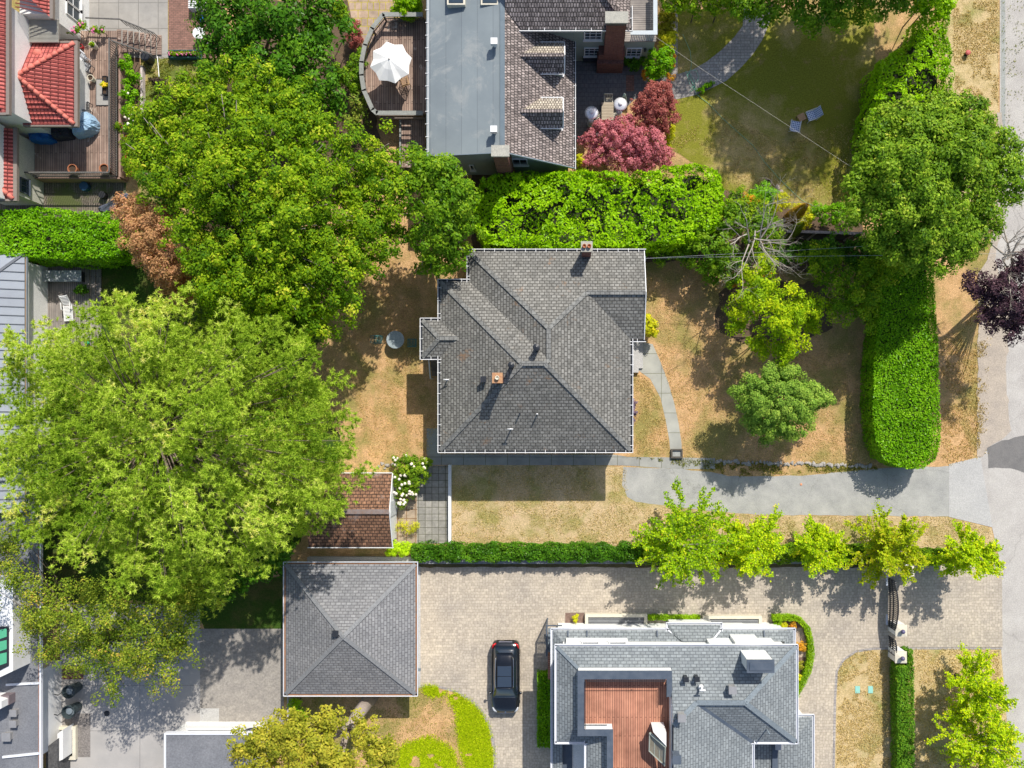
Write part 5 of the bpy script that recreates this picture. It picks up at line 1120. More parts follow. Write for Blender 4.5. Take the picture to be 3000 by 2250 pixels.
tree('copper_leaved_tree', 'small tree with rusty red brown leaves at the end of the left hedge', 'tree', (470,740),
  [(395,620,58,5.4),(440,690,75,6.6),(500,765,72,6.2),(525,835,58,5),(465,625,48,6.2),(540,880,38,4.4),(375,655,35,5),(430,740,40,5.4)], G_RUST, 5, .14, leaf=.14, puff=.4, lden=.9, hs=1.8, seed=7)
tree('small_tree', 'bright lime green small tree right of the bungalow path', 'tree', (2260,930),
  [(2200,870,60,4.2),(2165,950,45,3.6),(2290,930,80,4.6),(2355,900,55,4),(2315,1015,50,3.6),(2225,820,55,4),(2250,775,40,3.6),(2385,950,35,3.2),(2225,1005,40,3.3)], leafmat('leaf_bright', [(0,(.08,.17,.006)),(.5,(.26,.38,.01)),(1,(.5,.52,.02))], .35), 4, .13, leaf=.17, puff=.42, lden=.85, pden=1, hs=1.4, twigs=1, irr=.4, seed=8)
tree('small_tree', 'small round blue green tree standing alone on the dry front lawn', 'tree', (2275,1180),
  [(2280,1175,95,4.2),(2205,1155,62,3.6),(2360,1165,62,3.5),(2325,1235,60,3.2),(2240,1230,65,3.4),(2408,1170,28,3),(2290,1105,45,3.4)], leafmat('leaf_pale_green', [(0,(.06,.13,.03)),(.5,(.17,.28,.06)),(1,(.36,.44,.13))], .25), 4, .14, leaf=.14, puff=.36, lden=1.1, pden=1.4, hs=1.4, irr=.22, seed=9)
tree('small_tree', 'shaded olive green small tree between the lime tree and trimmed hedge', 'tree', (2480,850),
  [(2430,800,60,4),(2520,850,62,4),(2450,895,52,3.6),(2560,790,60,4),(2400,755,45,3.6),(2540,920,40,3.4)], G_BROAD, 4, .12, leaf=.16, puff=.4, lden=.75, hs=1.4, irr=.4, seed=10)
def ginkgo(label, bx, by, r, h, cat='tree', nb=26, mat=None, seed=0, name='spreading_tree', group=None, leaf=.14, dens=1.5):
    b = P(bx, by); t = thing(name, label, cat, b, group); rd = np.random.default_rng(seed)
    Rm = L(r, h*.6); pos, nrm, sz, tt = [], [], [], []; mb = MB()
    mb.tube([b, b+Vector((.03,.02,h*.5)), b+Vector((0,0,h*.92))], [.13, .09, .03], 7)
    for k in range(nb):
        az = 2*math.pi*(k*.618034 % 1)+rd.normal()*.15; z0 = h*(.25+.6*rd.random()); el = rd.uniform(.05, .95)*(.4+.6*z0/h)
        ln = Rm*rd.uniform(.7, 1.3)*math.cos(el*.55)*(1.0 if z0 < h*.6 else .75)
        d = np.array([math.cos(az)*math.cos(el), math.sin(az)*math.cos(el), math.sin(el)]); side = np.array([-math.sin(az), math.cos(az), 0])
        pts = [np.array([b.x, b.y, z0])+d*ln*s+side*rd.normal()*.07*ln*s+np.array([0, 0, -.12*ln*s*s]) for s in (0, .33, .66, 1)]
        mb.tube([Vector(p) for p in pts], [.045, .032, .02, .008], 4, cap=False)
        segs = [(pts, 1.0)]
        for j in range(4):
            s = rd.uniform(.2, .75); i = int(s*3); p0 = pts[i]*(1-(s*3-i))+pts[min(i+1, 3)]*(s*3-i); sd = rd.choice([-1, 1])
            d2 = d*.75+side*sd*rd.uniform(.5, .9)+np.array([0, 0, rd.uniform(0, .3)]); d2 /= np.linalg.norm(d2); l2 = ln*rd.uniform(.2, .42)
            p2 = [p0+d2*l2*q for q in (0, .5, 1)]; mb.tube([Vector(p) for p in p2], [.02, .014, .006], 3, cap=False); segs.append((p2, .7))
        for pp, wgt in segs:
            for a_, b_ in zip(pp[:-1], pp[1:]):
                l_ = np.linalg.norm(b_-a_); m = int(l_*62*dens*(wgt+.2)); u = rd.random((m, 1)); q = a_+(b_-a_)*u
                w = .06*wgt+.035; q = q+rd.normal(size=(m, 3))*w*np.array([1, 1, .6]); pos.append(q); nrm.append(np.tile([0, 0, .9], (m, 1))+rd.normal(size=(m, 3))*.6); sz.append(leaf*rd.uniform(.6, 1.3, m)); tt.append(np.clip(rd.normal(.5, .1)+rd.normal(size=m)*.2, 0, 1))
    leaves('crown', mat or G_LIMEG, np.concatenate(pos), np.concatenate(nrm), np.concatenate(sz), np.concatenate(tt), t, aspect=.8)
    mb.build('trunk', M('pale_bark', (.3,.25,.18), (.22,.18,.13), 5, .9), t, smooth=True)
    return t
GK = 'lime green trees along the paved driveway'
ginkgo('biggest of the lime green feathery trees beside the paved driveway, nearest the bungalow', 1972, 1562, 150, 6.0, nb=44, mat=leafmat('leaf_green_lime', [(0,(.09,.2,.01)),(.5,(.24,.38,.012)),(.9,(.44,.52,.02)),(1,(.55,.45,.03))], .35), seed=1, group=GK, name='feathery_tree', dens=1.1)
ginkgo('lime green feathery tree second from the bungalow in the driveway row', 2178, 1575, 108, 5.0, nb=28, seed=2, group=GK, name='feathery_tree')
ginkgo('low lime green feathery tree, middle one of the driveway row', 2368, 1585, 98, 4.6, nb=26, seed=3, group=GK, name='feathery_tree')
ginkgo('yellow green feathery tree standing beside the black iron gate', 2560, 1582, 112, 5.0, nb=30, mat=leafmat('leaf_lime_gold', [(0,(.16,.25,.01)),(.5,(.32,.4,.012)),(1,(.5,.42,.03))], .35), seed=4, group=GK, name='feathery_tree')
ginkgo('lime green feathery tree at the road end of the driveway row', 2776, 1600, 100, 5.0, nb=28, seed=5, group=GK, name='feathery_tree')
ginkgo('lime green feathery street tree in the verge at the lower right, upper of two', 2800, 1975, 92, 5.2, nb=30, seed=6, name='feathery_tree')
ginkgo('lime green feathery street tree in the lower right corner, lower of two', 2808, 2110, 130, 5.8, nb=40, seed=7, name='feathery_tree', dens=1.1)

# pine: tufts of needles on layered lobes
def pine(label, base, lobes, seed=1, den=1.0, mat=None, name='pine_tree', nl=.235):
    b = P(*base); t = thing(name, label, 'tree', b); rd = np.random.default_rng(seed); Pp, N_, S_, T_, TG = [], [], [], [], []
    tips = []
    for (x, y, r, h, *fl) in lobes:
        c = np.array(P(x, y, h)); Rr = L(r, h); k = int(den*85*Rr*Rr); tips.append(Vector(c))
        nb = max(8, int(Rr*Rr*2.6)); bc = sph(nb*2); bc = bc[bc[:, 2] > -.1][:nb]
        lt = rd.normal(.5, .14)
        for d0 in bc:                                  # each bough ends in a fan of tufts
            tips.append(Vector(c+d0*Rr*np.array([1,1,.55])*.9))
            bt = np.clip(lt+rd.normal(0, .12), .1, .95); kk = max(4, int(k/len(bc)))
            q = d0*(1-rd.random((kk, 1))**1.6*.4)+rd.normal(size=(kk, 3))*(.24/Rr+.05); ct = c+q*Rr*np.array([1, 1, .5])
            for p in ct:
                m = 21; od = q[0]*.3+np.array([0, 0, .45]); dirs = sph(m)*1.0+od; dirs /= np.linalg.norm(dirs, axis=1, keepdims=True)
                Pp.append(np.tile(p, (m, 1))); TG.append(dirs); nn = np.cross(dirs, sph(m)); nn[:, 2] = np.abs(nn[:, 2]); N_.append(nn); S_.append(nl*rd.uniform(.7, 1.15, m)); T_.append(np.clip(bt+rd.normal(0, .1)+rd.normal(size=m)*.1, 0, 1))
    leaves('crown', mat or G_PINE, np.concatenate(Pp), np.concatenate(N_), np.concatenate(S_), np.concatenate(T_), t, aspect=.24, tri=True, tang=np.concatenate(TG))
    trunk_mesh(b, tips[::4], .3, t, 4.5, M('pine_bark', (.22,.17,.13), (.15,.11,.09), 4, .95), seed=seed)
    return t
pine('enormous light green pine with long soft needles filling the left side', (560,1260),
  [(600,1300,330,5.5),(300,1350,230,5),(560,1560,210,5),(300,1150,200,5.5),(620,1080,200,6),(800,1250,180,5.5),(850,1420,150,5)]+auto_lobes([(20,1090),(50,1030),(150,975),(300,930),(420,900),(540,895),(640,905),(700,930),(740,975),(850,1000),(890,1070),(950,1110),(950,1170),(1000,1240),(1025,1330),(1020,1430),(985,1475),(940,1470),(900,1530),(830,1560),(770,1600),(680,1640),(620,1710),(520,1740),(400,1710),(280,1670),(150,1600),(70,1530),(20,1440),(-20,1300)], (560,1260), 560, 13, 5.6, 74, 44, 80, 43, jit=1.1), seed=2, den=1.15)
tree('mixed_oak', 'thin tree with olive and orange leaves over the lower left concrete patio', 'tree', (330,1850),
  [(60,1560,70,6),(60,1690,75,6),(150,1760,95,6),(300,1800,125,6.6),(450,1830,120,6.2),(560,1780,80,5.6),(360,1930,95,5.6),(480,1930,80,5.6),(220,1900,80,5.6),(110,1840,60,5),(335,2020,40,5),(20,1620,60,5.6),(520,1880,60,5.4)], G_OAK, 6, .2, leaf=.14, puff=.55, pden=.95, lden=.42, hs=2, twigs=3, irr=.5, seed=11)
t = tree('golden_cedar', 'golden olive cedar with an exposed thick pale trunk below the pyramid roofed garage', 'tree', (1088,2040),
  [(900,2185,100,8),(965,2125,50,7.6),(800,2175,72,7),(860,2120,52,7),(735,2190,50,6.6),(1080,2170,50,7.6),(1105,2225,55,7.6),(1130,2190,32,7),(1000,2240,60,8),(930,2260,95,8),(760,2235,60,6.8),(1060,2120,28,7.4),(700,2200,25,6.2)],
  G_GOLD, 8, .42, leaf=.18, puff=.42, lden=1.0, hs=5.6, irr=.35, bark=M('pale_trunk_bark', (.4,.33,.28), (.3,.25,.21), 4, .95, bp=.8, fine=16), seed=12)
tree('plum_tree', 'dark purple leaved plum tree overhanging the road at the right edge', 'tree', (2900,850),
  [(2865,850,42,5),(2920,875,62,5.4),(2980,870,62,6),(2905,930,42,5),(2965,960,45,5),(2835,815,25,5),(2990,780,45,6),(3000,930,50,5.6),(2940,820,40,5.6),(3040,850,60,6)], G_PLUM, 5, .16, leaf=.15, puff=.4, lden=.9, hs=1.8, twigs=2, irr=.5, seed=13)
# bare trees
def bare(label, base, top, spread, hmax, n, seed, name='bare_tree', cat='tree', r0=.12, tilt=(0,0), mat=None):
    b = P(*base); t = thing(name, label, cat, b); rd = random.Random(seed); mb = MB(); tp = P(*top)
    def grow(p, d, ln, r, lv):
        pts = [p]; q = Vector(p)
        for k in range(3):
            d = (d+Vector((rd.uniform(-.25,.25), rd.uniform(-.25,.25), rd.uniform(-.08,.12)))).normalized(); q = q+d*ln/3; pts.append(Vector(q))
        mb.tube(pts, [r, r*.8, r*.62, r*.42], 5 if lv < 2 else 3, cap=False)
        if lv < 4:
            for k in range(3 if lv < 2 else 3):
                a = pts[rd.choice([1, 2, 3])]; e = (d+Vector((rd.uniform(-.9,.9), rd.uniform(-.9,.9), rd.uniform(-.25,.45)))).normalized(); grow(a, e, ln*rd.uniform(.5,.72), r*.5, lv+1)
    mb.tube([b, b.lerp(tp, .5)+Vector((.1,0,.1)), tp], [r0*1.3, r0, r0*.8], 7)
    for k in range(n):
        a = 2*math.pi*(k+rd.random()*1.2)/n; tp = P(*top)-Vector((0,0,rd.uniform(0,.7)))+Vector((rd.uniform(-.5,.5),rd.uniform(-.5,.5),0)); d = Vector((math.cos(a)*1.0+tilt[0], math.sin(a)*1.0+tilt[1], rd.uniform(.15, .7))).normalized(); grow(tp, d, spread*rd.uniform(.45, .62), r0*.62, 0)
    mb.build('branches', mat or M('bleached_twig', (.46,.41,.35), (.34,.3,.25), 6, .9), t, smooth=True); return t
bare('leafless pale grey dead tree to the right of the bungalow', (2180,705), (2212,690,4.4), 3.9, 6, 11, 23, tilt=(.4,-.25), r0=.085)
bare('leafless grey twiggy branches above the purple plum at the right edge', (2960,800), (2965,760,5.6), 3.2, 5, 8, 9, tilt=(.1,.1))
# big trees outside the top of the frame whose shade lies on the north lawn
tree('shade_tree', 'tall tree past the top edge that shades the north east lawn', 'tree', (2528,-175),
  [(2800,-600,250,13),(2690,-560,170,12),(2900,-560,180,12),(2800,-440,190,9.5),(2700,-430,150,9)], G_MID, 13, .4, leaf=.34, puff=.9, lden=1.1, pden=1.4, hs=5, seed=14)
tree('shade_tree', 'second tall tree past the top edge, shading the curved path', 'tree', (2215,-250),
  [(2330,-560,170,9),(2420,-480,150,8),(2240,-470,140,8)], G_MID, 9, .3, leaf=.3, puff=.8, lden=.7, hs=3, seed=15)
tree('boundary_tree', 'dark green boundary tree along the top edge above the shaded lawn', 'tree', (2350,10),
  [(2180,15,52,3.6),(2270,18,62,4.4),(2370,14,72,5),(2470,12,72,5),(2560,8,66,4.6),(2650,0,50,4)], G_MID, 5, .2, leaf=.2, puff=.5, hs=1.6, seed=16)
shrub('garden_shrub', 'yellow green leafy shrub row along the top edge, right of the balcony', [(1975,12,35,2.2),(2040,12,38,2.4),(2110,8,42,2.6)], leafmat('leaf_yellow_green', [(0,(.06,.14,.01)),(.6,(.2,.32,.015)),(1,(.5,.48,.03))], .3), leaf=.17, puff=.3)
shrub('garden_shrub', 'bright leafy shrub at the top edge, above the tall right hedge', [(2735,0,55,3.4),(2700,15,35,3),(2765,20,30,3)], G_LAUREL, leaf=.2, puff=.35)
# hedges
hedge('laurel_hedge', 'long lime green laurel hedge with dark gaps behind the bungalow', [(1400,530),(1470,500),(1560,510),(1720,498),(1850,512),(1950,490),(2050,476),(2105,505),(2125,560),(2112,640),(2060,690),(2000,712),(1800,722),(1600,728),(1420,715),(1380,640)], 3.7, G_LAUREL, leaf=.23, den=.85, amp=.42, ns=1.0, holes=.4, aspect=.5)
hedge('laurel_hedge', 'tall lime green hedge beside the verge in the upper right', [(2620,150),(2680,110),(2705,45),(2780,38),(2788,160),(2798,300),(2760,330),(2660,370),(2550,440),(2548,340),(2572,250),(2578,180)], 3.3, G_LAUREL, leaf=.2, den=.85, amp=.38, ns=.9, holes=.4, aspect=.5)
hedge('trimmed_hedge', 'wide neatly trimmed bright green hedge with a rounded end, right side', [(2580,700),(2735,740),(2742,900),(2750,1000),(2755,1200),(2758,1290),(2745,1345),(2705,1374),(2645,1372),(2592,1348),(2566,1290),(2558,1200),(2562,1050),(2577,900)], 2.5, G_TRIM, leaf=.14, den=.8, amp=.09, ns=.5, aspect=.6)
hedge('laurel_hedge', 'thick bright green hedge at the left edge, ending at the rusty tree', [(-40,616),(120,612),(250,620),(345,628),(362,700),(356,752),(200,758),(-40,748)], 3.2, G_TRIM, leaf=.18, den=.85, amp=.35, ns=.8, holes=.2, aspect=.5)
lowp = []
for i in range(36):
    x = 1204+i*(1880-1204)/35; lowp.append((x, 1598+4*math.sin(i*1.9)+3*math.sin(i*4.1)))
for i in range(36):
    x = 1880-i*(1880-1204)/35; lowp.append((x, 1645+4*math.sin(i*2.3)+3*math.sin(i*3.7)))
hedge('low_hedge', 'knobbly dark green low hedge between the dry lawn and the paved driveway', lowp, 1.25, G_DARKL, leaf=.13, den=1, amp=.3, ns=.55, aspect=.6)
hedge('low_hedge', 'shaded low hedge under the feathery lime trees', wob([(1885,1600),(2590,1602),(2590,1650),(1885,1650)], 5, seed=21), 1.2, G_MID, leaf=.13, den=.9, amp=.3, ns=.6)
hedge('low_hedge', 'low green hedge between the iron gate and the road', wob([(2680,1612),(2780,1612),(2780,1655),(2680,1655)], 4, seed=22), 1.0, G_MID, leaf=.13, den=.9, amp=.2, ns=.5)
hedge('trimmed_hedge', 'narrow trimmed hedge running down from the lower gate pillar', [(2660,1908),(2678,1908),(2682,2300),(2630,2300),(2628,1952),(2660,1952)], 1.3, leafmat('leaf_hedge2', [(0,(.03,.1,.01)),(.6,(.09,.2,.02)),(1,(.24,.33,.03))], .2), leaf=.12, den=.9, amp=.1, ns=.4, aspect=.6)
hedge('trimmed_hedge', 'dark shaded hedge strip along the left wall of the terrace house', [(1573,1972),(1612,1972),(1614,2192),(1574,2192)], .9, G_TRIM, leaf=.12, den=.9, amp=.1, ns=.4)
hedge('box_hedge', 'short clipped box hedge between the two pale light wells', [(1898,1802),(2052,1804),(2052,1820),(1898,1818)], .5, G_BOX, leaf=.08, den=.8, amp=.04, ns=.4)
arc_o = [(2264,1802),(2330,1803),(2350,1812),(2375,1840),(2385,1880),(2388,1920),(2380,1965),(2362,2005),(2337,2045)]; arc_i = [(2337,2010),(2355,1975),(2366,1935),(2368,1900),(2365,1870),(2355,1840),(2335,1820),(2264,1819)]
hedge('box_hedge', 'clipped bright green box hedge curving round the bed beside the terrace house', arc_o+arc_i, .6, G_BOX, leaf=.08, den=.9, amp=.04, ns=.4)
sheet('garden_bed', [(2262,1812),(2335,1816),(2362,1845),(2372,1900),(2365,1950),(2335,2020),(2300,2020),(2300,1850),(2262,1850)], .018, M('bark_mulch', (.24,.16,.13), (.14,.09,.07), 6, .95, fine=14))
sheet('garden_bed', [(2330,1838),(2350,1840),(2362,1880),(2362,1925),(2330,1925)], .022, M('tan_gravel', (.5,.4,.3), (.4,.32,.25), 6, .95, fine=14))
sheet('garden_bed', [(1656,1795),(1712,1795),(1712,1832),(1656,1832)], .018, M('bark_mulch', (.24,.16,.13)))
sheet('planting_strip', wob([(1225,1650),(2590,1650),(2590,1662),(1225,1662)], 2, seed=23), .018, M('strip_soil', (.12,.11,.04), (.08,.06,.03), 4, .95, fine=9))
# shrubs and flowers
shrub('rounded_bush', 'dense glossy green bush below the grey balcony, beside the brick chimney', [(1932,182,40,1.5),(1952,165,25,1.4),(1910,205,25,1.2)], G_TRIM, leaf=.16, puff=.25)
shrub('low_shrub', 'yellow green low shrub right of the balcony, above the glossy bush', [(1955,120,26,.8),(1952,148,22,.7),(1965,105,18,.7)], G_YEL, leaf=.1, puff=.15)
shrub('low_shrub', 'olive ground shrub at the side of the balcony near the top edge', [(1955,65,28,.6),(1950,90,24,.6),(1958,42,24,.6)], leafmat('leaf_olive', [(0,(.12,.12,.01)),(1,(.34,.3,.02))], .2), leaf=.1, puff=.15)
shrub('flowering_plant', 'orange flowering plants edging the path below the glossy bush', [(1968,190,12,.4),(1965,225,12,.4),(1890,218,14,.4),(1975,165,9,.4)], G_ORG, leaf=.08, puff=.12, cat='plant')
shrub('fern_clump', 'dark green fern clump at the foot of the big brick chimney', [(1850,185,22,.6),(1868,180,20,.6)], G_DARKL, leaf=.16, puff=.2, cat='plant')
shrub('rounded_bush', 'bright green rounded bush at the top edge above the curved deck', [(1195,18,42,2.2),(1170,30,22,2),(1222,22,24,2),(1195,-20,40,2)], G_LAUREL, leaf=.15, puff=.28)
shrub('dwarf_maple', 'dark red dwarf shrub left of the curved deck', [(1038,95,24,1.1),(1042,125,22,1.0),(1035,75,18,1.0)], G_RED, leaf=.09, puff=.18)
shrub('garden_shrub', 'yellow green shrub by the flagstones near the top edge', [(1000,45,32,3),(985,15,28,3),(1010,75,18,2.6)], G_BROAD, leaf=.16, puff=.25)
shrub('garden_shrub', 'mid green shrubs along the left side of the curved deck', [(1045,190,30,1.4),(1035,240,34,1.4),(1055,160,18,1.2),(1000,220,30,1.6)], G_MID, leaf=.14, puff=.25)
shrub('rhododendron', 'rhododendron with long drooping leaves below the curved deck', [(1045,300,34,1.5),(1060,345,30,1.3),(1020,350,28,1.3),(1035,385,24,1.1)], leafmat('leaf_rhodo', [(0,(.05,.1,.02)),(.6,(.16,.22,.04)),(1,(.4,.34,.1))], .2), leaf=.26, puff=.3, aspect=.28, lden=.7)
shrub('red_maple', 'rounded dark red laceleaf maple beside the curved paver path', [(1920,300,52,2.5),(1895,335,42,2.2),(1952,345,38,2.1),(1935,262,32,2.2),(1882,305,32,2.1),(1960,305,28,2),(1935,370,28,1.9)], G_RED, leaf=.12, puff=.22, cat='tree', lden=.9)
shrub('red_maple', 'spreading pinkish red maple at the right corner of the shake roof', [(1765,400,46,2.2),(1838,400,52,2.8),(1900,430,55,2.6),(1820,455,50,2.4),(1755,455,34,2),(1945,462,32,2.2),(1880,478,42,2.2),(1722,470,24,1.8),(1795,370,34,2.4),(1850,345,22,2),(1730,410,28,1.9)], G_RED2, leaf=.12, puff=.24, cat='tree', lden=.9)
shrub('yellow_shrub', 'yellow flowering shrub tucked between the two red maples and lawn', [(1960,395,18,.9),(1952,415,16,.8),(1968,378,12,.8)], G_YEL, leaf=.09, puff=.13)
shrub('yellow_shrub', 'small yellow green conifer at the corner between pink maple and hedge', [(1700,470,18,1.8),(1698,482,16,1.4)], G_YEL, leaf=.08, puff=.13)
shrub('yellow_shrub', 'bright yellow green shrub against the right side of the bungalow', [(1900,955,24,1.3),(1908,975,20,1.1),(1896,935,18,1.1),(1915,955,14,1.1)], G_YEL, leaf=.11, puff=.18)
shrub('lavender', 'purple lavender clump against the right wall of the bungalow', [(1850,1180,16,.7),(1850,1205,17,.7),(1849,1232,14,.6)], G_LAV, leaf=.07, puff=.12, cat='plant')
def flowers(n, r, col, name='blossom', big=.16):
    def f(t):
        mb = MB(); rd = random.Random(n)
        for i in range(n):
            lb = rd.choice(r); a = rd.uniform(0, 6.28); q = math.sqrt(rd.random())*.9; c = P(lb[0]+math.cos(a)*lb[2]*q, lb[1]+math.sin(a)*lb[2]*q, lb[3]+L(lb[2], lb[3])*.8*math.sqrt(max(.05, 1-q*q)))
            mb.lathe(c, [(.001,-.03),(big*.45,-.02),(big*.5,.02),(big*.3,.05),(.001,.06)], 7)
        mb.build(name, col, t)
    return f
WHF = M('cream_blossom', (.85,.78,.68), (.8,.7,.55), 6, .8); PKF = M('pink_blossom', (.7,.2,.3), (.6,.12,.35), 6, .8); YLF = M('yellow_blossom', (.85,.62,.02), (.75,.5,.02), 6, .8)
hyd = [(1195,1365,36,1.1),(1225,1390,32,1.1),(1180,1405,30,1.1),(1205,1430,26,1.0),(1175,1445,22,.9),(1245,1360,20,.9),(1178,1475,14,.8),(1160,1350,16,.8)]
shrub('flowering_shrub', 'green shrub covered in cream white blooms beside the square slab patio', hyd, leafmat('leaf_hyd', [(0,(.05,.12,.01)),(.6,(.17,.27,.025)),(1,(.35,.4,.05))], .3), leaf=.13, puff=.22, extra=flowers(52, hyd, WHF, big=.19))
shrub('low_shrub', 'lime yellow shrub at the left end of the low hedge', [(1160,1608,26,.9),(1185,1605,22,.9),(1145,1612,18,.8)], leafmat('leaf_chartreuse', [(0,(.25,.4,.01)),(1,(.5,.65,.03))], .35), leaf=.1, puff=.16)
shrub('ornamental_grass', 'yellowish ornamental grass tuft on the tan slabs by the shed', [(1180,1545,20,.4),(1205,1545,20,.4),(1220,1540,12,.35)], G_YEL, leaf=.16, puff=.16, aspect=.15, cat='plant')
shrub('garden_shrub', 'dark green laurel clump between the pine and the pyramid roofed garage', [(745,1650,66,3),(670,1690,66,3),(820,1612,48,2.4),(585,1720,58,3),(800,1665,40,2.4)], G_DARKL, leaf=.2, puff=.36)
shrub('rounded_bush', 'bright green bushes just below the pyramid roofed garage', [(866,2062,18,1.1),(872,2088,18,1.0),(890,2100,14,.9)], G_LAUREL, leaf=.12, puff=.16)
shrub('garden_shrub', 'dark green shrubs shading the ground below the dead tree', [(2080,725,66,2.6),(2150,780,58,2.6),(2235,690,62,3),(2150,640,52,3),(2085,790,42,2),(2010,735,42,1.8),(1940,745,36,1.5)], G_MID, leaf=.16, puff=.32, lden=.8)
shrub('garden_shrub', 'olive shrubs at the upper left of the dead tree', [(2160,600,45,2.8),(2225,620,45,2.6),(2120,660,40,2.6),(2260,650,30,2.2)], G_BROAD, leaf=.15, puff=.3, lden=.8)
shrub('garden_shrub', 'very dark shaded shrubs below the fence, under the round tree', [(2420,730,44,1.8),(2510,740,48,2.0),(2360,735,30,1.5),(2300,740,34,1.6),(2560,720,48,2.4)], G_DARKL, leaf=.16, puff=.3)
shrub('garden_shrub', 'dense green shrub row along the upper side of the fence', [(2400,625,32,1.4),(2450,628,34,1.5),(2505,626,34,1.5)], G_TRIM, leaf=.12, puff=.22)
shrub('garden_shrub', 'fresh green shrub left of the clay planter on the lawn edge', [(2235,570,36,1.1),(2205,580,24,1),(2262,575,24,1)], leafmat('leaf_fresh', [(0,(.1,.25,.02)),(1,(.25,.48,.04))], .3), leaf=.11, puff=.18)
shrub('yellow_shrub', 'golden yellow shrub between the fresh green shrub and the cypresses', [(2290,592,26,1.2),(2275,600,16,1.1)], G_YEL, leaf=.09, puff=.15)
shrub('yellow_shrub', 'golden yellow shrub right of the orange tipped cypress', [(2362,632,24,1.4),(2352,655,20,1.2),(2340,615,16,1.2)], G_YEL, leaf=.09, puff=.15)
shrub('orange_shrub', 'orange tinted shrub above the bare grey tree, lawn side', [(2190,588,22,1.6),(2205,600,16,1.6)], G_ORG, leaf=.1, puff=.15)
shrub('orange_shrub', 'sparse orange leaved shrub between the dead tree and lime tree', [(2240,800,20,2.2),(2170,812,16,2),(2150,835,12,1.6)], G_ORG, leaf=.1, puff=.2, lden=.6)
for i, (x, y, m_, lab) in enumerate(((2310,690,leafmat('cypress_green', [(0,(.05,.09,.01)),(1,(.2,.22,.02))], .15),'slim dark olive cypress beside the fence end'), (2318,640,leafmat('cypress_orange', [(0,(.2,.12,.01)),(1,(.5,.28,.03))], .15),'slim orange brown tipped cypress above the fence end'))):
    c = P(x, y, 0); tt_ = thing('cypress', lab, 'conifer', c); n = 5200; u = rng.random(n); a = rng.uniform(0, 6.28, n); rr = (.42*(1-u)**.6+.06)*(1+.12*np.sin(a*5+u*9)); hgt = 3.4+i*.3
    pos = np.stack([c.x+np.cos(a)*rr, c.y+np.sin(a)*rr, u*hgt+.05], 1); leaves('foliage', m_, pos, np.stack([np.cos(a), np.sin(a), np.full(n, .4)], 1)+rng.normal(size=(n, 3))*.3, rng.uniform(.08, .16, n), rng.normal(.5, .2, n), tt_)
    mb = MB(); mb.tube([c, c+Vector((0,0,hgt*.8))], [.07, .02], 6); mb.build('trunk', BARKM, tt_)
for (x, y, r, m_, lab) in ((2276,1818,16,G_BOX,'clipped yellow green ball shrub left of the curved box hedge'), (2298,1835,13,G_YEL,'small yellow green mound inside the curved box hedge, upper left'), (2322,1833,11,G_ORG,'small golden mound inside the curved box hedge, upper right'), (2347,1893,16,G_ORG,'orange brown clipped mound inside the curved box hedge'), (2343,1950,13,G_GOLD,'olive gold mound in the lower part of the curved bed'), (2340,1985,12,G_YEL,'yellow mound at the lower tip of the curved bed'), (1687,1812,11,G_YEL,'yellow tuft in the small bed left of the light well')):
    shrub('clipped_mound', lab, [(x, y, r, .35)], m_, leaf=.07, puff=.12)
bd = [(372,190,20,.9),(385,230,24,1),(380,280,26,1),(385,330,26,1),(380,370,22,.9)]
shrub('bed_plants', 'lush green plants with white flowers in the raised bed beside the timber deck', bd, G_TRIM, leaf=.13, puff=.22, cat='plant', extra=flowers(14, bd[2:], WHF))
bd = [(375,420,24,1),(380,460,26,1.1),(385,495,22,1),(350,370,14,1)]
shrub('bed_plants', 'yellow green plants with red berries at the lower end of the raised bed', bd, G_BROAD, leaf=.12, puff=.22, cat='plant', extra=flowers(24, bd, M('red_berry', (.55,.06,.03)), 'berries', .07))
bd = [(190,75,14,2),(205,90,12,1.8),(222,88,12,1.8),(240,75,14,1.8),(275,85,12,1.7),(300,92,10,1.5)]
shrub('potted_flowers', 'mixed pink and yellow potted flowers beside the corrugated canopy', bd, G_BROAD, leaf=.11, puff=.16, cat='plant', extra=flowers(16, bd, PKF))
shrub('dead_shrub', 'blackish brown withered shrub on the small lawn by the deck', [(460,240,18,.7),(478,250,16,.7),(490,275,14,.5),(520,285,18,.5),(475,285,12,.4)], leafmat('leaf_dead', [(0,(.02,.015,.012)),(1,(.09,.06,.05))], .1), leaf=.1, puff=.16)

# grass tufts: the lime patches and ragged lawn edges are blades, not painted shapes
GLIME = leafmat('grass_lime', [(0,(.2,.3,.008)),(.6,(.46,.54,.012)),(1,(.6,.58,.04))], .4); GDRY = leafmat('grass_straw', [(0,(.2,.16,.06)),(.4,(.4,.3,.13)),(1,(.65,.5,.3))], .2); GGRN = leafmat('grass_green', [(0,(.09,.12,.02)),(.6,(.2,.21,.04)),(1,(.38,.32,.1))], .3)
for k_, (pp, n_) in enumerate(zip(LIMEP, (34000, 30000, 3600))): tufts('grass', pp, n_, GLIME, .09, edge=.16, w=.55, cut=.24)
tufts('grass', [(830,2030),(1216,2020),(1337,2036),(1410,2095),(1440,2200),(1440,2260),(830,2260)], 12000, GGRN, .07, edge=.05)
tufts('grass', [(980,1364),(1835,1370),(1835,1470),(2100,1503),(2400,1512),(2780,1516),(2900,1550),(2900,1600),(1320,1600),(1318,1370)], 30000, GDRY, .07, edge=.04)
tufts('grass', [(1320,1500),(1835,1480),(2100,1510),(2780,1518),(2900,1560),(1900,1600),(1320,1598)], 4000, GGRN, .07, edge=.05)
tufts('grass', [(1850,1340),(2090,1378),(2130,1396),(2570,1376),(2570,1364),(2000,1345)], 5200, GGRN, .1, edge=.05)
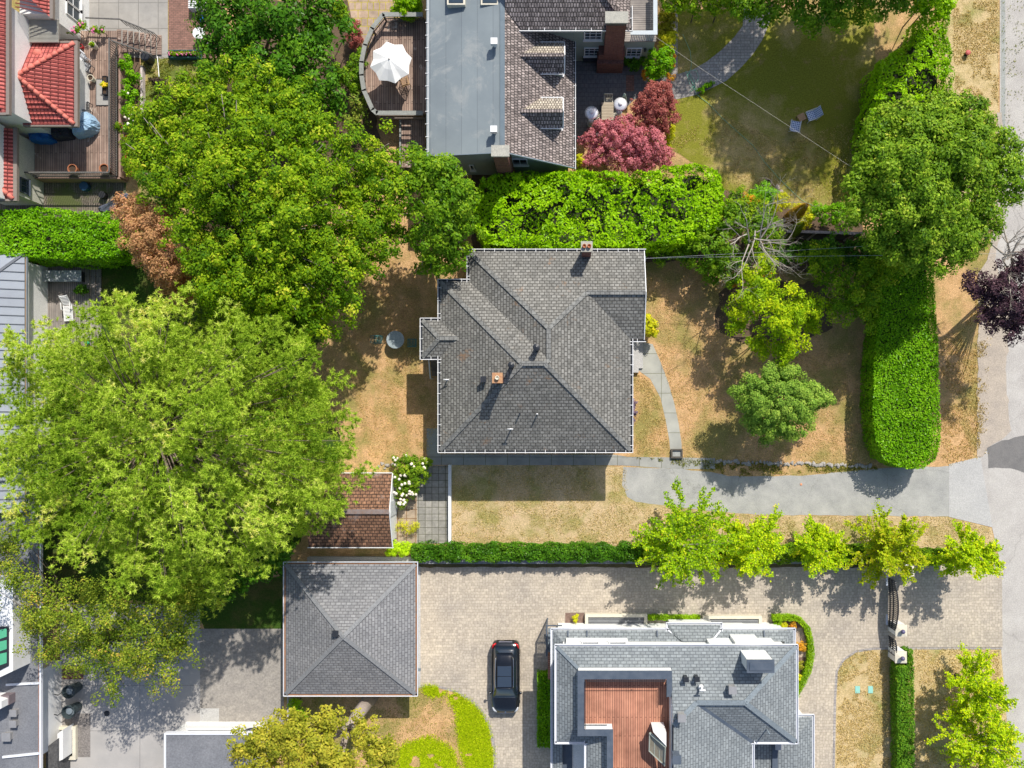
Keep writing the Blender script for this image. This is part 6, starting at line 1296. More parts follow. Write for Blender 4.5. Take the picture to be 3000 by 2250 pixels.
tufts('grass', [(1895,780),(2100,780),(2140,1030),(2570,1000),(2560,1370),(2000,1340),(1996,1240),(1935,1060)], 26000, GDRY, .07)
tufts('grass', [(1850,1090),(1900,1110),(1950,1230),(1962,1335),(1850,1330)], 4200, GDRY, .07)
tufts('grass', [(1090,720),(1230,820),(1230,1060),(1288,1250),(1250,1350),(1080,1340),(1000,1000)], 14000, GDRY, .07)
tufts('grass', [(2790,0),(2925,0),(2925,320),(2800,320)], 9000, GDRY, .08, edge=.04)
tufts('grass', [(2755,1000),(2868,900),(2872,1335),(2780,1362),(2760,1340)], 9000, GDRY, .08, edge=.07)
tufts('grass', [(2455,1960),(2480,1928),(2515,1906),(2625,1900),(2625,2260),(2450,2260)], 15000, GDRY, .08, edge=.02)
tufts('grass', [(2680,1900),(2925,1900),(2950,2260),(2680,2260)], 15000, GDRY, .08, edge=.05)
tufts('grass', [(1960,420),(2100,330),(2300,420),(2560,330),(2560,600),(2130,590),(2110,480)], 16000, GDRY, .07)
tufts('grass', [(415,170),(640,170),(640,300),(500,520),(415,540)], 14000, GGRN, .09)
tufts('weeds', [(2935,0),(3010,0),(3010,620),(2940,620)], 900, GGRN, .1, edge=.02, label='weeds in the road edge', cat='weeds')
tufts('weeds', [(2866,1330),(2870,880),(2885,860),(2876,1335)], 2200, GDRY, .1, edge=.2, z=.02, label='dry weeds creeping over the road edge', cat='weeds')
# ---------------------------------------------------------------- black car
def make_car():
    cc = P(1481,1986,.8); t = thing('car', 'black estate style SUV parked on the beige paved driveway', 'car', (cc.x, cc.y, 0)); X, Y = cc.x, cc.y
    paint = M('black_car_paint', (.006,.007,.01), (.008,.009,.012), 1, .14, spec=.9); cg = M('car_glass', (.012,.02,.03), (.014,.022,.032), 1, .05, spec=1)
    chrome = M('chrome', (.75,.76,.78), (.7,.7,.72), 2, .15, metal=1); tl = M('tail_red', (.5,.01,.012), (.35,.01,.01), 3, .2); hl = M('lamp_clear', (.55,.58,.62), (.4,.42,.45), 4, .12)
    rub = M('tyre_rubber', (.02,.02,.02), (.03,.03,.03), 5, .85)
    # stations: y from rear (+) to nose (-): half width, sill z, shoulder z, centre z
    S = [(2.46,.62,.45,.62,.66),(2.42,.78,.36,.78,.84),(2.3,.88,.3,.92,.97),(2.0,.94,.26,.98,1.02),(1.3,.955,.24,.98,1.02),(.4,.955,.24,.96,1.0),(-.4,.955,.24,.95,1.0),(-1.0,.955,.25,.93,1.02),(-1.5,.95,.25,.9,1.0),(-1.95,.92,.26,.84,.94),(-2.25,.82,.3,.74,.82),(-2.4,.66,.36,.62,.68),(-2.45,.45,.42,.54,.58)]
    def loft(S, prof, name, mat, par, smooth=True):
        mb = MB(); rows = []
        for s_ in S:
            row = prof(*s_); rows.append(len(mb.v)); mb.v += [(X+p[0], Y+p[1], p[2]) for p in row]; n = len(row)
        for i in range(len(S)-1):
            for k in range(n-1): mb.f.append([rows[i]+k, rows[i]+k+1, rows[i+1]+k+1, rows[i+1]+k]); mb.uv.append([(0,0)]*4); mb.m.append(0)
        for i, rev in ((0, False), (len(S)-1, True)):
            q = [rows[i]+k for k in range(n)]; mb.f.append(q[::-1] if rev else q); mb.uv.append([(0,0)]*n); mb.m.append(0)
        o = mb.build(name, mat, par, smooth=smooth); return o
    def pb(y, w, zb, zs, zc): return [(-w*.93,y,zb),(-w,y,zb+.12),(-w,y,(zb+zs)/2+.06),(-w*.985,y,zs-.06),(-w*.93,y,zs),(-w*.78,y,zs+(zc-zs)*.5),(-w*.74,y,zs+(zc-zs)*.62+.012),(-w*.4,y,zc),(0,y,zc+.008),(w*.4,y,zc),(w*.74,y,zs+(zc-zs)*.62+.012),(w*.78,y,zs+(zc-zs)*.5),(w*.93,y,zs),(w*.985,y,zs-.06),(w,y,(zb+zs)/2+.06),(w,y,zb+.12),(w*.93,y,zb)]
    body = loft(S, pb, 'body', paint, t)
    G = [(2.2,.68,1.0,1.06),(1.95,.7,1.0,1.34),(1.7,.7,1.0,1.52),(1.2,.71,.98,1.6),(.3,.72,.97,1.63),(-.35,.71,.97,1.6),(-.6,.7,.97,1.5),(-1.05,.72,.97,1.16),(-1.25,.7,.97,1.03)]
    def pg(y, w, z0, z1):
        d = z1-z0; wt = w-.13*min(1, d/.6); return [(-w-.1,y,z0-.02),(-w-.04,y,z0+d*.35),(-wt-.02,y,z0+d*.85),(-wt*.9,y,z1),(-wt*.4,y,z1+.02),(0,y,z1+.025),(wt*.4,y,z1+.02),(wt*.9,y,z1),(wt+.02,y,z0+d*.85),(w+.04,y,z0+d*.35),(w+.1,y,z0-.02)]
    loft(G, pg, 'cabin_glass', cg, t)
    Rf = [(1.88,.5,1.4),(1.7,.56,1.53),(1.2,.59,1.61),(.3,.6,1.64),(-.35,.59,1.61),(-.46,.57,1.56)]
    def pr_(y, w, z): return [(-w-.03,y,z-.05),(-w,y,z),(-w*.4,y,z+.025),(0,y,z+.03),(w*.4,y,z+.025),(w,y,z),(w+.03,y,z-.05)]
    loft([(a, b, c_+.012) for a, b, c_ in Rf], pr_, 'roof', paint, t)
    for i, (y0, y1) in enumerate(((1.05,.42),(.36,-.3))):
        mb = MB(); mb.box(X-.46,Y+y1-.01,1.63,X+.46,Y+y0+.01,1.70); mb.build('sunroof_panel', M('smoked_glass', (.03,.045,.07), (.035,.05,.075), 1, .04, spec=1), t, bevel=.01)
    for s_ in (-1, 1):
        mb = MB(); mb.tube([(X+s_*.55,Y+1.62,1.58),(X+s_*.585,Y+1.5,1.66),(X+s_*.61,Y+.3,1.70),(X+s_*.6,Y-.3,1.66),(X+s_*.58,Y-.42,1.58)], .022, 6); mb.build('roof_rail', chrome, t, smooth=True)
        mb = MB(); mb.lathe((X+s_*1.03,Y-.92,.98), [(.001,0),(.09,.03),(.1,.1),(.06,.16),(.001,.17)], 10); mb.bar((X+s_*.85,Y-.9,1.02),(X+s_*1.03,Y-.92,1.04),.05); mb.build('mirror', paint, t, smooth=True)
        mb = MB(); mb.tube([(X+s_*.6,Y-2.3,.76),(X+s_*.76,Y-2.16,.82),(X+s_*.86,Y-1.95,.87)], [.05,.07,.03], 8); mb.build('headlight', hl, t, smooth=True)
        mb = MB(); mb.tube([(X+s_*.62,Y+2.34,.9),(X+s_*.8,Y+2.25,.93),(X+s_*.89,Y+2.02,.96)], [.06,.08,.04], 8); mb.build('taillight', tl, t, smooth=True)
        mb = MB(); mb.bar((X+s_*.79,Y-1.0,1.0),(X+s_*.76,Y+1.9,1.04),.02); mb.build('window_trim', chrome, t)
    for s_ in (-1, 1):
        for yy in (1.45, -1.5):
            mb = MB(); r_ = .36; n = 22; base = len(mb.v)
            prof = [(-.12,.24),(-.12,.33),(-.09,.36),(.09,.36),(.12,.33),(.12,.24)]
            for (dx, rr) in prof:
                for k in range(n): a_ = 2*math.pi*k/n; mb.v.append((X+s_*.83+dx, Y+yy+math.cos(a_)*rr, .36+math.sin(a_)*rr))
            for i in range(len(prof)-1):
                for k in range(n): k2 = (k+1)%n; mb.f.append([i*n+k,i*n+k2,(i+1)*n+k2,(i+1)*n+k]); mb.uv.append([(0,0)]*4); mb.m.append(0)
            wh_ = mb.build('wheel', rub, t, smooth=True)
            mb = MB(); mb.tube([(X+s_*.78,Y+yy,.36),(X+s_*.94,Y+yy,.36)], .06, 10)
            for k in range(5): a_ = 2*math.pi*k/5; mb.bar((X+s_*.93,Y+yy,.36),(X+s_*.92,Y+yy+math.cos(a_)*.25,.36+math.sin(a_)*.25),.05)
            mb.build('rim', chrome, wh_)
    for s_ in (-1, 1):
        mb = MB(); mb.tube([(X+s_*.62,Y-1.25,1.012),(X+s_*.66,Y-1.7,.985),(X+s_*.6,Y-2.15,.88)], .008, 4); mb.build('bonnet_seam', DARK, t)
    mb = MB(); mb.box(X-.5,Y-.62,1.0,X-.1,Y-.3,1.22); mb.box(X+.1,Y-.62,1.0,X+.5,Y-.3,1.22); mb.build('front_seat', M('tan_leather', (.2,.15,.1)), t)
    mb = MB(); mb.tube([(X-.74,Y-1.1,1.03),(X,Y-1.24,1.045),(X+.74,Y-1.1,1.03)], .018, 5); mb.build('wiper', M('wiper', (.1,.07,.05)), t)
    mb = MB(); mb.lathe((X,Y-2.28,.86), [(.05,0),(.05,.01),(.001,.012)], 12); mb.build('badge', chrome, t)
    mb = MB(); mb.bar((X-.45,Y+2.42,.8),(X+.45,Y+2.42,.8),.05,.1); mb.build('rear_trim', M('rear_trim_grey', (.2,.2,.25)), t)
    mb = MB(); mb.bar((X-.38,Y-2.42,.55),(X+.38,Y-2.42,.55),.05,.16); mb.build('grille', chrome, t)
make_car()

# ---------------------------------------------------------------- garden furniture
def rtable(label, x, y, h, r, mat, legs=4, group=None, z0=0.0, name='garden_table'):
    c = P(x, y, z0+h); t = thing(name, label, 'table', (c.x, c.y, z0), group)
    mb = MB(); mb.lathe((c.x,c.y,z0+h), [(r-.02,-.03),(r,-.02),(r,0),(r-.03,.012),(.03,.012),(.001,.013)], 30); mb.build('tabletop', mat, t)
    for k in range(legs):
        a = 2*math.pi*(k+.5)/legs; mb = MB(); mb.tube([(c.x+math.cos(a)*r*.75,c.y+math.sin(a)*r*.75,z0),(c.x+math.cos(a)*r*.5,c.y+math.sin(a)*r*.5,z0+h-.03)], .018, 6); mb.build('leg', DARK, t)
    return t
def gchair(label, x, y, rz, mat, z0=0.0, w=.5, hs=.43, hb=.85, slats=5, arms=True, group=None, name='garden_chair', pad=None):
    c = P(x, y, z0+hs); t = thing(name, label, 'chair', (c.x, c.y, z0), group); cx, cy = c.x, c.y
    ca, sa = math.cos(rz), math.sin(rz)
    def T(u, v, z): return (cx+u*ca-v*sa, cy+u*sa+v*ca, z0+z)
    mb = MB()
    for i in range(slats+1): v = -w/2+w*i/slats; mb.bar(T(-w/2,v,hs), T(w/2,v,hs), .05, .02)
    mb.bar(T(-w/2,-w/2,hs-.02), T(-w/2,w/2,hs-.02), .035); mb.bar(T(w/2,-w/2,hs-.02), T(w/2,w/2,hs-.02), .035); mb.build('seat', mat, t)
    mb = MB()
    for i in range(slats+1): u = -w/2+w*i/slats; mb.bar(T(u,w/2,hs), T(u,w/2+.14,hb), .035, .02)
    mb.bar(T(-w/2,w/2+.14,hb), T(w/2,w/2+.14,hb), .05); mb.build('backrest', mat, t)
    for su in (-1, 1):
        for v in (-w/2, w/2): mb = MB(); mb.bar(T(su*w/2,v,0), T(su*w/2,v,hs-.03), .035); mb.build('leg', mat, t)
        if arms: mb = MB(); mb.bar(T(su*w/2,-w/2,hs+.2), T(su*w/2,w/2+.06,hs+.22), .05, .025); mb.bar(T(su*w/2,-w/2,hs), T(su*w/2,-w/2,hs+.19), .03); mb.build('armrest', mat, t)
    if pad: mb = MB(); mb.obox((cx,cy), (ca,sa), (-sa,ca), w*.48, w*.48, z0+hs+.015, z0+hs+.07); mb.build('cushion', pad, t, bevel=.02)
    return t
rtable('round speckled grey glass table on the dry lawn left of the bungalow', 1158, 995, .74, .6, M('speckled_glass', (.38,.44,.46), (.26,.31,.33), 9, .25, fine=14))
gchair('green metal chair left of the round grey glass table', 1108, 995, math.pi/2, TEAL)
gchair('dark green metal chair in the shade, right of the round grey glass table', 1206, 1005, -math.pi/2, TEAL)
# blue checked lawn chairs
def checkmat():
    m, nt, b = newmat('blue_white_check'); u = nd(nt, 'ShaderNodeUVMap'); ws = []
    for d in ('X', 'Y'):
        w = nd(nt, 'ShaderNodeTexWave'); w.bands_direction = d; w.inputs['Scale'].default_value = 2.6; nt.links.new(u.outputs[0], w.inputs['Vector'])
        ws.append(ramp(nt, w.outputs['Fac'], [(.62, (0,0,0)), (.72, (1,1,1))]))
    f = mix(nt, 1.0, ws[0], ws[1], 'LIGHTEN'); nt.links.new(mix(nt, f, (.03,.07,.25), (.6,.66,.78)), b.inputs['Base Color']); b.inputs['Roughness'].default_value = .8; return m
CHK = checkmat()
def lawnchair(label, x, y, rz):
    c = P(x, y, .4); t = thing('lawn_chair', label, 'chair', (c.x, c.y, 0), 'blue checked lawn chairs'); ca, sa = math.cos(rz), math.sin(rz)
    T = lambda u, v, z: (c.x+u*ca-v*sa, c.y+u*sa+v*ca, z)
    mb = MB(); q = [(-.3,-.3,.4),(.3,-.3,.4),(.3,.28,.34),(-.3,.28,.34)]; mb.face([T(*p) for p in q], [(p[0],p[1]) for p in q]); mb.face([T(p[0],p[1],p[2]-.02) for p in q][::-1]); mb.build('seat', CHK, t)
    mb = MB(); q = [(-.3,.28,.35),(.3,.28,.35),(.3,.58,.85),(-.3,.58,.85)]; mb.face([T(*p) for p in q], [(p[0],p[1]+p[2]) for p in q]); mb.face([T(p[0],p[1]+.02,p[2]) for p in q][::-1]); mb.build('backrest', CHK, t)
    for s_ in (-1, 1):
        mb = MB(); mb.tube([T(s_*.32,-.32,0),T(s_*.32,-.32,.55),T(s_*.32,.42,.58)], .016, 6); mb.tube([T(s_*.32,.32,0),T(s_*.32,.6,.88)], .016, 6); mb.tube([T(s_*.32,-.3,.4),T(s_*.32,.3,.36)], .014, 6); mb.build('side_frame', WHITEM, t)
lawnchair('blue and white checked lawn chair, lower left of the wooden crate', 2330, 368, R(170)); lawnchair('blue and white checked lawn chair, right of the wooden crate', 2378, 338, R(-70))
c = P(2349,343,.4); t = thing('crate_table', 'small square wooden crate between the two checked lawn chairs', 'table', (c.x, c.y, 0)); ax = Vector((math.cos(R(28)), math.sin(R(28)))); ay = Vector((-ax.y, ax.x))
mb = MB()
for i in range(4): mb.obox(c.xy+ay*(-.18+.12*i), ax, ay, .25, .052, .38, .4)
mb.build('top', M('crate_wood', (.5,.3,.17), (.4,.23,.13), 5, .8), t); mb = MB()
for sx in (-1, 1):
    for sy in (-1, 1): mb.obox(c.xy+ax*sx*.21+ay*sy*.2, ax, ay, .025, .025, 0, .38)
mb.build('frame', WOODW, t)
# white cantilever parasol on the bowed deck
ux = P(1140,173,4.1); t = thing('parasol', 'large white eight sided parasol open over the bowed deck', 'parasol', (ux.x, ux.y, 1.5)); WC = M('white_canvas', (.85,.85,.83), (.8,.8,.78), 1.5, .8)
mb = MB(); n = 8; Rr = 1.36; a0 = R(12)
for k in range(n):
    a = a0+2*math.pi*k/n; b_ = a0+2*math.pi*(k+1)/n; m_ = (a+b_)/2; f_ = lambda an, r_, z_: Vector((ux.x+math.cos(an)*r_, ux.y+math.sin(an)*r_, z_))
    rows = [(.05,4.1,.05),(.45*Rr,3.93,.45*Rr*.925),(Rr,3.6,Rr*.86)]
    for i in range(2):
        r0_, z0_, m0 = rows[i]; r1_, z1_, m1 = rows[i+1]; sag0 = .03*i; sag1 = .07
        mb.face([f_(a,r0_,z0_), f_(a,r1_,z1_), f_(m_,m1,z1_-sag1+.03), f_(m_,m0,z0_-sag0)]); mb.face([f_(m_,m0,z0_-sag0), f_(m_,m1,z1_-sag1+.03), f_(b_,r1_,z1_), f_(b_,r0_,z0_)])
cn = mb.build('canopy', WC, t)
for k in range(n): a = a0+2*math.pi*k/n; mb = MB(); mb.bar((ux.x,ux.y,4.05),(ux.x+math.cos(a)*Rr,ux.y+math.sin(a)*Rr,3.58),.02); mb.build('rib', WOODW, t)
mb = MB(); mb.tube([(ux.x,ux.y,1.55),(ux.x,ux.y,4.12)], .028, 8); mb.lathe((ux.x,ux.y,4.1), [(.05,0),(.04,.06),(.001,.1)], 10); mb.build('pole', WOODG, t)
mb = MB(); mb.lathe((ux.x,ux.y,1.502), [(.28,0),(.28,.06),(.06,.1)], 18); mb.build('base', DARK, t)
rtable('round wooden table under the white parasol', 1148, 196, .72, .55, WOODW, z0=1.5); gchair('wooden chair at the lower right of the white parasol', 1186, 240, R(200), M('oak_chair', (.42,.27,.14), (.34,.21,.11), 4, .8), z0=1.5)
# two patio heaters
def heater(label, x, y):
    c = P(x, y, 2.2); t = thing('patio_heater', label, 'patio heater', (c.x, c.y, 0), 'patio heaters beside the red maples')
    al = M('brushed_aluminium', (.78,.78,.8), (.7,.7,.72), 2, .3, metal=.4)
    mb = MB(); mb.lathe((c.x,c.y,2.05), [(.45,0),(.45,.015),(.34,.07),(.18,.11),(.001,.13)], 28); mb.build('reflector', al, t, smooth=True)
    mb = MB(); mb.lathe((c.x,c.y,2.18), [(.12,0),(.14,.03),(.12,.07),(.001,.1)], 18); mb.build('cap', WHITE, t, smooth=True)
    mb = MB(); mb.lathe((c.x,c.y,1.75), [(.07,0),(.12,.05),(.1,.3)], 16); mb.build('burner', al, t); mb = MB(); mb.tube([(c.x,c.y,.75),(c.x,c.y,1.78)], .035, 10); mb.build('pole', al, t)
    mb = MB(); mb.lathe((c.x,c.y,0), [(.24,0),(.24,.05),(.19,.1),(.19,.72),(.1,.78)], 18); mb.build('base', al, t)
heater('white topped patio heater nearer the shake roof', 1733, 328); heater('white topped patio heater between the two red maples and folded umbrella', 1818, 303)
for i, (x, y, rz, lb) in enumerate(((1782,300,R(0),'cream garden chair between the two patio heaters'), (1762,345,R(160),'cream garden chair below the left patio heater'), (1800,345,R(200),'cream garden chair partly under the pink maple'))): gchair(lb, x, y, rz, CREAM, group='cream chairs on the dark patio', w=.55)
c = P(1780,325,.74); t = thing('garden_table', 'pale wooden rectangular table among the cream chairs', 'table', (c.x,c.y,0)); mb = MB()
for i in range(6): mb.box(c.x-.4,c.y-.6+.2*i,.72,c.x+.4,c.y-.42+.2*i,.75)
mb.build('tabletop', M('pale_teak', (.45,.38,.28), (.36,.3,.22), 4, .8), t)
for sx in (-1,1):
    for sy in (-1,1): mb = MB(); mb.box(c.x+sx*.34-.03,c.y+sy*.52-.03,0,c.x+sx*.34+.03,c.y+sy*.52+.03,.715); mb.build('leg', CREAM, t)
c = P(1829,281,1.9); t = thing('folded_umbrella', 'folded pale green umbrella on a pole above the right patio heater', 'umbrella', (c.x,c.y,0))
mb = MB(); mb.tube([(c.x,c.y,0),(c.x,c.y,2.3)], .025, 8); mb.build('pole', WHITE, t); mb = MB(); mb.lathe((c.x,c.y,1.0), [(.1,0),(.2,.15),(.17,.6),(.09,1.1),(.02,1.3)], 9); mb.build('canopy', M('pale_green_canvas', (.42,.55,.46), (.32,.44,.37), 5, .85), t)
# cables and hoses
def cable(name, label, cat, pts, r, mat):
    mb = MB(); V_ = [P(*p) for p in pts]; out = []
    for i in range(len(V_)-1):
        for k in range(6): out.append(V_[i].lerp(V_[i+1], k/6))
    out.append(V_[-1]); mb.tube(out, r, 5); return tag(mb.build(name, mat, None), label, cat)
WIRE = M('pale_wire', (.5,.46,.38), (.45,.42,.35), 1, .6)
cable('overhead_cable', 'pale overhead cable crossing the north lawn from the grey balcony', 'cable', [(1921,108,4.0),(2060,205,4.0),(2190,290,4.1),(2330,382,4.4),(2480,480,5.0),(2700,610,6.2)], .007, WIRE)
cable('overhead_cable', 'white service cable running right from the bungalow gable, lower one', 'cable', [(1889,757,4.1),(2060,753,4.2),(2340,751,4.6),(2600,748,5.2),(2990,742,6.5)], .009, M('white_wire', (.45,.47,.47)))
cable('overhead_cable', 'white service cable rising from the bungalow gable into the round tree', 'cable', [(1889,757,4.1),(2060,748,4.3),(2340,733,4.8),(2520,722,5.2),(2700,712,6.0)], .007, M('white_wire', (.45,.47,.47)))
HOSE = M('green_hose', (.2,.5,.36), (.15,.42,.3), 3, .5)
r_ = random.Random(5); hp = [(2000,100),(2022,150),(2026,190),(2020,215),(2030,250),(2040,276),(2078,305),(2115,345),(2165,390),(2205,425),(2240,475),(2280,520),(2325,565),(2352,588),(2378,600),(2384,614)]
cable('garden_hose', 'long thin green garden hose lying across the north lawn', 'hose', [(x, y, .05) for x, y in hp], .013, HOSE)
lp_ = [(2020+16*math.sin(t_*1.1)+t_*.9, 240+30*math.cos(t_*.83)-t_*.6, .06+.008*t_) for t_ in range(16)]
cable('garden_hose', 'tangled pale green hose loops on the paver path corner', 'hose', lp_, .014, HOSE)
# planter box on the path, clay pot, stones
def trough(name, label, x0, y0, x1, y1, h, mat, lobes=None, lm=None, fl=None, z0=0, cat='planter'):
    a = P(x0,y0,h+z0); b = P(x1,y1,h+z0); t = thing(name, label, cat, ((a.x+b.x)/2,(a.y+b.y)/2,z0)); w = .04; mb = MB(); X0,X1,Y0,Y1 = min(a.x,b.x),max(a.x,b.x),min(a.y,b.y),max(a.y,b.y)
    mb.box(X0,Y0,z0,X1,Y0+w,z0+h); mb.box(X0,Y1-w,z0,X1,Y1,z0+h); mb.box(X0,Y0+w,z0,X0+w,Y1-w,z0+h); mb.box(X1-w,Y0+w,z0,X1,Y1-w,z0+h); mb.build('box', mat, t)
    mb = MB(); mb.box(X0+w,Y0+w,z0+.02,X1-w,Y1-w,z0+h-.04); mb.build('soil', SOILC, t)
    if lm:
        n = max(3, int((X1-X0)/.25)); lb = [(x0+(x1-x0)*(i+.5)/n, (y0+y1)/2, 7, h+z0+.05) for i in range(n)]
        ps, ns, s_, tt = lobe_cloud(lb, .12, 1.2, .09, 1.2, .8); leaves('foliage', lm, ps, ns, s_, tt, t)
        if fl: flowers(fl[1], lb, fl[0], big=.1)(t)
    return t
a = thing('planter', 'long narrow planter of green plants standing on the curved paver path', 'planter', P(2065,257)); mb = MB(); d_ = (P(2086,246)-P(2046,268)).normalized(); n_ = Vector((-d_.y,d_.x,0)); mb.obox(P(2066,258).xy, d_.xy, n_.xy, .52, .14, .005, .22); mb.build('box', M('violet_brown_pot', (.16,.11,.12)), a)
ps, ns, s_, tt = lobe_cloud([(2048,262,6,.3),(2056,258,7,.3),(2066,253,7,.32),(2075,248,7,.3),(2083,243,6,.3)], .12, 1.2, .1, 1.3, .8); leaves('foliage', G_TRIM, ps, ns, s_, tt, a)
def pot(label, x, y, r, h, mat, z0=0, name='plant_pot', fill=SOILC, lm=None, fl=None):
    c = P(x, y, z0+h); t = thing(name, label, 'pot', (c.x,c.y,z0)); mb = MB(); mb.lathe((c.x,c.y,z0), [(r*.7,0),(r*.95,h*.9),(r*1.06,h*.9),(r*1.06,h),(r*.88,h),(r*.84,h*.8)], 22); mb.build('pot_body', mat, t, smooth=False)
    mb = MB(); mb.lathe((c.x,c.y,z0+h*.78), [(r*.86,0),(r*.86,.02),(.001,.03)], 18); mb.build('soil', fill, t)
    if lm:
        lb = [(x, y, r*43*.9, z0+h+.1)]; ps, ns, s_, tt = lobe_cloud(lb, .1, 1.4, .09, 1.2, .8); leaves('foliage', lm, ps, ns, s_, tt, t)
        if fl: flowers(fl[1], lb, fl[0], big=.09)(t)
    return t
pot('round clay planter full of soil at the lower edge of the north lawn', 2249, 535, .26, .5, M('pale_clay', (.5,.36,.26), (.42,.3,.22), 4, .85))
def rock(label, pts, group, mat, seed):
    rd = random.Random(seed); protos = []
    for k in range(3):
        bm = bmesh.new(); bmesh.ops.create_icosphere(bm, subdivisions=2, radius=1)
        for v in bm.verts:
            s_ = 1+.22*math.sin(v.co.x*3.1+k*2+v.co.y*2.2)+.12*rd.uniform(-1,1); v.co = Vector((v.co.x*s_, v.co.y*s_*.8, max(v.co.z*.45*s_, -.15)))
        me = bpy.data.meshes.new('stone'); bm.to_mesh(me); bm.free(); me.materials.append(mat); protos.append(me)
    for i, (x, y, r_) in enumerate(pts):
        o = bpy.data.objects.new('edging_stone', protos[i % 3]); col.objects.link(o); o.location = P(x, y)+Vector((0,0,.03)); o.rotation_euler = (0,0,rd.uniform(0,6.28)); o.scale = (r_,r_,r_); tag(o, label, 'stone', group)
import bmesh
rd = random.Random(12); STN = M('pale_stone', (.42,.39,.35), (.28,.26,.24), 4, .95, fine=12, bp=.4)
rock('pale rough edging stone in the row along the upper side of the asphalt driveway', [(2102+i*10.4+rd.uniform(-2,2), 1352+rd.uniform(-4,4)+i*.3, rd.uniform(.1,.2)) for i in range(44)], 'edging stones along the asphalt driveway', STN, 3)
rock('small rock round the clay planter on the lawn edge', [(2215,552,.14),(2278,548,.2),(2288,562,.16),(2262,556,.14),(2196,566,.12),(2180,570,.14)], 'rocks round the clay planter', M('pinkish_rock', (.45,.36,.32), (.34,.27,.25), 4, .95, fine=12), 5)
rock('rock in the garden soil strip above the flowering shrub', [(1120,1358,.14),(1135,1363,.18),(1150,1360,.12),(1110,1366,.1),(1128,1372,.1)], 'rocks above the cream flowered shrub', STN, 6)
# fence between north lawn and front garden
fn = thing('board_fence', 'dark board fence with pale capping in the shade right of the cypresses', 'fence', P(2420,690)); a = P(2306,677,2.0); b = P(2530,684,2.0); mb = MB(); mb.bar((a.x,a.y,.98),(b.x,b.y,.98),.05,1.94); mb.build('boards', M('dark_boards', (.08,.07,.06), (.05,.045,.04), 4, .9), fn)
mb = MB(); mb.bar((a.x,a.y,1.98),(b.x,b.y,1.98),.18,.04); mb.build('capping', M('pinkish_capping', (.34,.29,.28), (.28,.24,.23), 3, .9), fn)
for i in range(4): q = a.lerp(b, (i+.5)/4); mb = MB(); mb.box(q.x-.06,q.y-.12,0,q.x+.06,q.y-.03,2.05); mb.build('post', M('pinkish_capping', (.34,.29,.28)), fn)
# retaining wall along the paved driveway
rw = MB(); a = P(1222,1652,.75); b = P(2600,1652,.75); rw.box(a.x, a.y, 0, b.x, a.y+.24, .75); tag(rw.build('retaining_wall', M('grey_wall', (.25,.26,.28), (.19,.2,.21), 2, .9, fine=10)), 'low grey retaining wall between the knobbly hedge and the paved driveway', 'wall')
rw = MB(); a = P(902,1644,.35); b = P(1220,1632,.35); rw.box(a.x, a.y, 0, b.x, b.y, .35); tag(rw.build('low_wall', CONC), 'pale low wall on the upper side of the pyramid roofed garage', 'wall')
rw = MB(); a = P(1313,1362,.45); b = P(1321,1592,.45); rw.box(a.x, b.y, 0, b.x, a.y, .45); tag(rw.build('divider_wall', WHITE), 'thin white low wall between square slab patio and dry lawn', 'wall')
rw = MB(); a = P(411,192,.4); b = P(417,412,.4); rw.box(a.x, b.y, 0, b.x, a.y, .4); tag(rw.build('bed_edging', M('pinkish_white', (.6,.54,.52), (.5,.42,.4), 4, .9, fine=12)), 'pinkish white edging board of the raised bed by the small lawn', 'edging')
# step box at the end of the front path
t = thing('path_step', 'dark framed step at the lower end of the curved front path', 'step', P(1981,1330)); a = P(1965,1315); b = P(1999,1342); mb = MB(); mb.box(a.x,b.y,0,b.x,b.y+.12,.22); mb.box(a.x,b.y+.12,0,a.x+.1,a.y,.22); mb.box(b.x-.1,b.y+.12,0,b.x,a.y,.22); mb.box(a.x+.1,a.y-.1,0,b.x-.1,a.y,.22); mb.build('frame', M('dark_sleeper', (.07,.06,.05), (.11,.1,.08), 5, .9), t)
mb = MB(); mb.box(a.x+.1,b.y+.12,0,b.x-.1,a.y-.1,.1); mb.build('tread', CONCG, t)
t = thing('garden_bench', 'low grey bench under the lower edge of the lime green small tree', 'bench', P(2315,1030)); a = P(2292,1026,.4); b = P(2340,1038,.4); mb = MB(); mb.box(a.x,b.y,.36,b.x,a.y,.4); mb.build('seat', GREYM, t)
for x_ in (a.x+.1, b.x-.2): mb = MB(); mb.box(x_,b.y+.02,0,x_+.08,a.y-.02,.36); mb.build('leg', DARK, t)
# gate, pillars
def pillar(label, x, y, h, w=.78, ball=True):
    c = P(x, y, h); t = thing('gate_pillar', label, 'pillar', (c.x,c.y,0), 'cream gate pillars'); mb = MB(); mb.box(c.x-w/2+.04,c.y-w/2+.04,0,c.x+w/2-.04,c.y+w/2-.04,h-.1); mb.build('shaft', STUCCO, t)
    mb = MB(); z = h-.1; mb.box(c.x-w/2,c.y-w/2,z,c.x+w/2,c.y+w/2,z+.08); P4 = [(c.x-w/2+.01,c.y-w/2+.01,z+.08),(c.x+w/2-.01,c.y-w/2+.01,z+.08),(c.x+w/2-.01,c.y+w/2-.01,z+.08),(c.x-w/2+.01,c.y+w/2-.01,z+.08)]
    for i in range(4): mb.face([P4[i],P4[(i+1)%4],(c.x,c.y,z+.16)])
    mb.build('cap', CREAM, t)
    if ball: mb = MB(); mb.lathe((c.x,c.y,h+.04), [(.05,0),(.05,.06),(.1,.1),(.145,.18),(.15,.24),(.12,.32),(.06,.37),(.001,.385)], 16); mb.build('lamp_globe', M('slate_violet', (.12,.11,.2), (.1,.09,.17), 2, .4), t, smooth=True)
    return t
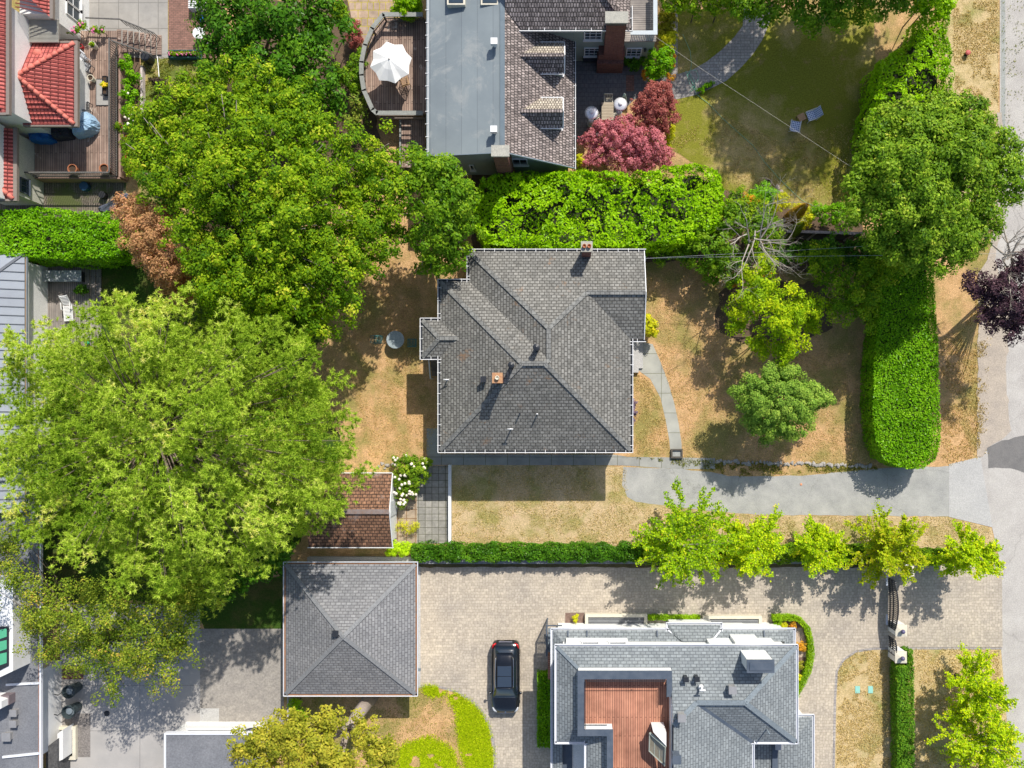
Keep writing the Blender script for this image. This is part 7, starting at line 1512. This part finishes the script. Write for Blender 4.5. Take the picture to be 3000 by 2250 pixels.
pillar('cream gate pillar with a slate ball, upper one below the driveway gate', 2641, 1848, 1.35); pillar('cream gate pillar with a slate ball at the top end of the narrow hedge', 2640, 1926, 1.35); pillar('cream gate pillar half hidden under the feathery trees at the upper gate end', 2662, 1676, 1.35)
def gate(label, x, y0, y1, h0, h1, cat='gate'):
    a = P(x, y0); b = P(x, y1); t = thing('iron_gate', label, cat, ((a.x+b.x)/2,(a.y+b.y)/2,0)); mb = MB(); n = max(6, int(abs(a.y-b.y)/.13)); arc = lambda s: h0+(h1-h0)*math.sin(math.pi*s)
    pr_ = None
    for i in range(n+1):
        s = i/n; yy = a.y+(b.y-a.y)*s; xx = a.x+.05*math.sin(math.pi*s); mb.bar((xx,yy,.08),(xx,yy,arc(s)+.08),.06)
    mb.build('bars', DARK, t); mb = MB()
    for zf in (.12,.5,1.0):
        pts = [(a.x+.05*math.sin(math.pi*i/12),a.y+(b.y-a.y)*i/12,.1+(arc(i/12)-.1)*zf) for i in range(13)]
        for p, q in zip(pts[:-1], pts[1:]): mb.bar(p, q, .07, .07)
    mb.build('rails', DARK, t)
    return t
gate('black arched double driveway gate between feathery trees and cream pillar', 2601, 1692, 1832, 1.25, 1.65); gate('narrow black pedestrian gate between the two cream pillars', 2602, 1862, 1906, 1.2, 1.3)
for (y, lb) in ((1700,'pale gate motor arm at the upper end of the iron gate'), (1815,'pale gate motor arm at the lower end of the iron gate')):
    c = P(2598,y,.6); t = MB(); t.bar((c.x,c.y-.35,.6),(c.x,c.y+.35,.6),.1); tag(t.build('gate_motor', M('pale_blue_grey', (.45,.5,.6))), lb, 'gate motor')
# small things on the ground
def disc(name, label, x, y, r, mat, cat='cover', z=.03, n=20, z0=.012):
    c = P(x, y, z); mb = MB(); mb.lathe((c.x,c.y,z0), [(r,0),(r,z),(r*.85,z+.005),(.001,z+.006)], n); return tag(mb.build(name, mat), label, cat)
disc('drain_cover', 'dark round drain cover in the pale concrete patio, lower left', 313, 2090, .19, DARK)
for x, lb in ((2512,'left one of two turquoise covers on the dry lawn beside the gate hedge'), (2550,'right one of two turquoise covers on the dry lawn beside the gate hedge')):
    c = P(x,2020); mb = MB(); mb.box(c.x-.16,c.y-.24,.01,c.x+.16,c.y+.24,.04); tag(mb.build('utility_cover', M('turquoise_cover', (.25,.55,.47), (.3,.58,.5), 3, .6), bevel=.01), lb, 'cover')
t = thing('valve_post', 'short valve post with a red cap on the dry verge by the road', 'post', P(2836,156)); c = P(2836,154,.3); mb = MB(); mb.tube([(c.x,c.y,0),(c.x,c.y,.28)], .14, 14); mb.build('post_body', DARK, t); mb = MB(); mb.lathe((c.x,c.y,.28), [(.17,0),(.17,.05),(.1,.09),(.001,.1)], 16); mb.build('cap', M('faded_red', (.5,.1,.09), (.42,.08,.07), 4, .6), t)
disc('leaf_litter', 'tiny orange scrap on the asphalt driveway', 2347, 1419, .09, M('orange_scrap', (.7,.3,.15)), 'litter', z=.02, n=5)
# bins by the white house
def bin_(label, x, y):
    c = P(x, y, 1.15); t = thing('compost_bin', label, 'bin', (c.x,c.y,0), 'dark bins beside the white house'); mb = MB(); prof = [(.3,0),(.42,.95),(.45,1.0),(.45,1.13),(.4,1.13),(.36,.85)]
    mb.lathe((c.x,c.y,0), prof, 14, a0=.2); mb.build('bin_body', M('dark_teal_grey', (.05,.07,.075), (.035,.05,.055), 3, .6), t); mb = MB(); mb.lathe((c.x,c.y,.8), [(.37,0),(.37,.03),(.22,.08),(.2,.2),(.001,.22)], 14); mb.build('lid_inner', GREYM, t)
    mb = MB(); mb.bar((c.x-.75,c.y-.25,1.0),(c.x-.4,c.y,1.12),.05); mb.bar((c.x-1.0,c.y-.2,1.0),(c.x-.75,c.y-.25,1.0),.05); mb.build('bracket', DARK, t)
bin_('upper one of two dark open bins against the white house wall', 199, 2028); bin_('lower one of two dark open bins against the white house wall', 198, 2087)
t = MB()
pts = [P(738+26*math.cos(k*.55)+k*.6, 2142+9*math.sin(k*.55), 2.3+.006*k) for k in range(26)]; t.tube(pts, .03, 5); tag(t.build('coiled_hose', DARK), 'coiled black hose lying on the white canopy edge beside the golden cedar', 'hose')
fnc = thing('picket_fence', 'short pale fence running down from the lower left garage corner', 'fence', P(842,2080)); a = P(842,2042,1.2); b = P(842,2112,1.2); mb = MB()
mb.bar((a.x,a.y,1.1),(b.x,b.y,1.1),.1,.1); mb.build('top_rail', M('pale_fence', (.45,.42,.38), (.38,.35,.32), 4, .9), fnc); mb = MB(); mb.box(a.x-.02,b.y,.05,a.x+.02,a.y,1.04); mb.build('boards', M('pale_fence', (.45,.42,.38)), fnc)

# ---------------------------------------------------------------- things on and round the top left deck
rtable('round white garden table on the brick patio, top left', 582, 97, .74, .42, WHITE); rtable('small round white side table at the lower right of the white table', 607, 122, .5, .19, WHITE, 3, name='side_table')
disc('washing_bowl', 'bright blue round bowl on the brick patio near the top edge', 588, 52, .24, M('bright_blue', (.01,.14,.5)), 'bowl', z=.16); 
t = thing('garden_box', 'white slatted storage box at the top edge above the blue bowl', 'box', P(573,12)); a = P(552,-10,.6); b = P(594,24,.6); mb = MB(); mb.box(a.x,b.y,0,b.x,a.y,.55); mb.build('box', WHITE, t); mb = MB()
for i in range(6): mb.box(a.x-.02,b.y+.02+(a.y-b.y)*i/6,.56,b.x+.02,b.y-.03+(a.y-b.y)*(i+1)/6,.6)
mb.build('lid', WHITE, t)
trough('flower_trough', 'long trough of pink, yellow and green flowers edging the brick patio', 492, 146, 584, 168, .4, TEAL, 1, G_BROAD, (PKF, 22))
DKZ = .955
pot('large terracotta pot near the middle of the deck bottom rail', 211, 494, .3, .55, TERRA, DKZ); pot('large terracotta pot in the bottom right corner of the deck', 304, 493, .3, .55, TERRA, DKZ)
pot('cream pot at the top of the deck, right of the tiled roof corner', 269, 130, .22, .5, CREAM, DKZ, lm=G_BROAD); pot('cream pot below the two grey deck chairs', 264, 227, .2, .5, CREAM, DKZ); pot('small red pot just off the tiled roof upper right corner', 236, 134, .13, .3, M('red_pot', (.6,.04,.05)), DKZ)
gchair('white reclining deck chair beside the tiled roof edge', 240, 172, R(-40), WHITEM, DKZ, w=.5, group='deck chairs beside the tiled roof', pad=M('light_cushion', (.6,.62,.65))); gchair('grey cushioned deck chair just below the white reclining one', 252, 196, R(-30), M('grey_frame', (.18,.18,.18)), DKZ, w=.5, group='deck chairs beside the tiled roof', pad=M('grey_cushion', (.32,.33,.35)))
gchair('black wire chair above the pale blue covered barbecue', 250, 312, R(180), DARK, DKZ, w=.5)
t = thing('door_mat', 'pale grey rectangular mat beside the deck balustrade', 'mat', P(298,268,DKZ)); a = P(282,232,DKZ); b = P(317,309,DKZ); mb = MB(); mb.box(a.x,b.y,DKZ,b.x,a.y,DKZ+.02); mb.build('mat_body', M('grey_mat', (.36,.35,.33), (.32,.31,.29), 4, .9), t)
mb = MB()
for p, q in (((a.x,a.y),(b.x,a.y)),((a.x,b.y),(b.x,b.y)),((a.x,a.y),(a.x,b.y))): mb.bar((*p,DKZ+.03),(*q,DKZ+.03),.03)
mb.build('border', DARK, t)
trough('flower_trough', 'narrow trough of bright yellow flowers on the deck balustrade side', 299, 222, 313, 276, .35, DARK, 1, G_YEL, (YLF, 20), z0=DKZ)
def cover(name, label, px, h, mat, seed, cat, z0=0.0, peak=.25, rnd=.1):
    rd = np.random.default_rng(seed); po = XY(px, h+z0); c = np.mean(po, 0); t = MB(); n = 36; rings = []
    per = []; m = len(po)
    for k in range(n):
        s = k/n*m; i = int(s); f_ = s-i; a = np.array(po[i]); b = np.array(po[(i+1) % m]); per.append(a*(1-f_)+b*f_)
    per = np.array(per); sm = (np.roll(per,1,0)+per*2+np.roll(per,-1,0))/4
    for (sc, z) in ((1.0,z0+.01),(1.02,z0+h*.3),(.97,z0+h*.75),(.86,z0+h),(.5,z0+h+peak*.6),(.12,z0+h+peak)):
        w = rd.normal(0, .03, n); rings.append([(c[0]+(q[0]-c[0])*(sc+w[i]), c[1]+(q[1]-c[1])*(sc+w[i]), z+(rd.normal()*.025 if z > z0+.02 else 0)) for i, q in enumerate(sm)])
    base = 0
    for r_ in rings: t.v += r_
    for i in range(len(rings)-1):
        for k in range(n): k2 = (k+1)%n; t.f.append([i*n+k,i*n+k2,(i+1)*n+k2,(i+1)*n+k]); t.uv.append([(0,0)]*4); t.m.append(0)
    t.f.append([(len(rings)-1)*n+k for k in range(n)]); t.uv.append([(0,0)]*n); t.m.append(0)
    return tag(t.build(name, mat, None, origin=(c[0],c[1],z0)), label, cat)
cover('covered_barbecue', 'barbecue under a pale blue cover at the tiled roof lower corner', [(205,322),(250,322),(272,350),(268,375),(235,392),(206,395)], .9, LBLUE, 1, 'covered grill', DKZ, .15)
cover('covered_furniture', 'garden furniture under a bright blue tarp below the tiled roof', [(70,366),(135,366),(150,408),(130,414),(82,412)], .7, BLUE, 2, 'tarp', DKZ, .1)
cover('covered_furniture', 'dark covered furniture in shade right of the blue tarp', [(138,366),(200,366),(205,398),(180,402),(150,405)], .7, M('black_cover', (.025,.025,.035), (.04,.04,.05), 4, .8), 3, 'tarp', DKZ, .08)
cover('crumpled_tarp', 'crumpled dark slate tarp on the ground at the end of the left hedge', [(282,608),(325,590),(350,566),(374,566),(372,578),(345,592),(338,618),(300,622)], .18, M('slate_tarp', (.13,.14,.19), (.07,.08,.11), 5, .45), 4, 'tarp', 0, .14)
disc('kettle_grill', 'black round kettle grill at the foot of the deck stairs', 425, 164, .32, DARK, 'grill', z=.7)
mb = MB(); mb.tube([P(461,165,.02),P(466,225,1.6)], .025, 6); tag(mb.build('garden_stake', WHITE), 'thin white pole leaning over the small lawn, upper one', 'pole')
mb = MB(); mb.tube([P(478,288,.02),P(492,326,1.2)], .025, 6); tag(mb.build('garden_stake', WHITE), 'thin white pole beside the withered shrub, lower one', 'pole')

# ---------------------------------------------------------------- mid left deck
LDZ = .302
def lounger(label, x, y, rz):
    c = P(x, y, LDZ+.35); t = thing('sun_lounger', label, 'sun lounger', (c.x,c.y,LDZ)); ca, sa = math.cos(rz), math.sin(rz); T = lambda u, v, z: (c.x+u*ca-v*sa, c.y+u*sa+v*ca, LDZ+z)
    mb = MB()
    for i in range(11): v = -.78+i*.095; mb.bar(T(-.27,v,.34), T(.27,v,.34), .07, .02)
    mb.build('seat', WHITE, t); mb = MB()
    for i in range(7): v = .3+i*.085; mb.bar(T(-.25,v,.36+i*.06), T(.25,v,.36+i*.06), .065, .02)
    mb.bar(T(-.25,.28,.34),T(-.25,.86,.78),.05); mb.bar(T(.25,.28,.34),T(.25,.86,.78),.05); mb.build('backrest', WHITE, t)
    mb = MB(); mb.bar(T(-.28,-.82,.32),T(-.28,.28,.32),.05); mb.bar(T(.28,-.82,.32),T(.28,.28,.32),.05); mb.build('frame', WHITE, t)
    for s_ in (-1,1):
        mb = MB(); mb.bar(T(s_*.3,-.05,.56),T(s_*.3,.42,.58),.06,.03); mb.bar(T(s_*.3,-.05,.3),T(s_*.3,-.05,.55),.04); mb.build('armrest', WHITE, t)
        for v in (-.7,.25): mb = MB(); mb.bar(T(s_*.27,v,0),T(s_*.27,v,.3),.05); mb.build('leg', WHITE, t)
lounger('white slatted plastic sun lounger on the low grey deck', 198, 905, R(5))
t = thing('serving_bench', 'long grey marbled bench table at the head of the low grey deck', 'bench', P(177,810)); a = P(117,792,.9); b = P(237,825,.9); mb = MB(); mb.box(a.x,b.y,.82,(a.x+b.x)/2-.003,a.y,.88); mb.box((a.x+b.x)/2+.003,b.y,.82,b.x,a.y,.88); mb.build('top', M('marbled_grey', (.5,.53,.55), (.15,.17,.17), 3.5, .6, fine=7), t)
for x_ in (a.x+.1, b.x-.2): mb = MB(); mb.box(x_,b.y+.05,0,x_+.1,a.y-.05,.82); mb.build('leg', DARK, t)
gchair('turquoise blue chair in the shade left of the sun lounger', 120, 898, R(90), M('sea_blue', (.02,.2,.32), (.02,.17,.28), 3, .6), 0.02, w=.55, pad=M('sea_blue', (.02,.2,.32))); gchair('chair with a curved pale frame below the turquoise chair', 128, 940, R(80), CREAM, 0.02, w=.5)
t = thing('wooden_crate', 'brown wooden crate in the shade beside the metal roof', 'crate', P(108,864)); c = P(108,864,.4); mb = MB(); mb.box(c.x-.3,c.y-.24,.01,c.x+.3,c.y+.24,.4); mb.build('box', WOODW, t); mb = MB()
for i in range(4): mb.box(c.x-.32,c.y-.25+i*.13,.402,c.x+.32,c.y-.14+i*.13,.42)
mb.build('slat', WOODW, t)
pot('orange glazed pot in the dark corner above the marbled bench', 99, 775, .26, .5, M('orange_pot', (.6,.2,.02)), 0.01, lm=G_DARKL)
cover('covered_furniture', 'furniture under a grey green cover where the pine meets the metal roof', [(74,975),(92,985),(106,1000),(98,1014),(76,1012)], .7, M('grey_green_cover', (.3,.38,.4), (.22,.3,.32), 4, .6), 7, 'tarp', 0.01, .15)
t = thing('toy', 'small bright green toy on the low deck beside the pine', 'toy', P(253,1003,LDZ)); c = P(253,1003,LDZ+.2); mb = MB(); mb.lathe((c.x,c.y,LDZ), [(.1,0),(.17,.1),(.14,.22),(.001,.26)], 10); mb.build('body', M('bright_green_plastic', (.01,.45,.22)), t); mb = MB(); mb.lathe((c.x+.06,c.y+.16,LDZ), [(.06,0),(.1,.12),(.05,.2),(.001,.22)], 8); mb.build('head', M('bright_green_plastic', (.01,.45,.22)), t)
t = thing('cushion_stack', 'stack of white and red striped cushions beside the metal roof', 'cushion', P(90,944)); c = P(88,944,.45); mb = MB()
for i in range(3): mb.box(c.x-.25,c.y-.2+i*.14,.01,c.x+.28,c.y-.09+i*.14,.45)
mb.build('cushions', WHITE, t); mb = MB(); mb.box(c.x+.29,c.y-.22,.01,c.x+.36,c.y+.24,.46); mb.build('red_panel', M('red_cloth', (.5,.03,.04)), t)
shrub('potted_plant', 'dark leafy potted plant on the low grey deck above the sun lounger', [(238,845,16,.8),(225,850,11,.7),(250,852,11,.7)], G_DARKL, leaf=.15, puff=.18, cat='plant')
disc('water_tub', 'round blue tub in the dark yard below the deck', 245, 545, .3, M('tub_blue', (.03,.1,.2)), 'tub', z=.35)
disc('plant_pot', 'black round pot in the dark yard below the deck corner', 297, 570, .24, BLACKP, 'pot', z=.4)
